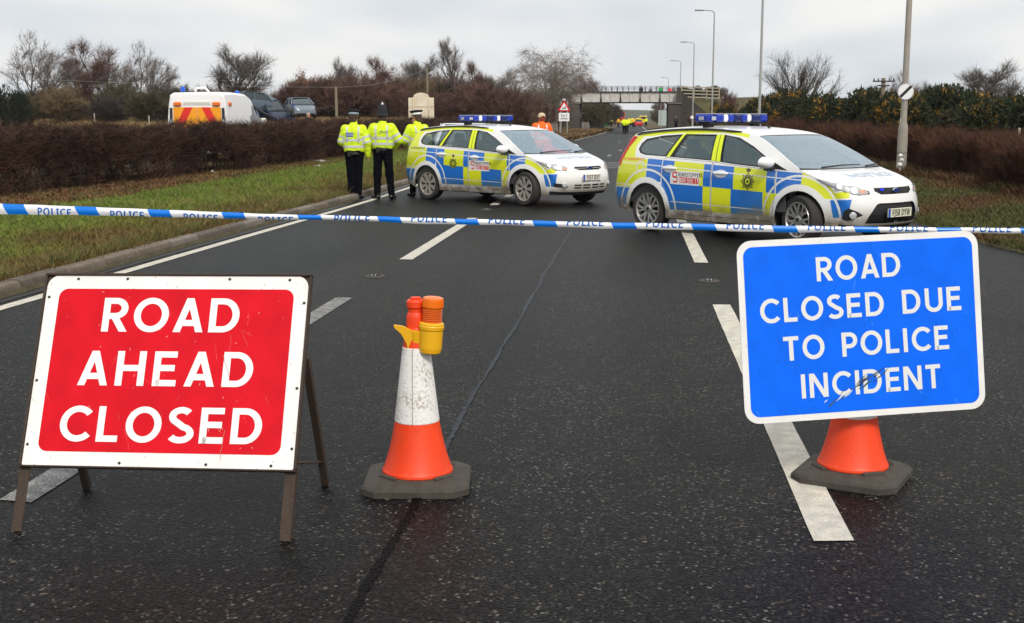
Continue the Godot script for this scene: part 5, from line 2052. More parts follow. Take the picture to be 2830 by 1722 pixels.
	var hd2 := car_cover([[-0.97, 10.2], [0.97, 10.2], [0.97, 13.9], [-0.97, 13.9]], -0.035, Vector2(0.2, 0.5))
	lining.v.append_array(hd2.v)
	lining.uv.append_array(hd2.uv)
	lining.c.append_array(hd2.c)
	lining.box(Vector3(-0.35, 0.40, 0), Vector3(2.9, 0.06, 1.5))
	put("cabin_lining", lining.mesh(0), mat(0.075, 0.077, 0.08, 0.9), car)
	var ds := G.new()
	ds.box(Vector3(1.08, 0.84, 0), Vector3(0.55, 0.20, 1.50), Basis(Vector3.BACK, -0.12), 0.06)
	ds.tube([Vector3(0.86, 0.98, 0.36), Vector3(0.80, 0.96, 0.36)], [0.02, 0.03], 8)
	var ring: Array = []
	var rr2: Array = []
	for k in 19:
		ring.append(Vector3(0.74, 0.95, 0.36) + Basis(Vector3.BACK, 0.45) * Vector3(0, 0.18 * cos(TAU * k / 18.0), 0.18 * sin(TAU * k / 18.0)))
		rr2.append(0.014)
	ds.tube(ring, rr2, 6)
	put("dashboard", ds.mesh(30.0), mat(0.03, 0.03, 0.032, 0.8), car)
	for z in [0.38, -0.38]:
		for x in [0.15, -0.72]:
			var sg2 := G.new()
			sg2.box(Vector3(x + 0.22, 0.55, z), Vector3(0.52, 0.18, 0.50), Basis.IDENTITY, 0.05)
			sg2.box(Vector3(x - 0.08, 0.86, z), Vector3(0.16, 0.64, 0.48), Basis(Vector3.BACK, 0.30), 0.06)
			sg2.box(Vector3(x - 0.20, 1.22, z), Vector3(0.10, 0.18, 0.27), Basis(Vector3.BACK, 0.15), 0.04)
			put("seat", sg2.mesh(30.0), mat(0.05, 0.053, 0.06, 0.9), car)
	var pr := G.new()
	pr.box(Vector3(0.52, 1.30, 0), Vector3(0.03, 0.06, 0.20), Basis.IDENTITY, 0.012)
	put("rear_view_mirror", pr.mesh(30.0), M.black, car)
	return car


func patrol_cars() -> void:
	M.car_white = mat(0.80, 0.80, 0.80, 0.28)
	M.car_white.clearcoat_enabled = true
	M.car_white.clearcoat = 0.6
	M.car_white.clearcoat_roughness = 0.06
	var gl := StandardMaterial3D.new()
	gl.albedo_color = Color(0.25, 0.43, 0.45, 0.17)
	gl.transparency = BaseMaterial3D.TRANSPARENCY_ALPHA
	gl.roughness = 0.01
	gl.metallic_specular = 1.0
	M.car_glass = gl
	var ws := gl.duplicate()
	ws.albedo_color = Color(0.60, 0.76, 0.85, 0.20)  # sky reflection on the screen painted in as a pale bluish film
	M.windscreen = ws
	M.trim = mat(0.022, 0.022, 0.024, 0.55)
	M.tyre = mat(0.030, 0.028, 0.026, 0.85)
	M.chrome = mat(0.72, 0.72, 0.73, 0.15, 1.0)
	M.rim_bright = mat(0.50, 0.49, 0.47, 0.35, 0.75)
	M.rim_dull = mat(0.40, 0.37, 0.33, 0.5, 0.5)
	M.lamp_glass = mat(0.40, 0.42, 0.44, 0.06)
	M.lamp_glass.clearcoat_enabled = true
	M.tail_red = mat(0.55, 0.012, 0.02, 0.15)
	M.hi_yellow = mat(0.70, 0.80, 0.010, 0.4)
	M.bar_blue = mat(0.008, 0.035, 0.36, 0.12)
	M.bar_deep = mat(0.004, 0.012, 0.10, 0.12)
	M.bar_clear = mat(0.80, 0.81, 0.83, 0.15)
	M.blue_glow = mat(0.02, 0.06, 0.7, 0.2)
	M.blue_glow.emission_enabled = true
	M.blue_glow.emission = Color(0.05, 0.15, 1.0)
	M.blue_glow.emission_energy_multiplier = 1.0
	patrol_car("police_estate_car", "nearer white, blue and yellow police estate car with FJ58 DYW number plate", Vector3(1.791, 0, -17.505), deg_to_rad(-44.3), true, "FJ58 DYW", livery(true, 0.8, 5), 0.0)
	patrol_car("police_estate_car", "farther white, blue and yellow police estate car with FJ57 DXY number plate", Vector3(-2.464, 0, -24.175), deg_to_rad(-38.28), false, "FJ57 DXY", livery(false, 0.6, 6), 0.0)
	var r := put("red_cloth", rag(17, 0.34), mat(0.62, 0.03, 0.045, 0.9))  # crumpled red sheet set behind the screen
	tag(r, "red cloth lying behind the windscreen of the farther police car", "jacket")
	r.transform = Transform3D(Basis(Vector3.UP, deg_to_rad(-38.28)), Vector3(-2.464, 0, -24.175)) * Transform3D(Basis(Vector3.UP, 0.6).scaled(Vector3(0.9, 2.4, 1.6)), Vector3(0.86, 0.86, -0.36))



# ---------------------------------------------------------------- the closure in front
func rounded(w: float, h: float, r: float, r_low := -1.0) -> PackedVector2Array:
	var o := PackedVector2Array()
	var rl := r if r_low < 0.0 else r_low
	for q in [[1, 1, 0.0, r], [-1, 1, 90.0, r], [-1, -1, 180.0, rl], [1, -1, 270.0, rl]]:
		var rr: float = q[3]
		if rr < 0.002:
			o.append(Vector2(q[0] * w * 0.5, q[1] * h * 0.5))
			continue
		for p in arc(q[0] * (w * 0.5 - rr), q[1] * (h * 0.5 - rr), rr, rr, q[2], q[2] + 90.0, 8):
			o.append(p)
	return o


func worn(base: Color, marks: Array, size: int, sd: int, metre: float, mottle := 0.06) -> StandardMaterial3D:
	# enamel with faint mottling and small chips; marks: [colour, how many, least and greatest length in pixels]
	var n1 := noise_bytes(FastNoiseLite.TYPE_SIMPLEX_SMOOTH, 0.008, size, sd, 4)
	var im := Image.create(size, size, false, Image.FORMAT_RGB8)
	var out := PackedByteArray()
	out.resize(size * size * 3)
	for i in size * size:
		var c := base * (1.0 + mottle * (n1[i] / 127.5 - 1.0) * 2.0)
		c = c.linear_to_srgb()
		out[i * 3] = clampi(int(c.r * 255), 0, 255)
		out[i * 3 + 1] = clampi(int(c.g * 255), 0, 255)
		out[i * 3 + 2] = clampi(int(c.b * 255), 0, 255)
	im.set_data(size, size, false, Image.FORMAT_RGB8, out)
	var rg := RandomNumberGenerator.new()
	rg.seed = sd
	for m in marks:
		for i in int(m[1]):
			var p := Vector2(rg.randf(), rg.randf()) * size
			var a := rg.randf_range(-1.2, 1.2) + PI * 0.5
			var l := rg.randf_range(m[2], m[3])
			var d := Vector2(cos(a), sin(a))
			var steps := maxi(int(l), 1)
			for k in steps:
				p += d + Vector2(rg.randfn(), rg.randfn()) * 0.35
				var q := Vector2i(posmod(int(p.x), size), posmod(int(p.y), size))
				im.set_pixelv(q, im.get_pixelv(q).lerp((m[0] as Color).linear_to_srgb(), rg.randf_range(0.3, 0.95)))
				if m[3] < 9 and rg.randf() < 0.5:
					im.set_pixel(posmod(q.x + 1, size), q.y, (m[0] as Color).linear_to_srgb())
	var mt := StandardMaterial3D.new()
	mt.albedo_texture = ImageTexture.create_from_image(im)
	mt.roughness = 0.38
	mt.uv1_scale = Vector3.ONE / metre
	return mt


func red_sign() -> void:
	var sg := thing("road_closed_sign", "red ROAD AHEAD CLOSED sign leaning back in a rusty A-frame on the road", "road sign", Vector3(-1.836, 0, -4.659))
	var basis := Basis(Vector3.UP, deg_to_rad(-0.62)) * Basis(Vector3.RIGHT, deg_to_rad(-25.05)) * Basis(Vector3.BACK, deg_to_rad(0.64))
	var t := Transform3D(basis, Vector3(0, 0.6015, 0))
	var white := worn(Color(0.80, 0.79, 0.76), [[Color(0.22, 0.13, 0.07), 90, 2, 8], [Color(0.5, 0.45, 0.38), 90, 3, 30], [Color(0.35, 0.16, 0.06), 14, 8, 26]], 512, 401, 0.9, 0.04)
	var red := worn(Color(0.60, 0.006, 0.016), [[Color(0.72, 0.55, 0.45), 46, 2, 7], [Color(0.68, 0.25, 0.2), 22, 8, 50], [Color(0.35, 0.01, 0.02), 40, 4, 30]], 512, 402, 0.9, 0.06)
	red.metallic_specular = 0.25
	var rust := StandardMaterial3D.new()
	rust.albedo_texture = mottled(Color(0.014, 0.012, 0.011), Color(0.034, 0.022, 0.014), Color(0.13, 0.075, 0.04), 256, 0.03, 403, 0.5)
	rust.roughness = 0.8
	tri_planar(rust, 3.0)
	M.rust = rust
	var g := G.new()
	g.prism(rounded(1.098, 0.786, 0.05, 0.008), -0.004, 0.0, t)
	var plate := put("plate", g.mesh(20.0), white, sg)
	g = G.new()
	g.prism(rounded(0.985, 0.672, 0.038), 0.0004, 0.0010, t)
	put("red_panel", g.mesh(20.0), red, plate)
	var row := 0
	for q in [["ROAD", 0.226, 0.145, 1.14], ["AHEAD", 0.003, 0.19, 1.14], ["CLOSED", -0.224, 0.155, 1.14]]:
		g = G.new()
		letters(g, q[0], 0.1425, 0.178, q[2], t * Transform3D(Basis.IDENTITY, Vector3(-0.006 + 0.004 * row, q[1], 0)), 0.0016, q[3])
		put("lettering", g.mesh(0), M.letter_white, plate)
		row += 1
	# rivets along the edge
	for q in [[-0.42, 0.378], [-0.21, 0.379], [0.22, 0.379], [0.47, 0.376], [-0.535, 0.30], [-0.537, -0.05], [-0.537, -0.31], [0.537, 0.28], [0.537, -0.07], [0.537, -0.31], [-0.15, -0.378], [0.2, -0.378], [0.46, -0.378]]:
		g = G.new()
		g.lathe([Vector2(0.0065, 0), Vector2(0.005, 0.003), Vector2(0, 0.004)], 8, t * Transform3D(Basis(Vector3.RIGHT, PI * 0.5), Vector3(q[0], q[1], 0)))
		put("rivet", g.mesh(30.0), rust, plate)
	# scratches that run across letters and panel
	var rg := RandomNumberGenerator.new()
	rg.seed = 44
	for q in [[0.225, 0.06, 0.010, 0.09], [0.265, -0.24, -0.006, 0.12]]:
		g = G.new()
		var p := Vector2(q[0], q[1])
		for k in 9:
			var n := p + Vector2(float(q[2]) / 3.0 + rg.randfn() * 0.002, -float(q[3]) / 9.0)
			g.quad(t * Vector3(p.x - 0.0009, p.y, 0.0027), t * Vector3(p.x + 0.0009, p.y, 0.0027), t * Vector3(n.x + 0.0009, n.y, 0.0027), t * Vector3(n.x - 0.0009, n.y, 0.0027))
			p = n
		put("scratch", g.mesh(0), mat(0.42, 0.20, 0.14), plate)
	g = G.new()
	g.box(t * Vector3(0, 0.397, -0.008), Vector3(1.122, 0.010, 0.034), basis, 0.003)
	g.box(t * Vector3(0, -0.396, -0.008), Vector3(1.122, 0.008, 0.030), basis, 0.003)
	for s in [-1.0, 1.0]:
		g.box(t * Vector3(0.556 * s, 0, -0.0085), Vector3(0.009, 0.784, 0.034), basis, 0.003)
		g.prism(poly([[0.552 * s, 0.391], [0.552 * s, 0.335], [0.49 * s, 0.391]]), -0.02, -0.006, t)
	put("frame", g.mesh(20.0), rust, sg)
	for s in [-1.0, 1.0]:
		g = G.new()
		var a := t * Vector3(0.536 * s, -0.385, -0.022)
		var b := t * Vector3(0.536 * s + (0.015 if s < 0 else -0.006) * s, -0.401 - 0.262, -0.022)
		g.box((a + b) * 0.5, Vector3(0.044, a.distance_to(b), 0.006), basis, 0.002)
		g.box((a + b) * 0.5 + basis * Vector3(0.019 * s, 0, -0.018), Vector3(0.006, a.distance_to(b), 0.034), basis, 0.002)
		put("front_leg", g.mesh(20.0), rust, sg)
	for q in [[0.55, 0.06, 0.516, -0.451], [-0.50, 0.06, -0.50, -0.29]]:
		g = G.new()
		var top := t * Vector3(q[0], q[1], -0.03)
		var foot := Vector3(q[2], 0.0, q[3])
		var d := (foot - top).normalized()
		var bz := Basis(Vector3.RIGHT.slide(d).normalized(), d, Vector3.RIGHT.slide(d).normalized().cross(d))
		g.box((top + foot) * 0.5, Vector3(0.030, top.distance_to(foot), 0.006), bz, 0.002)
		g.box((top + foot) * 0.5 + bz * Vector3(0.013, 0, 0.013), Vector3(0.005, top.distance_to(foot), 0.028), bz, 0.002)
		put("back_leg", g.mesh(20.0), rust, sg)
	g = G.new()
	var st := (t * Vector3(0.55, 0.06, -0.03)).lerp(Vector3(0.516, 0, -0.451), 0.80)
	var sf := t * Vector3(0.54, -0.36, -0.03)
	g.tube([st, sf], [0.006, 0.006], 6)
	put("side_stay", g.mesh(0), rust, sg)


func cone(label: String, at: Vector3, turn: float, sd: int, dirty: Material) -> Node3D:
	var c := thing("traffic_cone", label, "traffic cone", at, turn, "traffic cones in front of the tape")
	var g := G.new()
	# rubber foot: a chamfered square, thin at the rim, rising to a collar
	var rim := [[0.23, 0.17], [0.17, 0.23], [-0.17, 0.23], [-0.23, 0.17], [-0.23, -0.17], [-0.17, -0.23], [0.17, -0.23], [0.23, -0.17]]
	for i in 8:
		var a := Vector2(rim[i][0], rim[i][1])
		var b := Vector2(rim[(i + 1) % 8][0], rim[(i + 1) % 8][1])
		var rings := [[1.0, 0.0], [1.0, 0.026], [0.965, 0.036], [0.80, 0.050], [0.66, 0.056], [0.40, 0.056]]
		for k in 5:
			var r0: Array = rings[k]
			var r1: Array = rings[k + 1]
			g.quad(Vector3(b.x * r0[0], r0[1], b.y * r0[0]), Vector3(a.x * r0[0], r0[1], a.y * r0[0]), Vector3(a.x * r1[0], r1[1], a.y * r1[0]), Vector3(b.x * r1[0], r1[1], b.y * r1[0]))
	for k in 4:
		var bb := Basis(Vector3.UP, k * PI * 0.5 + 0.78)
		g.box(bb * Vector3(0.168, 0.058, 0), Vector3(0.022, 0.020, 0.10), bb, 0.005)
	put("foot", g.mesh(25.0), M.cone_foot, c)
	g = G.new()
	g.lathe([Vector2(0.150, 0.052), Vector2(0.156, 0.060), Vector2(0.155, 0.070), Vector2(0.147, 0.083), Vector2(0.130, 0.135), Vector2(0.115, 0.195), Vector2(0.104, 0.25), Vector2(0.0965, 0.29), Vector2(0.058, 0.61), Vector2(0.048, 0.69), Vector2(0.042, 0.70), Vector2(0.0415, 0.748), Vector2(0.033, 0.766), Vector2(0.033, 0.780), Vector2(0.0395, 0.788), Vector2(0.0395, 0.812), Vector2(0.034, 0.820), Vector2(0.022, 0.821), Vector2(0.023, 0.830), Vector2(0.0, 0.832)], 40)
	put("cone_body", g.mesh(25.0), M.cone_red, c)
	g = G.new()
	g.lathe([Vector2(0.0972, 0.286), Vector2(0.0985, 0.289), Vector2(0.0602, 0.612), Vector2(0.0580, 0.614)], 40)
	for i in g.uv.size():
		g.uv[i] = Vector2(g.uv[i].x * 0.5, g.uv[i].y)
	var sl := put("reflective_sleeve", g.mesh(25.0), dirty, c)
	g = G.new()
	g.box(Vector3(-0.012, 0.45, 0.0805), Vector3(0.004, 0.328, 0.0015), Basis(Vector3.RIGHT, -0.118))
	put("sleeve_seam", g.mesh(0), mat(0.40, 0.37, 0.31), sl)
	return c


# prismatic sheeting: faint ring pattern, grime rubbed into patches and streaks
func sleeve_print() -> ImageTexture:
	var n := 512
	var low := noise_bytes(FastNoiseLite.TYPE_SIMPLEX_SMOOTH, 0.006, n, 431, 2)
	var fine := noise_bytes(FastNoiseLite.TYPE_SIMPLEX, 0.05, n, 432, 3)
	var out := PackedByteArray()
	out.resize(n * n * 3)
	for y in n:
		for x in n:
			var i := y * n + x
			var row := y / 36
			var cx := posmod(x + (16 if row % 2 else 0), 32) - 16
			var cy := y % 36 - 18
			var r := sqrt(float(cx * cx + cy * cy))
			var d := clampf((low[i] / 255.0 - 0.52) * 4.0, 0.0, 1.0) * clampf((fine[i] / 255.0 - 0.42) * 3.2, 0.0, 1.0)
			d = maxf(d * 0.75, 0.9 * clampf((fine[i] / 255.0 - 0.74) * 6.0, 0.0, 1.0))
			if absf(r - 13.0) < 1.3:
				d = maxf(d, 0.12 + 0.25 * clampf((low[i] / 255.0 - 0.35) * 3.0, 0.0, 1.0))
			var c := Color(0.80, 0.795, 0.775).lerp(Color(0.20, 0.125, 0.06), d * 0.75).linear_to_srgb()
			out[i * 3] = int(c.r * 255)
			out[i * 3 + 1] = int(c.g * 255)
			out[i * 3 + 2] = int(c.b * 255)
	return picture(out, n, n)


func cones() -> void:
	M.cone_red = worn(Color(0.80, 0.052, 0.005), [[Color(0.30, 0.05, 0.02), 30, 6, 40], [Color(0.85, 0.22, 0.10), 26, 4, 30]], 256, 411, 0.5, 0.05)
	M.cone_red.roughness = 0.5
	M.cone_foot = mat(0.075, 0.068, 0.058, 0.9)
	M.cone_foot.albedo_texture = mottled(Color(0.9, 0.9, 0.9), Color(0.6, 0.57, 0.52), Color(0.35, 0.3, 0.26), 256, 0.02, 412, 0.5)
	tri_planar(M.cone_foot, 3.0)
	var dirty := StandardMaterial3D.new()
	dirty.albedo_texture = sleeve_print()
	dirty.roughness = 0.55
	dirty.uv1_scale = Vector3(2.0, 1.6, 1.0)
	var c1 := cone("whole traffic cone with a hazard lamp, alone in the middle of the road", Vector3(-0.922, 0, -5.19), 0.10, 1, dirty)
	cone("traffic cone that carries the blue sign, only its orange lower part showing", Vector3(1.005, 0, -5.475), -0.42, 2, dirty)
	# ---- hazard lamp hooked over the first cone
	var l := thing("hazard_lamp", "amber hazard lamp with yellow battery case hooked on the cone top", "lamp", Vector3(-0.922, 0.585, -5.19))
	var yel := mat(0.80, 0.42, 0.008, 0.4)
	yel.subsurf_scatter_enabled = true
	yel.subsurf_scatter_strength = 0.1
	var at := Transform3D(Basis(Vector3.BACK, -0.07), Vector3(0.066, 0.010, 0.035))
	var g := G.new()
	g.lathe([Vector2(0, 0.0), Vector2(0.044, 0.0), Vector2(0.047, 0.004), Vector2(0.049, 0.018), Vector2(0.050, 0.02), Vector2(0.0505, 0.100), Vector2(0.054, 0.104), Vector2(0.055, 0.117), Vector2(0.053, 0.121), Vector2(0.053, 0.128), Vector2(0.046, 0.134), Vector2(0.02, 0.135)], 32, at)
	put("battery_case", g.mesh(25.0), yel, l)
	var amber := mat(0.85, 0.21, 0.008, 0.12)
	amber.backlight_enabled = true
	amber.backlight = Color(1.0, 0.45, 0.05)
	amber.clearcoat_enabled = true
	var prof: Array = [Vector2(0.042, 0.132)]
	for k in 7:
		prof.append(Vector2(0.0445, 0.136 + k * 0.0085))
		prof.append(Vector2(0.0405, 0.140 + k * 0.0085))
	prof.append_array([Vector2(0.0425, 0.200), Vector2(0.0425, 0.203)])
	g = G.new()
	g.lathe(prof, 32, at)
	put("lens", g.mesh(20.0), amber, l)
	g = G.new()
	g.lathe([Vector2(0.043, 0.197), Vector2(0.0455, 0.199), Vector2(0.0458, 0.232), Vector2(0.043, 0.239), Vector2(0.032, 0.243), Vector2(0.0, 0.245)], 32, at)
	for k in 24:
		var b := Basis(Vector3.UP, TAU * k / 24.0)
		g.box(at * (b * Vector3(0.0455, 0.215, 0)), Vector3(0.002, 0.026, 0.004), at.basis * b)
	put("lens_cap", g.mesh(25.0), mat(0.85, 0.17, 0.006, 0.25), l)
	g = G.new()
	# the bracket: a cup round the cone top with a hook that sweeps out to the left
	g.lathe([Vector2(0.044, 0.015), Vector2(0.053, 0.105), Vector2(0.050, 0.106), Vector2(0.042, 0.016)], 24, Transform3D(Basis.IDENTITY, Vector3(0.004, 0.0, 0.006)), -PI * 0.55, PI * 0.15)
	g.prism(poly([[-0.088, 0.130], [-0.052, 0.126], [-0.012, 0.108], [0.016, 0.106], [0.018, 0.012], [-0.010, 0.006], [-0.024, 0.014], [-0.034, 0.052], [-0.056, 0.092], [-0.086, 0.119]]), 0.036, 0.052, Transform3D.IDENTITY)
	put("bracket", g.mesh(25.0), yel, l)


func blue_sign() -> void:
	var s := thing("police_incident_sign", "tilted blue sign reading ROAD CLOSED DUE TO POLICE INCIDENT, perched on a cone", "road sign", Vector3(1.002, 0.7055, -5.364))
	var basis := Basis(Vector3.UP, deg_to_rad(13.58)) * Basis(Vector3.RIGHT, deg_to_rad(-8.74)) * Basis(Vector3.BACK, deg_to_rad(1.86))
	var t := Transform3D(basis, Vector3.ZERO)
	var white := worn(Color(0.76, 0.76, 0.74), [[Color(0.45, 0.28, 0.15), 30, 2, 8], [Color(0.5, 0.48, 0.44), 60, 4, 40]], 512, 421, 0.9, 0.04)
	var blue := worn(Color(0.003, 0.135, 0.86), [[Color(0.35, 0.5, 0.8), 26, 3, 30], [Color(0.02, 0.02, 0.16), 40, 2, 7], [Color(0.004, 0.09, 0.5), 60, 8, 50]], 512, 422, 0.9, 0.05)
	blue.roughness = 0.3
	blue.metallic_specular = 0.25
	var g := G.new()
	g.prism(rounded(1.095, 0.782, 0.065), -0.004, 0.0, t)
	var plate := put("plate", g.mesh(20.0), white, s)
	g = G.new()
	g.prism(rounded(1.040, 0.727, 0.042), 0.0004, 0.0010, t)
	put("blue_panel", g.mesh(20.0), blue, plate)
	for q in [["ROAD", 0.257, -0.005, 0.13], ["CLOSED DUE", 0.092, 0.0, 0.155], ["TO POLICE", -0.074, 0.015, 0.15], ["INCIDENT", -0.240, 0.025, 0.13]]:
		for word in q[0].count(" ") + 1:
			g = G.new()
			letters(g, q[0], 0.1036, 0.172, q[3], t * Transform3D(Basis(Vector3.BACK, 0.012), Vector3(q[2], q[1], 0)), 0.0016, 1.06, word)
			put("lettering", g.mesh(0), M.letter_grey, plate)
	# rubbed scuffs across the last line
	var rg := RandomNumberGenerator.new()
	rg.seed = 47
	for i in 26:
		g = G.new()
		var p := Vector2(rg.randf_range(-0.20, 0.06), 0.0)
		p.y = -0.335 + (p.x + 0.2) * 0.45 + rg.randf_range(-0.02, 0.015)
		var l := rg.randf_range(0.02, 0.085)
		var a := rg.randf_range(0.45, 0.75)
		var d := Vector2(cos(a), sin(a))
		var n := Vector2(-d.y, d.x) * rg.randf_range(0.0015, 0.005)
		g.quad(t * Vector3(p.x, p.y, 0.0028), t * Vector3(p.x + d.x * l * 0.5 + n.x, p.y + d.y * l * 0.5 + n.y, 0.0029), t * Vector3(p.x + d.x * l, p.y + d.y * l, 0.0028), t * Vector3(p.x + d.x * l * 0.5 - n.x, p.y + d.y * l * 0.5 - n.y, 0.0028))
		put("scuff", g.mesh(0), [M.black, mat(0.03, 0.09, 0.11), mat(0.6, 0.66, 0.7)][0 if i % 3 == 0 else (1 if i % 5 else 2)], plate)
	g = G.new()
	g.box(t * Vector3(0.02, -0.05, -0.018), Vector3(0.05, 0.5, 0.025), basis, 0.003)
	g.box(t * Vector3(0, 0.2, -0.018), Vector3(0.9, 0.04, 0.022), basis, 0.003)
	g.box(t * Vector3(0, -0.25, -0.018), Vector3(0.9, 0.04, 0.022), basis, 0.003)
	put("back_rail", g.mesh(20.0), M.galvanised, s)


func tape() -> void:
	# printed film: one word and one slanted bar per repeat
	var w := 512
	var h := 86
	var im := Image.create(w, h, false, Image.FORMAT_RGB8)
	im.fill(lin(0.80, 0.81, 0.83))
	var blue := lin(0.005, 0.19, 0.74)
	poly_fill(im, PackedVector2Array([Vector2(340, 0), Vector2(492, 0), Vector2(545, h), Vector2(393, h)]), blue)
	poly_fill(im, PackedVector2Array([Vector2(340 - w, 0), Vector2(492 - w, 0), Vector2(545 - w, h), Vector2(393 - w, h)]), blue)
	var g := G.new()
	typed(g, "POLICE", 52.0, func(p: Vector2) -> Vector3: return Vector3(200.0 + p.x, 45.0 - p.y, 0), true, 0.98)
	for i in range(0, g.v.size(), 3):
		poly_fill(im, PackedVector2Array([Vector2(g.v[i].x, g.v[i].y), Vector2(g.v[i + 1].x, g.v[i + 1].y), Vector2(g.v[i + 2].x, g.v[i + 2].y)]), lin(0.008, 0.12, 0.48))
	var film := StandardMaterial3D.new()
	film.albedo_texture = ImageTexture.create_from_image(im)
	film.roughness = 0.28
	film.backlight_enabled = true
	film.backlight = Color(0.25, 0.25, 0.25)
	# stations along the line: x, upper edge, lower edge (metres), where the print starts across the width
	var st := [[-10.5, 1.22, 1.142, 0.0], [-5.30, 1.128, 1.047, 0.0], [-4.27, 1.107, 1.028, 0.02], [-3.53, 1.086, 1.0275, 0.0], [-3.08, 1.073, 1.0265, 0.0], [-2.60, 1.059, 1.019, 0.0], [-2.03, 1.041, 1.012, 0.02], [-1.62, 1.036, 1.010, 0.30], [-1.50, 1.034, 1.004, 0.52], [-1.18, 1.026, 0.991, 0.50], [-0.72, 1.018, 0.988, 0.50], [-0.17, 1.009, 0.974, 0.52], [0.35, 1.006, 0.971, 0.50], [0.83, 1.0, 0.961, 0.48], [1.15, 0.998, 0.966, 0.50], [1.70, 0.996, 0.966, 0.50], [2.9, 0.995, 0.965, 0.50], [9.0, 1.03, 0.985, 0.45]]
	var z := -7.0
	var m := G.new()
	var rows: Array = []
	var dist := 0.0
	var steps := 24
	var rg := RandomNumberGenerator.new()
	rg.seed = 5
	for i in st.size() - 1:
		for k in steps:
			var f := float(k) / steps
			var x := lerpf(st[i][0], st[i + 1][0], f)
			var hi := lerpf(st[i][1], st[i + 1][1], f) + 0.0008 * sin(x * 21.0)
			var lo := lerpf(st[i][2], st[i + 1][2], f) + 0.0010 * sin(x * 17.0 + 1.0)
			var v0 := lerpf(st[i][3], st[i + 1][3], f)
			var hgt := hi - lo
			var zz := z + 0.010 * sin(x * 2.1)
			var u := (x + 4.03) / 0.449
			var span := clampf(hgt / 0.078, 0.0, 1.0 - v0)
			var row: Array = []
			for j in 6:
				var q := j / 5.0
				row.append([Vector3(x, lerpf(hi, lo, q), zz + 0.008 * sin(q * PI)), Vector2(u + 0.01 * q, v0 + span * q)])
			# the rest of the width folded away behind
			row.append([Vector3(x, lo + hgt * 0.15, zz - 0.007), Vector2(u, minf(v0 + span * 1.2, 1.0))])
			row.append([Vector3(x, hi - hgt * 0.25, zz - 0.008), Vector2(u, 1.0)])
			rows.append(row)
	for i in rows.size() - 1:
		for j in 7:
			var a: Array = rows[i][j]
			var b: Array = rows[i][j + 1]
			var c: Array = rows[i + 1][j + 1]
			var d: Array = rows[i + 1][j]
			m.quad(b[0], c[0], d[0], a[0], b[1], c[1], d[1], a[1])
	tag(put("police_tape", m.mesh(50.0), film), "blue and white POLICE barrier tape stretched right across the road", "barrier tape")


func details() -> void:
	# reflecting road studs
	for q in [[-2.60, -12.28, "worn road stud on the left lane line between two dashes"], [0.775, -12.25, "worn road stud on the right lane line between two dashes"], [-2.55, -21.65, "road stud beneath the tape before the farther car"]]:
		var s := thing("road_stud", q[2], "road stud", Vector3(q[0], 0, q[1]), 0.0, "reflecting studs on the lane lines")
		var g := G.new()
		g.lathe([Vector2(0.115, 0.003), Vector2(0.10, 0.010), Vector2(0.075, 0.012), Vector2(0.07, 0.006), Vector2(0, 0.006)], 18, Transform3D(Basis.IDENTITY.scaled(Vector3(0.95, 1, 1.25)), Vector3.ZERO))
		put("housing", g.mesh(20.0), M.stone, s)
		g = G.new()
		g.box(Vector3(0, 0.014, 0), Vector3(0.07, 0.018, 0.13), Basis.IDENTITY, 0.006)
		put("rubber_insert", g.mesh(20.0), M.rubber, s)
		for x in [-0.018, 0.018]:
			g = G.new()
			g.lathe([Vector2(0.009, 0), Vector2(0.006, 0.006), Vector2(0, 0.008)], 8, Transform3D(Basis(Vector3.RIGHT, PI * 0.5), Vector3(x, 0.016, 0.065)))
			put("reflector", g.mesh(30.0), M.chrome, s)
	# litter
	for q in [[-10.35, -39.3, 0.55, "white plastic sheet lying crumpled under the left hedge"], [-9.3, -36.0, 0.22, "scrap of white litter on the left verge near the officers"], [-10.0, -44.0, 0.3, "pale litter scrap by the hedge left of the officers"], [-10.6, -30.5, 0.3, "pale litter under the hedge at middle left"], [-10.9, -26.0, 0.22, "small white litter under the hedge nearer the left edge"]]:
		tag(put("litter", rag(int(q[0] * 7), q[2]), mat(0.70, 0.70, 0.68, 0.5)), q[3], "litter").position = Vector3(q[0], height(q[0], q[1]) + 0.02, q[1])
	var rb := put("torn_carrier_bag", rag_tall(), mat(0.72, 0.72, 0.72, 0.5))
	tag(rb, "torn white plastic bag snagged on twigs beside the near lamp column", "litter")
	rb.position = Vector3(6.93, height(6.93, -33.0), -33.0)
	rb.scale = Vector3(0.55, 0.5, 0.55)
	for i in 14:
		pass


func rag(sd: int, size: float) -> ArrayMesh:
	var rg := RandomNumberGenerator.new()
	rg.seed = sd
	var g := G.new()
	var n := 8
	var p: Array = []
	for i in n + 1:
		var row: Array = []
		for j in n + 1:
			var r := Vector2(i - n * 0.5, j - n * 0.5) / (n * 0.5)
			row.append(Vector3(r.x * size + rg.randfn() * 0.04 * size, absf(rg.randfn()) * 0.16 * size * (1.2 - r.length()) + 0.05 * size, r.y * size * 0.45 + rg.randfn() * 0.05 * size))
		p.append(row)
	for i in n:
		for j in n:
			g.quad(p[i][j], p[i][j + 1], p[i + 1][j + 1], p[i + 1][j])
	return g.mesh(60.0)


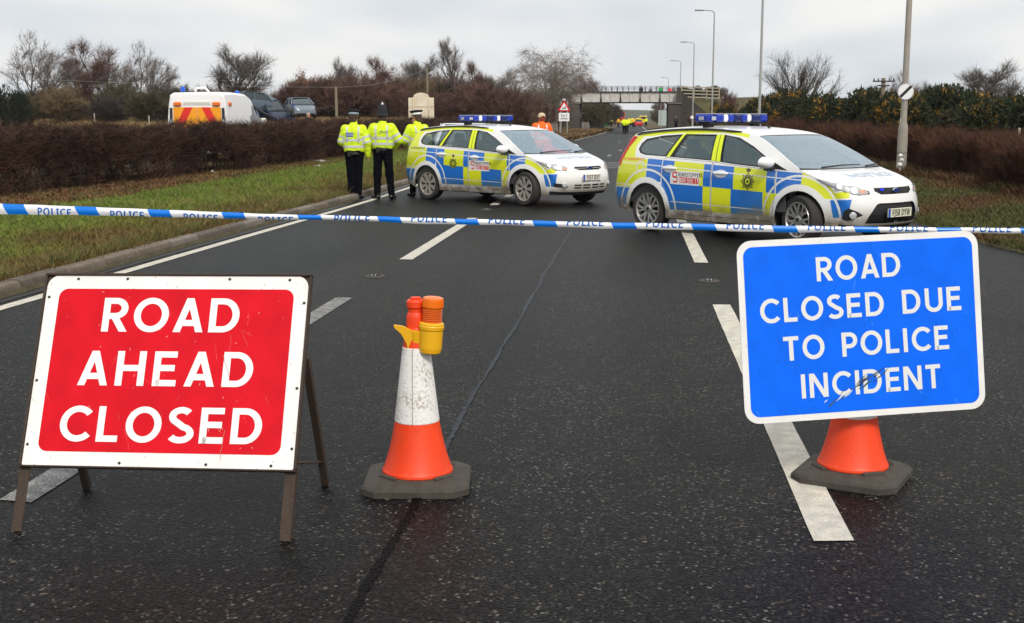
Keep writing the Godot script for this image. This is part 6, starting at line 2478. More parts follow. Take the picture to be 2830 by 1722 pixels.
func rag_tall() -> ArrayMesh:
	var rg := RandomNumberGenerator.new()
	rg.seed = 71
	var g := G.new()
	for b in [[0.0, 0.95, 0.13], [0.06, 0.72, 0.12], [-0.03, 0.48, 0.14]]:
		var last: Array = []
		for i in 7:
			var a := PI * i / 6.0
			var row: Array = []
			for k in 9:
				var f := TAU * k / 8.0
				var r: float = b[2] * sin(a) * rg.randf_range(0.65, 1.2)
				row.append(Vector3(b[0] + r * cos(f), b[1] + b[2] * 0.8 * cos(a), r * sin(f)))
			row[8] = row[0]
			if last:
				for k in 8:
					g.quad(last[k], last[k + 1], row[k + 1], row[k])
			last = row
	g.tube([Vector3(0, 0, 0), Vector3(0.02, 0.5, 0), Vector3(0.03, 1.0, 0.02)], [0.02, 0.015, 0.01], 5)
	return g.mesh(60.0)



# ---------------------------------------------------------------- lamp columns, signs, poles, fences
func lamps() -> void:
	var first: Node3D
	var L := [
		[7.15, -33.9, "nearest concrete lamp column, thick, with the round speed sign on it"],
		[5.72, -57.5, "lamp column rising behind the bonnet of the nearer car, its head above the view"],
		[5.55, -89.0, "lamp column with its curved arm highest in the sky"],
		[5.95, -126.0, "lamp column with the second highest curved arm, right of the bridge"],
		[6.15, -166.0, "lamp column whose arm shows just above the bridge railing's right end"],
		[6.4, -232.0, "small distant lamp column beyond the bridge, its arm above the railing"],
		[6.6, -300.0, "farthest small lamp column, seen under the bridge"],
	]
	for i in L.size():
		var e: Array = L[i]
		if i == 0:
			var o := thing("lamp_column", e[2], "lamp post", Vector3(e[0], height(e[0], e[1]), e[1]), 0.0, "lamp columns along the right verge")
			var g := G.new()
			g.lathe([Vector2(0.135, -0.3), Vector2(0.132, 0.9), Vector2(0.128, 1.16), Vector2(0.118, 1.22), Vector2(0.088, 1.34), Vector2(0.085, 1.8), Vector2(0.078, 4.0), Vector2(0.060, 8.9)], 14)
			put("column", g.mesh(25.0), M.post_concrete, o)
			g = G.new()
			g.lathe([Vector2(0.1345, 0.50), Vector2(0.1345, 0.515)], 14)
			put("strap", g.mesh(0), M.black, o)
			arm(o, 8.9)
			var t := thing("speed_limit_sign", "round white sign with a black diagonal bar on the nearest lamp column", "road sign", Vector3(e[0] - 0.0, 0, e[1] + 0.11))
			g = G.new()
			var at := Transform3D(Basis(Vector3.UP, 0.10), Vector3(0, 2.30, 0))
			g.prism(poly(arc(0, 0, 0.215, 0.215, 0, 350, 36)), -0.004, 0.0, at)
			var disc := put("disc", g.mesh(20.0), mat(0.76, 0.77, 0.79, 0.4), t)
			g = G.new()
			g.prism(poly([[-0.17, -0.115], [-0.115, -0.17], [0.17, 0.115], [0.115, 0.17]]), 0.001, 0.002, at)
			put("black_bar", g.mesh(0), M.black, disc)
			g = G.new()
			g.prism(poly(Array(stroke_poly(arc(0, 0, 0.205, 0.205, 0, 360, 40), 0.012))), 0.0005, 0.001, at) if false else g.lathe([Vector2(0.197, 0.0008), Vector2(0.211, 0.0008)], 36, at * Transform3D(Basis(Vector3.RIGHT, PI * 0.5), Vector3.ZERO))
			put("rim_line", g.mesh(0), mat(0.3, 0.31, 0.33), disc)
			g = G.new()
			g.box(Vector3(-0.02, 2.30, -0.06), Vector3(0.2, 0.04, 0.10))
			put("clip", g.mesh(0), M.galvanised, t)
			t = thing("column_plate", "small white number plate strip on the nearest lamp column", "label", Vector3(e[0] - 0.087, 1.52, e[1]))
			g = G.new()
			g.box(Vector3(0, 0, 0.01), Vector3(0.006, 0.17, 0.05))
			put("plate", g.mesh(0), M.white, t)
		else:
			var o2: Node3D
			if i == 1:
				o2 = thing("lamp_column", e[2], "lamp post", Vector3.ZERO, 0.0, "lamp columns along the right verge")
				var g2 := G.new()
				g2.lathe([Vector2(0.10, -0.3), Vector2(0.098, 1.3), Vector2(0.062, 1.45), Vector2(0.056, 5.0), Vector2(0.045, 8.6)], 10)
				put("column", g2.mesh(25.0), M.galvanised, o2)
				arm(o2, 8.6)
				first = o2
			else:
				o2 = dup(first, Vector3.ZERO, 0.0, e[2])
			o2.position = Vector3(e[0], height(e[0], e[1]), e[1])


func arm(o: Node3D, h: float) -> void:
	var g := G.new()
	var pts: Array = [Vector3(0, h - 0.02, 0)]
	for k in 6:
		var a := PI * 0.5 * k / 5.0
		pts.append(Vector3(-0.28 + 0.28 * cos(a), h + 0.05 + 0.25 * sin(a), 0))
	pts.append(Vector3(-0.75, h + 0.32, 0))
	g.tube(pts, [0.044, 0.044, 0.042, 0.04, 0.04, 0.038, 0.036, 0.034], 8)
	put("arm", g.mesh(40.0), M.galvanised, o)
	g = G.new()
	g.box(Vector3(-1.05, h + 0.325, 0), Vector3(0.66, 0.10, 0.20), Basis(Vector3.BACK, -0.03), 0.04)
	put("lantern", g.mesh(25.0), mat(0.30, 0.31, 0.31, 0.4), o)


func roadside_signs() -> void:
	# the large direction sign seen from behind: stepped outline with a rounded top
	var s := thing("direction_sign", "big cream back of a direction sign with a rounded top above the hedge", "road sign", Vector3(-11.98, 0, -70), 0.03)
	var o := PackedVector2Array()
	for q in [[-0.73, 0.9], [0.73, 0.9], [0.73, 2.78], [0.53, 2.78]]:
		o.append(Vector2(q[0], q[1]))
	for p in arc(0.0, 2.82, 0.44, 0.24, 0, 180, 14):
		o.append(p)
	for q in [[-0.53, 2.78], [-0.73, 2.78]]:
		o.append(Vector2(q[0], q[1]))
	var cream := StandardMaterial3D.new()
	cream.albedo_texture = mottled(Color(0.74, 0.67, 0.52), Color(0.66, 0.57, 0.42), Color(0.40, 0.30, 0.20), 256, 0.01, 601, 0.3)
	cream.roughness = 0.7
	tri_planar(cream, 0.5)
	var g := G.new()
	g.prism(o, -0.02, 0.0)
	put("panel", g.mesh(20.0), cream, s)
	for x in [-0.45, 0.45]:
		g = G.new()
		g.tube([Vector3(x, -0.3, 0.05), Vector3(x, 2.7, 0.05)], [0.045, 0.045], 8)
		put("post", g.mesh(30.0), cream, s)
	for y in [1.25, 1.62, 2.3]:
		g = G.new()
		g.box(Vector3(0, y, 0.018), Vector3(1.44, 0.04, 0.03))
		put("rail", g.mesh(0), cream, s)
	# deer warning sign
	var d := thing("deer_warning_sign", "red triangle deer warning sign over a white plate, left of the bridge", "road sign", Vector3(-5.95, 0.2, -108), 0.05)
	var k := 1.12
	g = G.new()
	g.prism(rounded_triangle(0.52 * k), -0.01, 0.0, Transform3D(Basis.IDENTITY, Vector3(0, 2.38, 0)))
	put("triangle", g.mesh(20.0), mat(0.62, 0.012, 0.03, 0.4), d)
	g = G.new()
	g.prism(rounded_triangle(0.335 * k), 0.004, 0.008, Transform3D(Basis.IDENTITY, Vector3(0, 2.36, 0)))
	put("white_field", g.mesh(0), M.white, d)
	g = G.new()
	g.prism(poly([[-0.17, 0.02], [-0.08, 0.05], [0.06, 0.07], [0.10, 0.13], [0.08, 0.20], [0.10, 0.20], [0.12, 0.15], [0.18, 0.13], [0.13, 0.07], [0.12, 0.0], [0.20, -0.04], [0.18, -0.07], [0.06, -0.03], [-0.06, -0.03], [-0.15, -0.13], [-0.19, -0.11], [-0.12, -0.04]]), 0.010, 0.014, Transform3D(Basis.IDENTITY, Vector3(0, 2.30, 0)))
	put("deer_symbol", g.mesh(0), M.black, d)
	g = G.new()
	g.box(Vector3(0, 1.55, -0.005), Vector3(0.92, 0.72, 0.012))
	put("distance_plate", g.mesh(0), M.white, d)
	for q in [["For", 1.67, -0.10], ["2", 1.67, 0.20], ["miles", 1.42, 0.0]]:
		g = G.new()
		typed(g, q[0], 0.17, func(p: Vector2) -> Vector3: return Vector3(q[2] + p.x, q[1] + p.y, 0.006), true)
		put("plate_lettering", g.mesh(0), M.black, d)
	g = G.new()
	g.box(Vector3(0, 3.02, 0), Vector3(0.30, 0.14, 0.16), Basis.IDENTITY, 0.03)
	put("lamp_unit", g.mesh(20.0), mat(0.6, 0.6, 0.6), d)
	for x in [-0.27, 0.27]:
		g = G.new()
		g.tube([Vector3(x, -0.4, -0.05), Vector3(x, 2.95, -0.05)], [0.045, 0.045], 8)
		put("post", g.mesh(30.0), M.galvanised, d)
	# pale green back of the sign under the bridge, and its neighbours
	var b := thing("board_sign", "pale grey green back of a large board seen under the bridge", "road sign", Vector3(5.6, 0, -215))
	g = G.new()
	g.box(Vector3(0, 1.75, 0), Vector3(2.5, 2.6, 0.06))
	put("panel", g.mesh(0), mat(0.36, 0.44, 0.42, 0.6), b)
	for x in [-0.8, 0.8]:
		g = G.new()
		g.tube([Vector3(x, -0.2, 0.08), Vector3(x, 3.1, 0.08)], [0.06, 0.06], 6)
		put("post", g.mesh(0), M.galvanised, b)
	for q in [[5.55, -128.5, 1.55, "small round white sign low on a lamp column by the right abutment"], [4.9, -196.0, 1.5, "tiny round white sign under the bridge near the board"]]:
		var r := thing("round_sign", q[3], "road sign", Vector3(q[0] + 0.33, height(q[0], q[1]), q[1] + 2.8))
		g = G.new()
		g.prism(poly(arc(0, q[2], 0.17, 0.17, 0, 350, 18)), -0.01, 0.0)
		put("disc", g.mesh(0), M.white, r)
		g = G.new()
		g.tube([Vector3(0, -0.1, -0.04), Vector3(0, q[2], -0.04)], [0.025, 0.025], 6)
		put("post", g.mesh(0), M.galvanised, r)


func rounded_triangle(r: float) -> PackedVector2Array:
	var o := PackedVector2Array()
	for i in 3:
		var a := 90.0 + 120.0 * i
		var c := Vector2(cos(deg_to_rad(a)), sin(deg_to_rad(a))) * r * 0.86
		for p in arc(c.x, c.y, r * 0.14, r * 0.14, a - 60.0, a + 60.0, 5):
			o.append(p)
	return o


func pole_with_arms(label: String, at: Vector3, h: float, cross: bool) -> void:
	var p := thing("telegraph_pole", label, "telegraph pole", at, 0.0, "wooden wire poles")
	var g := G.new()
	g.tube([Vector3(0, -0.3, 0), Vector3(0.01, h * 0.5, 0), Vector3(0.0, h, 0)], [0.10, 0.09, 0.075], 8)
	put("pole", g.mesh(40.0), M.wood, p)
	if cross:
		for y in [h - 0.12, h - 0.28]:
			g = G.new()
			g.box(Vector3(0, y, 0.08), Vector3(0.80 if y > h - 0.2 else 0.45, 0.05, 0.06))
			put("cross_arm", g.mesh(0), M.dark_steel, p)
		for x in [-0.36, -0.2, 0.2, 0.36]:
			g = G.new()
			g.lathe([Vector2(0.02, 0), Vector2(0.028, 0.04), Vector2(0.015, 0.09), Vector2(0, 0.1)], 8, Transform3D(Basis.IDENTITY, Vector3(x, h - 0.1, 0.08)))
			put("insulator", g.mesh(0), M.stone, p)


func fences_and_poles() -> void:
	pole_with_arms("thin telegraph pole with cross arms standing before the gorse", Vector3(9.32, height(9.32, -48.0), -48.0), 3.1 - height(9.32, -48.0), true)
	pole_with_arms("plain wooden pole behind the hedge, left of the leftmost officer", Vector3(-18.1, height(-18.1, -75.0), -75.0), 3.55 - height(-18.1, -75.0), false)
	pole_with_arms("plain wooden pole among the thickets above the third officer", Vector3(-16.6, height(-16.6, -100.0), -100.0), 4.6, false)
	# wires across the field trees
	for q in [[-52.0, 5.1, -75.0, -18.1, 3.5, -75.0, 0], [-18.1, 3.5, -75.0, -16.6, 5.6, -100.0, 1], [-16.6, 5.6, -100.0, -4.5, 5.4, -140.0, 2], [9.32, 3.02, -48.0, 16.0, 3.4, -60.0, 3]]:
		var g := G.new()
		var pts: Array = []
		var rad: Array = []
		for k in 13:
			var f := k / 12.0
			pts.append(Vector3(lerpf(q[0], q[3], f), lerpf(q[1], q[4], f) - 0.35 * 4.0 * f * (1.0 - f), lerpf(q[2], q[5], f)))
			rad.append(0.006)
		g.tube(pts, rad, 4, false)
		tag(put("overhead_wire", g.mesh(0), M.galvanised), ["thin pale wire across the trees at the far left", "thin wire between the two plain wooden poles", "thin wire running towards the railway bridge from the thickets", "thin wire leading right from the telegraph pole with cross arms"][q[6]], "wire")
	# slender posts in the field left and behind the right hedge
	var F := [[-29.5, -66.0, 1.9, "first pale fence post in the dry field from the left"], [-24.2, -60.5, 1.75, "second pale fence post in the dry field, near the van"], [9.1, -26.5, 1.40, "pale thin fence post over the right hedge, near the right edge"], [9.15, -30.6, 1.38, "pale thin fence post over the right hedge, just right of the lamp column"], [9.3, -43.0, 1.45, "pale thin fence post over the hedge, left of the lamp column"], [9.5, -55.0, 1.4, "pale thin fence post over the hedge above the nearer car's bonnet"]]
	for e in F:
		var p := thing("fence_post", e[3], "fence post", Vector3(e[0], height(e[0], e[1]), e[1]), 0.0, "thin fence posts")
		var g := G.new()
		var hh: float = e[2] - height(e[0], e[1])
		g.box(Vector3(0, hh * 0.5, 0), Vector3(0.05, hh, 0.05), Basis.IDENTITY, 0.01)
		put("post", g.mesh(0), mat(0.40, 0.36, 0.30), p)
	# timber rails on the embankment, right of the bridge
	var f := thing("rail_fence", "pale timber post and rail fence on the embankment right of the bridge", "fence", Vector3(0, 0, -156.5))
	for i in 4:
		var x := 5.95 + i * 1.55
		var g := G.new()
		g.box(Vector3(x, 4.75, 0), Vector3(0.14, 1.9 - 0.12 * i, 0.14))
		put("post", g.mesh(0), M.fence_wood, f)
	for k in 4:
		for i in 3:
			var g := G.new()
			var y := 4.28 + 0.40 * k
			g.box(Vector3(5.95 + (i + 0.5) * 1.55, y - 0.06 * i, 0.09), Vector3(1.6, 0.15, 0.05), Basis(Vector3.BACK, -0.035))
			put("rail", g.mesh(0), M.fence_wood, f)
	# grey blocks and a cabinet on the left verge near the bridge
	for q in [[-5.7, -150.0, 1.05, 0.9, "pale concrete block on the left verge before the bridge opening"], [-4.75, -192.0, 0.8, 0.8, "smaller pale concrete block beyond the bridge on the left verge"]]:
		var b := thing("concrete_block", q[4], "block", Vector3(q[0], height(q[0], q[1]), q[1]), 0.2, "blocks on the left verge")
		for i in 3:
			var g := G.new()
			g.box(Vector3((i - 1) * float(q[3]) * 0.34, float(q[2]) * 0.5, 0), Vector3(float(q[3]) * 0.30, q[2], 0.35), Basis.IDENTITY, 0.03)
			put("panel", g.mesh(0), M.kerb, b)
	var cb := thing("cabinet", "tall grey ribbed cabinet left of the deer sign", "cabinet", Vector3(-7.6, height(-7.6, -118.0), -118.0))
	for i in 5:
		var g := G.new()
		g.box(Vector3(-0.4 + 0.2 * i, 0.95, 0), Vector3(0.18, 1.9, 0.5), Basis.IDENTITY, 0.02)
		put("panel", g.mesh(0), mat(0.25, 0.24, 0.21), cb)
	var mk := thing("marker_post", "slim purple topped marker post beside the grey cabinet", "marker post", Vector3(-6.75, height(-6.75, -116.0), -116.0))
	var g3 := G.new()
	g3.box(Vector3(0, 0.7, 0), Vector3(0.12, 1.4, 0.1))
	put("post", g3.mesh(0), mat(0.3, 0.28, 0.25), mk)
	g3 = G.new()
	g3.box(Vector3(0, 1.6, 0), Vector3(0.3, 0.6, 0.06), Basis.IDENTITY, 0.02)
	put("plate", g3.mesh(0), mat(0.22, 0.10, 0.26), mk)


# ---------------------------------------------------------------- other vehicles
func loft(sections: Array) -> G:  # closed rings of equal length joined front to back, ends capped
	var g := G.new()
	for i in sections.size() - 1:
		var a: Array = sections[i]
		var b: Array = sections[i + 1]
		for k in a.size():
			var k2 := (k + 1) % a.size()
			g.quad(a[k], a[k2], b[k2], b[k])
	for e in [[sections[0], false], [sections[-1], true]]:
		var c := Vector3.ZERO
		for p in e[0]:
			c += p
		c /= e[0].size()
		for k in e[0].size():
			var k2: int = (k + 1) % e[0].size()
			if e[1]:
				g.tri(c, e[0][k], e[0][k2])
			else:
				g.tri(c, e[0][k2], e[0][k])
	return g


func ring(x: float, half: float, low: float, high: float, top_half: float, belt: float) -> Array:  # one cross-section of a van body
	var o: Array = []
	for p in [[-half, low], [half, low], [half * 1.02, (low + belt) * 0.5], [half, belt], [lerpf(half, top_half, 0.55), lerpf(belt, high, 0.62)], [top_half, high - 0.09], [top_half - 0.12, high - 0.015], [0.0, high], [-top_half + 0.12, high - 0.015], [-top_half, high - 0.09], [-lerpf(half, top_half, 0.55), lerpf(belt, high, 0.62)], [-half, belt], [-half * 1.02, (low + belt) * 0.5]]:
		o.append(Vector3(x, p[1], p[0]))
	o.reverse()
	return o


func van() -> void:
	# local x forwards; the rear doors face the viewer
	var v := thing("police_van", "white police van with orange and red chevron rear doors behind the hedge", "van", Vector3(-13.62, 0.15, -38.0), deg_to_rad(92.0))
	var white := mat(0.80, 0.80, 0.80, 0.3)
	var secs: Array = []
	for q in [[0.0, 0.96, 0.35, 2.16, 0.84, 1.25], [0.05, 0.99, 0.32, 2.27, 0.86, 1.25], [1.0, 0.97, 0.3, 2.30, 0.87, 1.25], [2.6, 0.97, 0.3, 2.27, 0.87, 1.25], [3.2, 0.97, 0.3, 2.16, 0.84, 1.2], [3.55, 0.97, 0.3, 1.98, 0.80, 1.15], [4.05, 0.96, 0.3, 1.45, 0.80, 1.12], [4.4, 0.95, 0.3, 1.14, 0.80, 1.05], [4.85, 0.90, 0.3, 0.95, 0.72, 0.85], [5.0, 0.80, 0.35, 0.75, 0.6, 0.6]]:
		secs.append(ring(q[0], q[1], q[2], q[3], q[4], q[5]))
	put("body", loft(secs).mesh(35.0), white, v)
	var orange := mat(0.85, 0.33, 0.010, 0.4)
	var red := mat(0.70, 0.025, 0.012, 0.4)
	# chevron panel on the rear doors (plane x = 0, seen from -x): built as separate pieces, sitting proud
	var back := Transform3D(Basis(Vector3(0, 0, 1), Vector3(0, 1, 0), Vector3(-1, 0, 0)), Vector3(-0.004, 0, 0))
	for s in [-1.0, 1.0]:
		var d := Node3D.new()
		d.name = "rear_door"
		v.add_child(d, true)
		var g := G.new()
		g.prism(poly([[0.006 * s, 0.62], [0.78 * s, 0.62], [0.76 * s, 1.80], [0.006 * s, 1.80]]), 0.004, 0.012, back)
		put("orange_panel", g.mesh(0), orange, d)
		for q in [[0.10, 0.0], [-0.62, 0.0]]:
			g = G.new()
			var strip := Geometry2D.intersect_polygons(poly([[(0.14 + q[1]) * s, 1.80 + (q[0] - 0.10)], [(0.40 + q[1]) * s, 1.80 + (q[0] - 0.10)], [1.0 * s, 0.62 + (q[0] - 0.10)], [0.74 * s, 0.62 + (q[0] - 0.10)]]), poly([[0.006 * s, 0.62], [0.78 * s, 0.62], [0.76 * s, 1.80], [0.006 * s, 1.80]]))
			for piece in strip:
				g.prism(piece, 0.014, 0.018, back)
			put("red_chevron", g.mesh(0), red, d)
		g = G.new()
		g.prism(poly([[0.80 * s, 0.75], [0.90 * s, 0.75], [0.87 * s, 1.78], [0.79 * s, 1.78]]), 0.002, 0.03, back)
		var tl := put("tail_lamp", g.mesh(0), M.trim, v)
		for q in [[0.78, 1.26, M.tail_red], [1.30, 1.42, M.lamp_glass]]:
			g = G.new()
			g.prism(poly([[0.815 * s, q[0]], [0.89 * s, q[0]], [0.885 * s, q[1]], [0.81 * s, q[1]]]), 0.032, 0.05, back)
			put("lens", g.mesh(0), q[2], tl)
		g = G.new()
		g.box(Vector3(-0.02, 1.90, s * 0.62 - 0.0), Vector3(0.12, 0.13, 0.24), Basis.IDENTITY, 0.03)
		put("amber_lamp", g.mesh(20.0), mat(0.75, 0.16, 0.015, 0.3), v)
	var g4 := G.new()
	g4.box(Vector3(-0.012, 1.93, 0), Vector3(0.02, 0.10, 0.9))
	var pl := put("name_board", g4.mesh(0), mat(0.72, 0.71, 0.66), v)
	g4 = G.new()
	typed(g4, "POLICE INCIDENT UNIT", 0.07, func(p: Vector2) -> Vector3: return back * Vector3(p.x, 1.93 + p.y, 0.022), true, 0.8) if false else g4.box(Vector3(-0.024, 1.93, 0), Vector3(0.003, 0.03, 0.8))
	put("lettering", g4.mesh(0), mat(0.5, 0.5, 0.47), pl)
	for q in [[0.35, 0.62, 0.0], [0.6, -0.3, 0.0]]:
		pass
	g4 = G.new()
	g4.lathe([Vector2(0.06, 0), Vector2(0.075, 0.02), Vector2(0.072, 0.12), Vector2(0.04, 0.16), Vector2(0, 0.165)], 14, Transform3D(Basis.IDENTITY, Vector3(0.35, 2.29, -0.55)))
	put("blue_beacon", g4.mesh(25.0), M.bar_blue_bright, v)
	g4 = G.new()
	g4.lathe([Vector2(0.06, 0), Vector2(0.075, 0.02), Vector2(0.072, 0.12), Vector2(0.04, 0.16), Vector2(0, 0.165)], 14, Transform3D(Basis.IDENTITY, Vector3(2.95, 2.22, 0.45)))
	put("blue_beacon", g4.mesh(25.0), M.bar_blue_bright, v)
	g4 = G.new()
	g4.tube([Vector3(0.5, 2.29, -0.2), Vector3(0.5, 2.40, -0.15), Vector3(0.5, 2.42, 0.12), Vector3(0.5, 2.28, 0.25)], [0.03, 0.035, 0.045, 0.03], 8)
	put("roof_hatch", g4.mesh(30.0), white, v)
	# cab side: window, quarter light, orange flank stripe, mirror
	for s in [1.0, -1.0]:
		var sv := Transform3D(Basis(Vector3.RIGHT, Vector3.UP, Vector3(0, 0, 1)), Vector3(0, 0, 0))
		var f := func(p: Vector2) -> Vector3: return Vector3(p.x, p.y, s * (lerpf(0.985, 0.86, clampf((p.y - 1.2) / 0.9, 0.0, 1.0)) + 0.006))
		g4 = G.new()
		g4.patch(poly([[2.62, 1.22], [3.45, 1.2], [3.38, 1.60], [3.25, 1.86], [2.66, 1.88]]), f, Vector2(0.2, 0.2), s < 0)
		put("cab_window", g4.mesh(60.0), M.dark_glass, v)
		g4 = G.new()
		g4.patch(poly([[3.58, 1.2], [4.05, 1.16], [3.88, 1.42], [3.56, 1.78]]), f, Vector2(0.2, 0.2), s < 0)
		put("cab_window", g4.mesh(60.0), M.dark_glass, v)
		g4 = G.new()
		g4.patch(poly([[0.04, 0.6], [0.5, 0.6], [0.36, 1.8], [0.05, 1.8]]), f, Vector2(0.2, 0.2), s < 0)
		put("flank_stripe", g4.mesh(60.0), orange, v)
		g4 = G.new()
		g4.box(Vector3(3.7, 1.32, s * 1.12), Vector3(0.10, 0.30, 0.20), Basis.IDENTITY, 0.04)
		put("wing_mirror", g4.mesh(20.0), mat(0.7, 0.72, 0.68, 0.2), v)
		g4 = G.new()
		g4.box(Vector3(0.4, 1.90, s * 0.915), Vector3(0.26, 0.13, 0.10), Basis.IDENTITY, 0.03)
		put("amber_lamp", g4.mesh(20.0), mat(0.75, 0.16, 0.015, 0.3), v)
		for x in [0.95, 4.1]:
			wheel(v, Vector3(x, 0.32, s * 0.86), int(s), 0.0, false, 1)
	var ws := G.new()
	ws.quad(Vector3(3.62, 1.93, -0.70), Vector3(4.3, 1.24, -0.74), Vector3(4.3, 1.24, 0.74), Vector3(3.62, 1.93, 0.70))
	put("windscreen", ws.mesh(0), M.dark_glass, v)


func small_car(called: String, label: String, at: Vector3, basis: Basis, colour: Material, group := "") -> Node3D:
	var c := thing(called, label, "car", at, 0.0, group)
	c.basis = basis
	var secs: Array = []
	for q in [[-2.0, 0.55, 0.45, 0.8], [-1.95, 0.78, 0.3, 0.95], [-1.2, 0.84, 0.25, 1.0], [0.6, 0.85, 0.25, 0.98], [1.4, 0.82, 0.25, 0.88], [1.9, 0.72, 0.28, 0.74], [2.02, 0.5, 0.35, 0.6]]:
		var o: Array = []
		for p in [[-q[1], q[2]], [q[1], q[2]], [q[1] * 1.02, (q[2] + q[3]) * 0.5], [q[1] * 0.96, q[3] - 0.04], [q[1] * 0.8, q[3]], [-q[1] * 0.8, q[3]], [-q[1] * 0.96, q[3] - 0.04], [-q[1] * 1.02, (q[2] + q[3]) * 0.5]]:
			o.append(Vector3(q[0], p[1], p[0]))
		o.reverse()
		secs.append(o)
	put("body", loft(secs).mesh(40.0), colour, c)
	var cab: Array = []
	for q in [[-1.85, 0.70, 0.93, 1.0], [-1.45, 0.62, 0.93, 1.36], [-0.6, 0.60, 0.93, 1.46], [0.1, 0.62, 0.93, 1.42], [1.05, 0.72, 0.90, 0.98]]:
		var o2: Array = []
		for p in [[-q[1] - 0.1, q[2]], [q[1] + 0.1, q[2]], [q[1], q[3] - 0.05], [q[1] * 0.8, q[3]], [-q[1] * 0.8, q[3]], [-q[1], q[3] - 0.05]]:
			o2.append(Vector3(q[0], p[1], p[0]))
		o2.reverse()
		cab.append(o2)
	put("cabin_glass", loft(cab).mesh(30.0), M.dark_glass, c)
	var r := G.new()
	r.box(Vector3(-0.65, 1.455, 0), Vector3(1.55, 0.035, 1.08), Basis(Vector3.BACK, 0.0), 0.015)
	for s in [-1.0, 1.0]:
		r.tube([Vector3(0.1, 1.44, 0.58 * s), Vector3(1.0, 0.98, 0.80 * s)], [0.035, 0.04], 6)
		r.tube([Vector3(-0.5, 1.46, 0.62 * s), Vector3(-0.5, 0.95, 0.79 * s)], [0.04, 0.04], 6)
		r.tube([Vector3(-1.4, 1.40, 0.60 * s), Vector3(-1.8, 0.98, 0.78 * s)], [0.06, 0.07], 6)
	put("roof", r.mesh(40.0), colour, c)
	for s in [-1.0, 1.0]:
		var g := G.new()
		g.box(Vector3(1.84, 0.66, 0.54 * s), Vector3(0.18, 0.13, 0.26), Basis(Vector3.UP, -0.5 * s), 0.04)
		put("headlight", g.mesh(20.0), M.lamp_glass, c)
		g = G.new()
		g.box(Vector3(-1.95, 0.78, 0.60 * s), Vector3(0.12, 0.2, 0.2), Basis.IDENTITY, 0.03)
		put("tail_light", g.mesh(20.0), M.tail_red, c)
		for x in [-1.28, 1.28]:
			g = G.new()
			g.lathe([Vector2(0, -0.1), Vector2(0.30, -0.1), Vector2(0.31, 0.0), Vector2(0.30, 0.1), Vector2(0.18, 0.1), Vector2(0.17, 0.08), Vector2(0, 0.09)], 18, Transform3D(Basis(Vector3.RIGHT, PI * 0.5 * s), Vector3(x, 0.31, 0.76 * s)))
			put("wheel", g.mesh(30.0), M.rubber, c)
	return c


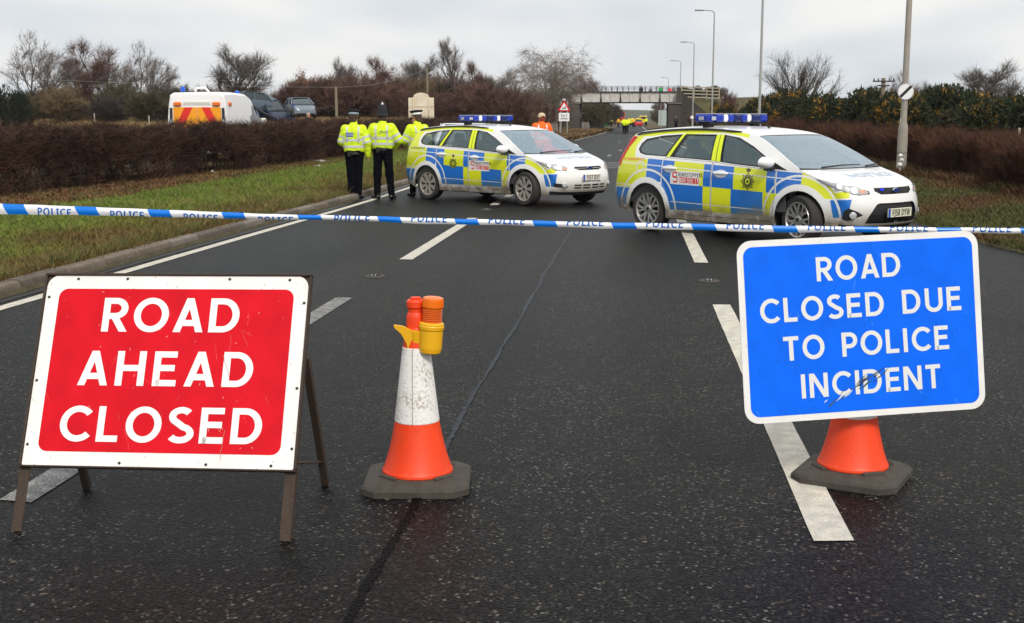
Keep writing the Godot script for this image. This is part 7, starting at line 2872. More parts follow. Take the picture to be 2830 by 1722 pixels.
func transporter() -> void:
	var t := thing("car_transporter", "dark blue car transporter lorry with loading decks behind the hedge", "lorry", Vector3(-27.0, 0.62, -85.0), deg_to_rad(20.0))
	var blue := mat(0.006, 0.018, 0.085, 0.5)
	var dark := mat(0.012, 0.014, 0.02, 0.7)
	# cab at the left, headboard sloping down to a low neck, upper deck carried on posts
	var g := G.new()
	var cab: Array = []
	for q in [[-1.2, 1.1, 1.9], [-1.0, 1.2, 2.2], [0.3, 1.2, 2.1], [0.9, 1.2, 1.5]]:
		var o: Array = []
		for p in [[-q[1], 0.5], [q[1], 0.5], [q[1], q[2] - 0.1], [q[1] - 0.1, q[2]], [-q[1] + 0.1, q[2]], [-q[1], q[2] - 0.1]]:
			o.append(Vector3(q[0], p[1], p[0]))
		o.reverse()
		cab.append(o)
	put("cab", loft(cab).mesh(30.0), blue, t)
	for z in [-1.15, 1.15]:
		g = G.new()
		g.tube([Vector3(0.2, 2.0, z), Vector3(1.2, 1.35, z), Vector3(2.6, 0.75, z), Vector3(6.0, 0.7, z)], [0.12, 0.12, 0.10, 0.09], 6)
		put("side_beam", g.mesh(30.0), dark, t)
		g = G.new()
		g.box(Vector3(3.1, 1.62, z), Vector3(2.2, 0.07, 0.12), Basis(Vector3.BACK, 0.02))
		put("upper_rail", g.mesh(0), mat(0.05, 0.055, 0.06), t)
		g = G.new()
		g.box(Vector3(3.25, 1.25, z), Vector3(0.14, 1.5, 0.12))
		put("post", g.mesh(0), mat(0.02, 0.07, 0.28, 0.5), t)
		g = G.new()
		g.box(Vector3(0.35, 1.6, z), Vector3(0.14, 1.6, 0.12))
		put("post", g.mesh(0), blue, t)
	g = G.new()
	g.box(Vector3(4.3, 1.70, 0), Vector3(2.3, 0.10, 2.3))
	put("upper_deck", g.mesh(0), dark, t)
	g = G.new()
	g.box(Vector3(3.4, 0.55, 0), Vector3(5.6, 0.16, 2.2))
	put("lower_deck", g.mesh(0), dark, t)
	for x in [-0.3, 2.5, 4.6]:
		for z in [-1.0, 1.0]:
			g = G.new()
			g.lathe([Vector2(0, -0.14), Vector2(0.45, -0.14), Vector2(0.47, 0.0), Vector2(0.45, 0.14), Vector2(0, 0.14)], 18, Transform3D(Basis(Vector3.RIGHT, PI * 0.5), Vector3(x, 0.47, z)))
			put("wheel", g.mesh(30.0), M.rubber, t)
	var silver := mat(0.20, 0.23, 0.27, 0.3, 0.4)
	var slate := mat(0.09, 0.12, 0.16, 0.3, 0.3)
	var navy := mat(0.018, 0.028, 0.065, 0.3, 0.3)
	var gr := "cars carried on the transporter"
	small_car("carried_car", "silver blue car on the transporter's front top, just right of the van roof", Vector3(-27.2, 2.05, -85.2), Basis(Vector3.UP, deg_to_rad(-150.0)) * Basis(Vector3.BACK, 0.12), slate, gr)
	small_car("carried_car", "navy car sloping down behind the transporter's cab", Vector3(-25.8, 1.55, -86.2), Basis(Vector3.UP, deg_to_rad(-40.0)) * Basis(Vector3.BACK, -0.30), navy, gr)
	small_car("carried_car", "silver car on the transporter's raised rear deck above the bare headed man", Vector3(-23.5, 1.62, -86.6), Basis(Vector3.UP, deg_to_rad(-65.0)), silver, gr)


func far_vehicles() -> void:
	# roof and screen of another white car behind the farther patrol car
	small_car("white_car", "white car mostly hidden behind the farther police car's light bar", Vector3(-4.45, 0, -33.0), Basis(Vector3.UP, deg_to_rad(-80.0)), mat(0.7, 0.72, 0.74, 0.25))
	small_car("red_car", "small red car far down the road among the emergency vehicles", Vector3(1.0, 0, -262.0), Basis(Vector3.UP, deg_to_rad(97.0)), mat(0.62, 0.03, 0.025, 0.3))
	# fire engine and recovery vehicles, about a dozen pixels each
	for q in [[-3.6, -330.0, 2.4, 3.0, 6.0, Color(0.62, 0.02, 0.03), "red fire engine far down the road", "fire_engine", "fire engine"], [0.4, -318.0, 1.9, 1.2, 4.0, Color(0.70, 0.66, 0.02), "wide yellow emergency vehicle across the far road", "rescue_truck", "truck"], [2.6, -335.0, 1.9, 1.9, 4.0, Color(0.70, 0.45, 0.02), "amber recovery truck behind the small red car", "recovery_truck", "truck"]]:
		var c: Color = q[5]
		var v := thing(q[7], q[6], q[8], Vector3(q[0], 0, q[1]), 0.1)
		var m := mat(c.r, c.g, c.b, 0.4)
		var g := G.new()
		g.box(Vector3(0, 0.45 + q[3] * 0.5, 0), Vector3(q[2] * (1.9 if q[7] == "rescue_truck" else 1.0), q[3], q[4]), Basis.IDENTITY, 0.12)
		put("body", g.mesh(20.0), m, v)
		g = G.new()
		g.box(Vector3(0, 0.45 + q[3] * 0.72, q[4] * 0.5 + 0.02), Vector3(q[2] * 0.8, q[3] * 0.3, 0.05))
		put("rear_window", g.mesh(0), M.dark_glass, v)
		g = G.new()
		g.box(Vector3(0, 0.9, q[4] * 0.5 + 0.02), Vector3(q[2] * 0.9, 0.35, 0.06))
		put("rear_band", g.mesh(0), mat(0.7, 0.66, 0.05), v)
		for s in [-1.0, 1.0]:
			g = G.new()
			g.box(Vector3(s * q[2] * 0.35, 0.52 + q[3], q[4] * 0.4), Vector3(0.3, 0.22, 0.3), Basis.IDENTITY, 0.05)
			put("beacon", g.mesh(0), mat(0.75, 0.7, 0.72), v)
			for z in [-1.0, 1.0]:
				g = G.new()
				g.lathe([Vector2(0, -0.14), Vector2(0.42, -0.14), Vector2(0.42, 0.14), Vector2(0, 0.14)], 14, Transform3D(Basis(Vector3.BACK, PI * 0.5), Vector3(s * q[2] * 0.45, 0.42, z * q[4] * 0.35)))
				put("wheel", g.mesh(0), M.rubber, v)



# ---------------------------------------------------------------- people
# a bone: [a, b, radius at a, radius at b]; local axes: y up, z the way the person faces, x to the person's left
func bone_dist(p: Vector3, b: Array) -> float:
	var ab: Vector3 = b[1] - b[0]
	var t := clampf((p - b[0]).dot(ab) / maxf(ab.length_squared(), 1e-6), 0.0, 1.0)
	return p.distance_to(b[0] + ab * t) - lerpf(b[2], b[3], t)


func field_at(p: Vector3, bones: Array, k: float) -> float:
	var f := 10.0
	for b in bones:
		var d := bone_dist(p, b)
		var h := maxf(k - absf(f - d), 0.0) / k
		f = minf(f, d) - h * h * k * 0.25
	return f


func nets(g: G, bones: Array, cell: float, k: float) -> void:  # surface nets of the smoothly joined bones
	var lo := Vector3.ONE * 1e6
	var hi := -lo
	for b in bones:
		for e in [[b[0], b[2]], [b[1], b[3]]]:
			lo = lo.min(e[0] - Vector3.ONE * e[1])
			hi = hi.max(e[0] + Vector3.ONE * e[1])
	lo -= Vector3.ONE * cell * 2.5
	hi += Vector3.ONE * cell * 2.5
	var nx := int((hi.x - lo.x) / cell) + 2
	var ny := int((hi.y - lo.y) / cell) + 2
	var nz := int((hi.z - lo.z) / cell) + 2
	var f := PackedFloat32Array()
	f.resize(nx * ny * nz)
	f.fill(1.0)
	for b in bones:
		var r: float = maxf(b[2], b[3]) + k + cell * 1.8
		var a: Vector3 = ((b[0] as Vector3).min(b[1]) - Vector3.ONE * r - lo) / cell
		var c: Vector3 = ((b[0] as Vector3).max(b[1]) + Vector3.ONE * r - lo) / cell
		for x in range(maxi(int(a.x), 0), mini(int(c.x) + 1, nx)):
			for y in range(maxi(int(a.y), 0), mini(int(c.y) + 1, ny)):
				for z in range(maxi(int(a.z), 0), mini(int(c.z) + 1, nz)):
					var d := bone_dist(lo + Vector3(x, y, z) * cell, b)
					var i := (x * ny + y) * nz + z
					var h := maxf(k - absf(f[i] - d), 0.0) / k
					f[i] = minf(f[i], d) - h * h * k * 0.25
	var at := {}
	var st := [ny * nz, nz, 1]
	var edges := [[0, 0, 0, 0], [0, 1, 0, 0], [0, 0, 1, 0], [0, 1, 1, 0], [0, 0, 0, 1], [0, 1, 0, 1], [0, 0, 1, 1], [0, 1, 1, 1]]
	for x in nx - 1:
		for y in ny - 1:
			for z in nz - 1:
				var i := (x * ny + y) * nz + z
				var v := [f[i], f[i + 1], f[i + nz], f[i + nz + 1], f[i + ny * nz], f[i + ny * nz + 1], f[i + ny * nz + nz], f[i + ny * nz + nz + 1]]
				var inside := 0
				for q in v:
					if q < 0.0:
						inside += 1
				if inside == 0 or inside == 8:
					continue
				var s := Vector3.ZERO
				var n := 0
				for e in [[0, 1], [0, 2], [0, 4], [1, 3], [1, 5], [2, 3], [2, 6], [3, 7], [4, 5], [4, 6], [5, 7], [6, 7]]:
					var fa: float = v[e[0]]
					var fb: float = v[e[1]]
					if (fa < 0.0) != (fb < 0.0):
						var t := fa / (fa - fb)
						var pa := Vector3((e[0] >> 2) & 1, (e[0] >> 1) & 1, e[0] & 1)
						var pb := Vector3((e[1] >> 2) & 1, (e[1] >> 1) & 1, e[1] & 1)
						s += pa.lerp(pb, t)
						n += 1
				at[i] = lo + (Vector3(x, y, z) + s / n) * cell
	for i in at:
		for ax in 3:
			var j: int = i + st[ax]
			if j >= f.size() or (f[i] < 0.0) == (f[j] < 0.0):
				continue
			var u: int = st[(ax + 1) % 3]
			var w: int = st[(ax + 2) % 3]
			if not (at.has(i - u) and at.has(i - w) and at.has(i - u - w)):
				continue
			if f[i] < 0.0:
				g.quad(at[i - u - w], at[i - w], at[i], at[i - u])
			else:
				g.quad(at[i - u - w], at[i - u], at[i], at[i - w])


# strip of retroreflective tape: the part of a garment between two planes, lifted off it
func band(src: G, o: Vector3, axis: Vector3, d0: float, d1: float, near: float, keep: Callable) -> ArrayMesh:
	var g := G.new()
	for i in range(0, src.v.size(), 3):
		var t := [src.v[i], src.v[i + 2], src.v[i + 1]]
		var c: Vector3 = (t[0] + t[1] + t[2]) / 3.0 - o
		if (c - axis * c.dot(axis)).length() > near or not keep.call(c + o):
			continue
		var p: Array = t
		for side in [[d0, 1.0], [d1, -1.0]]:
			var q: Array = []
			for k in p.size():
				var a: Vector3 = p[k]
				var b: Vector3 = p[(k + 1) % p.size()]
				var da: float = ((a - o).dot(axis) - float(side[0])) * float(side[1])
				var db: float = ((b - o).dot(axis) - float(side[0])) * float(side[1])
				if da >= 0.0:
					q.append(a)
				if (da >= 0.0) != (db >= 0.0):
					q.append(a.lerp(b, da / (da - db)))
			p = q
			if p.is_empty():
				break
		if p.size() < 3:
			continue
		var n: Vector3 = (t[1] - t[0]).cross(t[2] - t[0]).normalized() * 0.005
		for k in range(1, p.size() - 1):
			g.tri(p[0] + n, p[k] + n, p[k + 1] + n)
	return g.mesh(60.0)


func hand(g: G, wrist: Vector3, dir: Vector3, palm_n: Vector3, thumb: Vector3, cell := 0.006) -> void:
	var d := dir.normalized()
	var n := palm_n.slide(d).normalized()
	var s := thumb.slide(d).slide(n).normalized()
	var b: Array = [[wrist - d * 0.02, wrist + d * 0.02, 0.026, 0.026]]
	for k in 4:
		var o := s * (0.03 - 0.02 * k)
		b.append([wrist + d * 0.02 + o * 0.6, wrist + d * 0.085 + o, 0.016, 0.012])
		var l: float = [0.062, 0.07, 0.065, 0.05][k]
		var k1: Vector3 = wrist + d * 0.088 + o
		var k2: Vector3 = k1 + (d + n * 0.25).normalized() * l * 0.55
		b.append([k1, k2, 0.0092, 0.0085])
		b.append([k2, k2 + (d + n * 0.8).normalized() * l * 0.5, 0.0085, 0.007])
	var t0 := wrist + d * 0.03 + s * 0.026
	var t1 := t0 + (d * 0.8 + s * 0.7 + n * 0.3).normalized() * 0.042
	b.append([t0, t1, 0.012, 0.010])
	b.append([t1, t1 + (d + n * 0.35 + s * 0.1).normalized() * 0.03, 0.010, 0.008])
	nets(g, b, cell, 0.008)


func head(g: G, c: Vector3, turn: float, nod: float, cell := 0.011) -> void:
	var m := Transform3D(Basis(Vector3.UP, turn) * Basis(Vector3.RIGHT, nod), c)
	var b: Array = []
	for q in [
		[0, 0.045, -0.022, 0, 0.05, 0.015, 0.080, 0.078], [0, 0.0, 0.0, 0, -0.03, 0.03, 0.068, 0.058], [0, -0.06, 0.045, 0, -0.09, 0.062, 0.046, 0.030],
		[-0.04, -0.05, 0.01, -0.02, -0.085, 0.05, 0.030, 0.024], [0.04, -0.05, 0.01, 0.02, -0.085, 0.05, 0.030, 0.024],
		[0, 0.015, 0.088, 0, -0.022, 0.108, 0.008, 0.014], [-0.035, 0.028, 0.078, 0.035, 0.028, 0.078, 0.013, 0.013],
		[-0.02, -0.052, 0.088, 0.02, -0.052, 0.088, 0.009, 0.009], [-0.018, -0.063, 0.086, 0.018, -0.063, 0.086, 0.009, 0.009],
		[-0.076, 0.012, -0.005, -0.080, -0.028, 0.0, 0.014, 0.010], [0.076, 0.012, -0.005, 0.080, -0.028, 0.0, 0.014, 0.010],
	]:
		b.append([m * Vector3(q[0], q[1], q[2]), m * Vector3(q[3], q[4], q[5]), q[6], q[7]])
	b.append([m * Vector3(0, -0.05, -0.015), c + Vector3(0, -0.17, -0.02), 0.052, 0.056])
	nets(g, b, cell, 0.02)


# pose: elbows, wrists, knees, ankles, head turn; everything in metres for a figure 1.75 m tall
func person(label: String, at: Vector3, facing: float, size: float, cfg: Dictionary) -> Node3D:
	var p := thing("person", label, "person", at, facing)
	p.scale = Vector3.ONE * size
	var cell: float = cfg.get("cell", 0.02)
	var fine: bool = cell < 0.021
	var ls := Vector3(0.175, 1.415, -0.01)
	var rs := Vector3(-0.175, 1.415, -0.01)
	var le: Vector3 = cfg.le
	var lw: Vector3 = cfg.lw
	var re: Vector3 = cfg.re
	var rw: Vector3 = cfg.rw
	var lk: Vector3 = cfg.get("lk", Vector3(0.10, 0.50, 0.01))
	var rk: Vector3 = cfg.get("rk", Vector3(-0.10, 0.50, 0.01))
	var la: Vector3 = cfg.get("la", Vector3(0.10, 0.085, -0.02))
	var ra: Vector3 = cfg.get("ra", Vector3(-0.10, 0.085, -0.02))
	var lh := Vector3(0.095, 0.92, 0)
	var rh := Vector3(-0.095, 0.92, 0)
	var ht: Vector3 = Vector3(0, 1.625, 0.02) + cfg.get("head_at", Vector3.ZERO)
	var turn: float = cfg.get("turn", 0.0)
	# the body itself
	var torso := [[Vector3(-0.07, 1.0, 0), Vector3(-0.085, 1.30, 0), 0.095, 0.105], [Vector3(0.07, 1.0, 0), Vector3(0.085, 1.30, 0), 0.095, 0.105], [Vector3(-0.10, 1.36, -0.01), Vector3(0.10, 1.36, -0.01), 0.085, 0.085], [Vector3(0, 1.40, -0.01), Vector3(0, 1.50, 0.0), 0.075, 0.055]]
	var arms := [[ls, le, 0.056, 0.044], [le, lw, 0.044, 0.030], [rs, re, 0.056, 0.044], [re, rw, 0.044, 0.030]]
	var legs := [[lh, lk, 0.085, 0.058], [lk, la, 0.058, 0.040], [rh, rk, 0.085, 0.058], [rk, ra, 0.058, 0.040], [Vector3(-0.06, 0.96, -0.02), Vector3(0.06, 0.96, -0.02), 0.10, 0.10]]
	var g := G.new()
	nets(g, torso + arms + legs, maxf(cell, 0.026), 0.04)
	head(g, ht, turn, cfg.get("nod", 0.0), 0.011 if fine else cell * 0.6)
	if fine:
		hand(g, lw, cfg.get("ld", lw - le), cfg.get("ln", Vector3(-1, 0, 0)), cfg.get("lt", Vector3(0, 0, 1)))
		hand(g, rw, cfg.get("rd", rw - re), cfg.get("rn", Vector3(1, 0, 0)), cfg.get("rt", Vector3(0, 0, 1)))
	put("body", g.mesh(180.0), M.skin, p)
	var m := Transform3D(Basis(Vector3.UP, turn) * Basis(Vector3.RIGHT, cfg.get("nod", 0.0)), ht)
	if fine:
		for s in [-1.0, 1.0]:
			g = G.new()
			g.lathe([Vector2(0.0, -0.011), Vector2(0.009, -0.006), Vector2(0.011, 0.0), Vector2(0.009, 0.006), Vector2(0, 0.011)], 10, m * Transform3D(Basis(Vector3.RIGHT, PI * 0.5), Vector3(0.031 * s, 0.008, 0.079)))
			put("eye", g.mesh(60.0), mat(0.5, 0.48, 0.45, 0.2), p)
	# jacket
	var puff: float = cfg.get("puff", 0.022)
	var hem: float = cfg.get("hem", 0.90)
	var jb: Array = [[Vector3(-0.085, hem + 0.08, 0), Vector3(-0.10, 1.30, -0.005), 0.110 + puff * 0.6, 0.108 + puff], [Vector3(0.085, hem + 0.08, 0), Vector3(0.10, 1.30, -0.005), 0.110 + puff * 0.6, 0.108 + puff], [Vector3(-0.11, 1.37, -0.015), Vector3(0.11, 1.37, -0.015), 0.085 + puff, 0.085 + puff], [Vector3(0, 1.42, -0.02), Vector3(0, 1.525, -0.005), 0.085 + puff * 0.5, 0.070 + puff * 0.2], [Vector3(0, hem + 0.1, 0), Vector3(0, 1.30, 0), 0.11 + puff, 0.115 + puff], [ls, le, 0.062 + puff, 0.054 + puff], [le, lw, 0.054 + puff, 0.042 + puff * 0.7], [rs, re, 0.062 + puff, 0.054 + puff], [re, rw, 0.054 + puff, 0.042 + puff * 0.7]]
	g = G.new()
	nets(g, jb, cell, 0.045)
	var jacket := put("jacket", g.mesh(180.0), cfg.jacket, p)
	if cfg.has("bands"):
		var mine := func(q: Vector3) -> bool: return absf(q.x) < 0.235
		var any := func(_q: Vector3) -> bool: return true
		var upper := func(q: Vector3) -> bool: return q.y > 1.14 and q.y < 1.46 and absf(q.x) < 0.2
		for y in cfg.bands:
			put("reflective_band", band(g, Vector3(0, y, 0), Vector3.UP, -0.024, 0.024, 0.5, mine), M.reflective, jacket)
		for e in [[ls, le], [rs, re]]:
			var ax: Vector3 = (e[1] - e[0]).normalized()
			var l: float = (e[1] - e[0]).length()
			for d in [0.62, 0.98]:
				put("sleeve_band", band(g, e[0] + ax * l * d, ax, -0.022, 0.022, 0.12, any), M.reflective, jacket)
		for x in [-0.115, 0.115]:
			put("brace_band", band(g, Vector3(x, 1.3, 0), Vector3.RIGHT, -0.018, 0.018, 0.4, upper), M.reflective, jacket)
	if cfg.has("patch"):
		# a printed panel across the shoulder blades
		var q: Array = cfg.patch
		var bones := jb
		var onto := func(v: Vector2) -> Vector3:
			var z := -0.32
			for i in 60:
				var f := field_at(Vector3(v.x, v.y, z), bones, 0.045)
				if f < 0.004:
					break
				z += maxf(f * 0.8, 0.001)
			return Vector3(v.x, v.y, z - 0.004)
		if q[2] > 0.0:
			var pg := G.new()
			pg.patch(poly([[q[0] - q[2], q[1] - q[3]], [q[0] + q[2], q[1] - q[3]], [q[0] + q[2], q[1] + q[3]], [q[0] - q[2], q[1] + q[3]]]), onto, Vector2(0.03, 0.03), true)
			put("back_panel", pg.mesh(60.0), q[4], jacket)
		var tg := G.new()
		var row := 0
		for w in q[5]:
			var yy: float = q[1] + float(q[6]) * (0.5 * (q[5].size() - 1) - row) * 1.4
			typed(tg, w, q[6], func(v: Vector2) -> Vector3: return onto.call(Vector2(q[0] - v.x, yy + v.y)) + Vector3(0, 0, -0.003), true, q[7])
			row += 1
		put("back_lettering", tg.mesh(0), q[8], jacket)
	# trousers and shoes
	g = G.new()
	nets(g, [[lh, lk, 0.102, 0.080], [lk, la + Vector3(0, 0.02, 0), 0.080, 0.066], [rh, rk, 0.102, 0.080], [rk, ra + Vector3(0, 0.02, 0), 0.080, 0.066], [Vector3(-0.07, 0.97, -0.015), Vector3(0.07, 0.97, -0.015), 0.115, 0.115]], cell, 0.035)
	put("trousers", g.mesh(180.0), cfg.trousers, p)
	if cfg.get("belt", false):
		g = G.new()
		g.lathe([Vector2(0.165, 0.0), Vector2(0.17, 0.01), Vector2(0.17, 0.05), Vector2(0.165, 0.06)], 20, Transform3D(Basis.IDENTITY.scaled(Vector3(1.12, 1, 0.85)), Vector3(0, hem - 0.035, 0)))
		for q in [[-0.17, 0.02], [0.17, 0.03], [0.08, -0.14]]:
			g.box(Vector3(q[0], hem - 0.02, q[1]), Vector3(0.06, 0.12, 0.05), Basis.IDENTITY, 0.015)
		put("belt", g.mesh(30.0), M.black, p)
	for e in [[la, cfg.get("lf", 0.15)], [ra, cfg.get("rf", -0.15)]]:
		g = G.new()
		var f := Vector3(sin(e[1]), 0, cos(e[1]))
		var a: Vector3 = e[0]
		nets(g, [[Vector3(a.x, 0.05, a.z) - f * 0.03, Vector3(a.x, 0.045, a.z) + f * 0.13, 0.047, 0.042], [Vector3(a.x, 0.11, a.z), Vector3(a.x, 0.05, a.z), 0.05, 0.045]], 0.016 if fine else cell, 0.03)
		for i in g.v.size():
			g.v[i].y = maxf(g.v[i].y, 0.0)
		put("shoe", g.mesh(180.0), M.shoe, p)
	# headgear and hair
	match cfg.get("hat", ""):
		"cap":
			g = G.new()
			var c := m * Transform3D(Basis(Vector3.RIGHT, 0.10), Vector3(0, 0.075, 0.0))
			g.lathe([Vector2(0.100, -0.012), Vector2(0.101, 0.005), Vector2(0.104, 0.045), Vector2(0.135, 0.066), Vector2(0.138, 0.078), Vector2(0.120, 0.090), Vector2(0.05, 0.097), Vector2(0.0, 0.097)], 28, c.scaled_local(Vector3(0.95, 1.0, 1.08)))
			var hat := put("flat_cap", g.mesh(50.0), M.navy_cloth, p)
			g = G.new()
			g.lathe([Vector2(0.1025, 0.004), Vector2(0.1055, 0.040)], 28, c.scaled_local(Vector3(0.95, 1.0, 1.08)))
			put("cap_band", g.mesh(50.0), cfg.get("cap_band", M.white), hat)
			g = G.new()
			g.prism(poly(arc(0, 0.055, 0.09, 0.095, 15, 165, 12)), -0.004, 0.004, c * Transform3D(Basis(Vector3.RIGHT, PI * 0.5 + 0.5), Vector3(0, -0.005, 0.02)))
			put("peak", g.mesh(30.0), M.black, hat)
		"helmet":
			g = G.new()
			var c2 := m * Transform3D(Basis(Vector3.RIGHT, 0.06), Vector3(0, 0.03, -0.005))
			g.lathe([Vector2(0.128, -0.015), Vector2(0.124, 0.0), Vector2(0.108, 0.02), Vector2(0.106, 0.07), Vector2(0.100, 0.13), Vector2(0.082, 0.185), Vector2(0.05, 0.215), Vector2(0.022, 0.224)], 28, c2.scaled_local(Vector3(0.95, 1.0, 1.12)))
			var h := put("custodian_helmet", g.mesh(50.0), M.navy_cloth, p)
			g = G.new()
			g.lathe([Vector2(0.034, 0.215), Vector2(0.030, 0.232), Vector2(0.014, 0.240), Vector2(0.017, 0.255), Vector2(0.010, 0.268), Vector2(0.0, 0.272)], 14, c2)
			put("helmet_boss", g.mesh(40.0), M.chrome, h)
		"beanie":
			g = G.new()
			g.lathe([Vector2(0.096, 0.0), Vector2(0.104, 0.01), Vector2(0.104, 0.035), Vector2(0.098, 0.07), Vector2(0.075, 0.105), Vector2(0.04, 0.122), Vector2(0.0, 0.126)], 24, m * Transform3D(Basis(Vector3.RIGHT, -0.15), Vector3(0, 0.03, -0.005)))
			put("cap", g.mesh(50.0), cfg.get("hat_mat", M.white), p)
	if cfg.has("hair"):
		g = G.new()
		nets(g, [[m * Vector3(0, 0.045, -0.03), m * Vector3(0, 0.065, 0.01), 0.087, 0.078], [m * Vector3(-0.03, -0.04, -0.055), m * Vector3(0.03, -0.04, -0.055), 0.052, 0.052], [m * Vector3(-0.06, 0.01, -0.02), m * Vector3(0.06, 0.01, -0.02), 0.036, 0.036]], 0.014 if fine else cell * 0.7, 0.02)
		put("hair", g.mesh(180.0), cfg.hair, p)
	return p


func people() -> void:
	M.skin = mat(0.46, 0.22, 0.145, 0.55)
	M.skin.subsurf_scatter_enabled = true
	M.skin.subsurf_scatter_strength = 0.15
	M.navy_cloth = mat(0.010, 0.011, 0.017, 0.85)
	M.shoe = mat(0.010, 0.010, 0.010, 0.35)
	M.reflective = mat(0.55, 0.57, 0.58, 0.4)
	var hi := mat(0.66, 0.86, 0.012, 0.75)
	hi.albedo_texture = mottled(Color(1, 1, 1), Color(0.93, 0.93, 0.93), Color(0.8, 0.8, 0.8), 128, 0.02, 701, 0.2)
	tri_planar(hi, 2.0)
	hi.normal_enabled = true
	hi.normal_texture = M.wrinkle
	hi.normal_scale = 1.2
	var hi_far := mat(0.68, 0.84, 0.012, 0.8)
	var orange := mat(0.88, 0.13, 0.006, 0.75)
	var dark := mat(0.0045, 0.005, 0.0075, 0.9)
	dark.metallic_specular = 0.12
	tri_planar(dark, 2.2)
	dark.normal_enabled = true
	dark.normal_texture = M.wrinkle
	dark.normal_scale = 1.2
	var brown := mat(0.05, 0.028, 0.016, 0.8)
	var blue := mat(0.010, 0.085, 0.42, 0.5)
	var down_l := {"le": Vector3(0.265, 1.13, -0.02), "lw": Vector3(0.27, 0.88, 0.05)}
	# the three officers, backs to the viewer (facing -z turned by the second number)
	person("officer with navy patch on a yellow jacket, leftmost of the three, one arm hanging", Vector3(-5.52, 0.0, -24.3), PI + 0.05, 0.985, {
		"le": Vector3(0.245, 1.16, 0.0), "lw": Vector3(0.14, 1.03, 0.20), "re": Vector3(-0.275, 1.14, -0.03), "rw": Vector3(-0.285, 0.885, 0.02), "rd": Vector3(-0.02, -1, 0.12), "rn": Vector3(1, 0, 0), "rt": Vector3(0, 0, 1),
		"lk": Vector3(0.075, 0.50, 0.0), "rk": Vector3(-0.075, 0.50, 0.02), "la": Vector3(0.07, 0.085, -0.02), "ra": Vector3(-0.075, 0.085, 0.0), "lf": 0.2, "rf": -0.45,
		"turn": -0.35, "hat": "cap", "cap_band": mat(0.30, 0.36, 0.46), "hair": brown, "jacket": hi, "trousers": dark, "hem": 0.93, "puff": 0.026, "belt": true, "bands": [1.19, 1.06],
		"patch": [0.065, 1.30, 0.075, 0.042, blue, ["POLICE COMMUNITY", "SUPPORT OFFICER"], 0.018, 0.62, M.white]})
	person("officer in a tall custodian helmet with POLICE on the yellow jacket, middle of three", Vector3(-4.95, 0.0, -24.35), PI + 0.02, 1.0, {
		"le": Vector3(0.31, 1.18, 0.02), "lw": Vector3(0.19, 1.02, 0.18), "re": Vector3(-0.31, 1.18, 0.02), "rw": Vector3(-0.19, 1.02, 0.18), "ld": Vector3(-0.6, -0.3, 0.7), "rd": Vector3(0.6, -0.3, 0.7),
		"lk": Vector3(0.12, 0.50, 0.02), "rk": Vector3(-0.13, 0.50, -0.02), "la": Vector3(0.13, 0.085, 0.02), "ra": Vector3(-0.17, 0.085, -0.04), "lf": 0.9, "rf": -0.3,
		"turn": 0.05, "hat": "helmet", "hair": brown, "jacket": hi, "trousers": dark, "hem": 1.0, "puff": 0.034, "bands": [1.215, 1.10], "belt": true,
		"patch": [-0.055, 1.335, 0.0, 0.0, blue, ["POLICE"], 0.040, 0.9, mat(0.10, 0.14, 0.17)]})
	person("officer in a flat cap turned sideways, half hidden behind the farther police car", Vector3(-4.42, 0.0, -25.3), PI + 0.75, 0.985, {
		"le": Vector3(0.27, 1.17, 0.05), "lw": Vector3(0.10, 1.08, 0.26), "re": Vector3(-0.28, 1.16, 0.0), "rw": Vector3(-0.12, 1.03, 0.22), "ld": Vector3(-0.9, 0.1, 0.3), "rd": Vector3(0.9, 0.1, 0.3),
		"la": Vector3(0.10, 0.085, 0.04), "ra": Vector3(-0.12, 0.085, -0.05), "turn": 0.55, "hat": "cap", "hair": brown, "jacket": hi, "trousers": dark, "hem": 0.95, "puff": 0.030, "bands": [1.20, 1.08],
		"patch": [0.06, 1.32, 0.0, 0.0, blue, ["POLICE"], 0.036, 0.8, mat(0.06, 0.11, 0.14)]})
	person("worker in an orange jacket and pale cap beyond the farther police car's bonnet", Vector3(-2.45, 0.0, -33.5), PI + 0.30, 0.985, {
		"le": Vector3(0.27, 1.14, 0.04), "lw": Vector3(0.16, 1.0, 0.2), "re": Vector3(-0.27, 1.14, 0.0), "rw": Vector3(-0.24, 0.92, 0.12), "turn": 0.25, "hat": "beanie", "hat_mat": mat(0.58, 0.46, 0.30, 0.8),
		"hair": mat(0.20, 0.035, 0.012, 0.8), "jacket": orange, "trousers": orange, "hem": 0.9, "puff": 0.036, "bands": [1.10], "cell": 0.0205})
	person("bare headed man in dark clothes beside the transporter, behind the hedge", Vector3(-13.9, 0.22, -52.5), 0.5, 0.93, {
		"le": Vector3(0.27, 1.2, 0.1), "lw": Vector3(0.30, 1.32, 0.30), "re": Vector3(-0.28, 1.15, 0.02), "rw": Vector3(-0.25, 0.95, 0.15), "turn": 0.3, "hair": mat(0.30, 0.28, 0.26), "jacket": dark, "trousers": dark, "cell": 0.03})
	# onlookers on the railway bridge
	var far := {"le": Vector3(0.24, 1.15, 0.06), "lw": Vector3(0.16, 1.12, 0.26), "re": Vector3(-0.24, 1.15, 0.06), "rw": Vector3(-0.16, 1.12, 0.26), "cell": 0.045, "hair": brown, "trousers": dark, "puff": 0.03}
	var k := 0
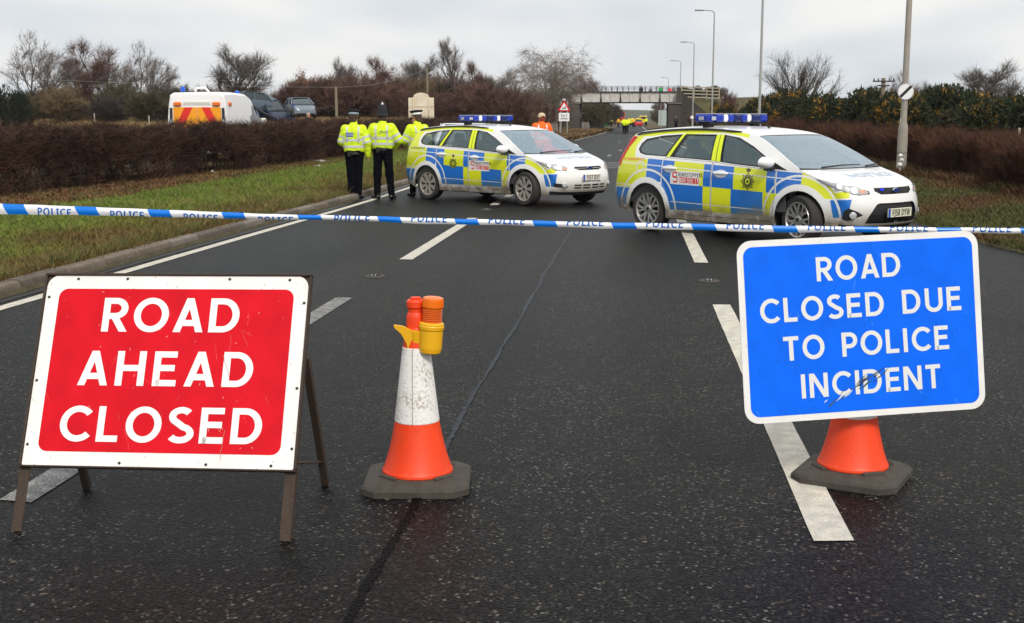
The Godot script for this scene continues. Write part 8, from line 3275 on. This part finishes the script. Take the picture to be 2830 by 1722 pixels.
	for q in [[0.98, 5.72, mat(0.03, 0.032, 0.045), "onlooker in black on the railway bridge, leftmost of four"], [2.15, 5.45, mat(0.09, 0.10, 0.13), "onlooker in dark grey on the railway bridge, second from the left"], [3.42, 5.66, mat(0.01, 0.36, 0.07), "onlooker in a green coat on the railway bridge"], [4.55, 5.52, mat(0.74, 0.02, 0.035), "onlooker in a red coat at the right end of the railway bridge"]]:
		var c := far.duplicate()
		c.jacket = q[2]
		var s := (float(q[1]) - 4.08) / 1.75
		person(q[3], Vector3(q[0], 4.1, -158.6), 0.2 * (k - 1.5), s, c)
		k += 1
	# far down the road
	for q in [[-0.9, -131.0, hi_far, dark, 1.0, "lone police officer in a yellow jacket walking on the road towards the bridge", 0.2], [-0.65, -139.0, hi_far, dark, 0.98, "second officer in yellow just behind the lone one on the road", 0.0], [-6.2, -236.0, mat(0.01, 0.34, 0.08), mat(0.01, 0.26, 0.06), 1.15, "left paramedic in green at the far left of the emergency scene", 0.4], [-5.1, -239.0, mat(0.01, 0.36, 0.09), mat(0.01, 0.28, 0.06), 1.15, "right paramedic in green at the far left of the emergency scene", -0.3], [-3.9, -228.0, hi_far, dark, 1.0, "figure in yellow below the red fire engine, leftmost of the far row", 0.0], [-2.7, -233.0, mat(0.80, 0.50, 0.01), dark, 1.0, "figure in amber below the red fire engine", 0.3], [-0.9, -236.0, mat(0.80, 0.66, 0.01), dark, 1.0, "figure in yellow left of the middle of the far row", 0.0], [0.1, -232.0, mat(0.80, 0.50, 0.01), dark, 1.0, "figure in amber left of the small red car", 0.1], [2.6, -250.0, hi_far, dark, 1.05, "figure in yellow right of the small red car", 0.0], [5.2, -152.0, mat(0.012, 0.012, 0.014), dark, 1.0, "person in black standing in the bridge opening by the right abutment", 0.3], [6.75, -112.0, mat(0.42, 0.03, 0.22), mat(0.03, 0.03, 0.06), 0.92, "crouching figure in a magenta coat between the lamp columns by the abutment", 0.5]]:
		var c := far.duplicate()
		c.jacket = q[2]
		c.trousers = q[3]
		person(q[5], Vector3(q[0], height(q[0], q[1]) if q[0] < edge(LEFT, q[1]) or q[0] > edge(RIGHT, q[1]) else 0.0, q[1]), q[6], q[4], c)
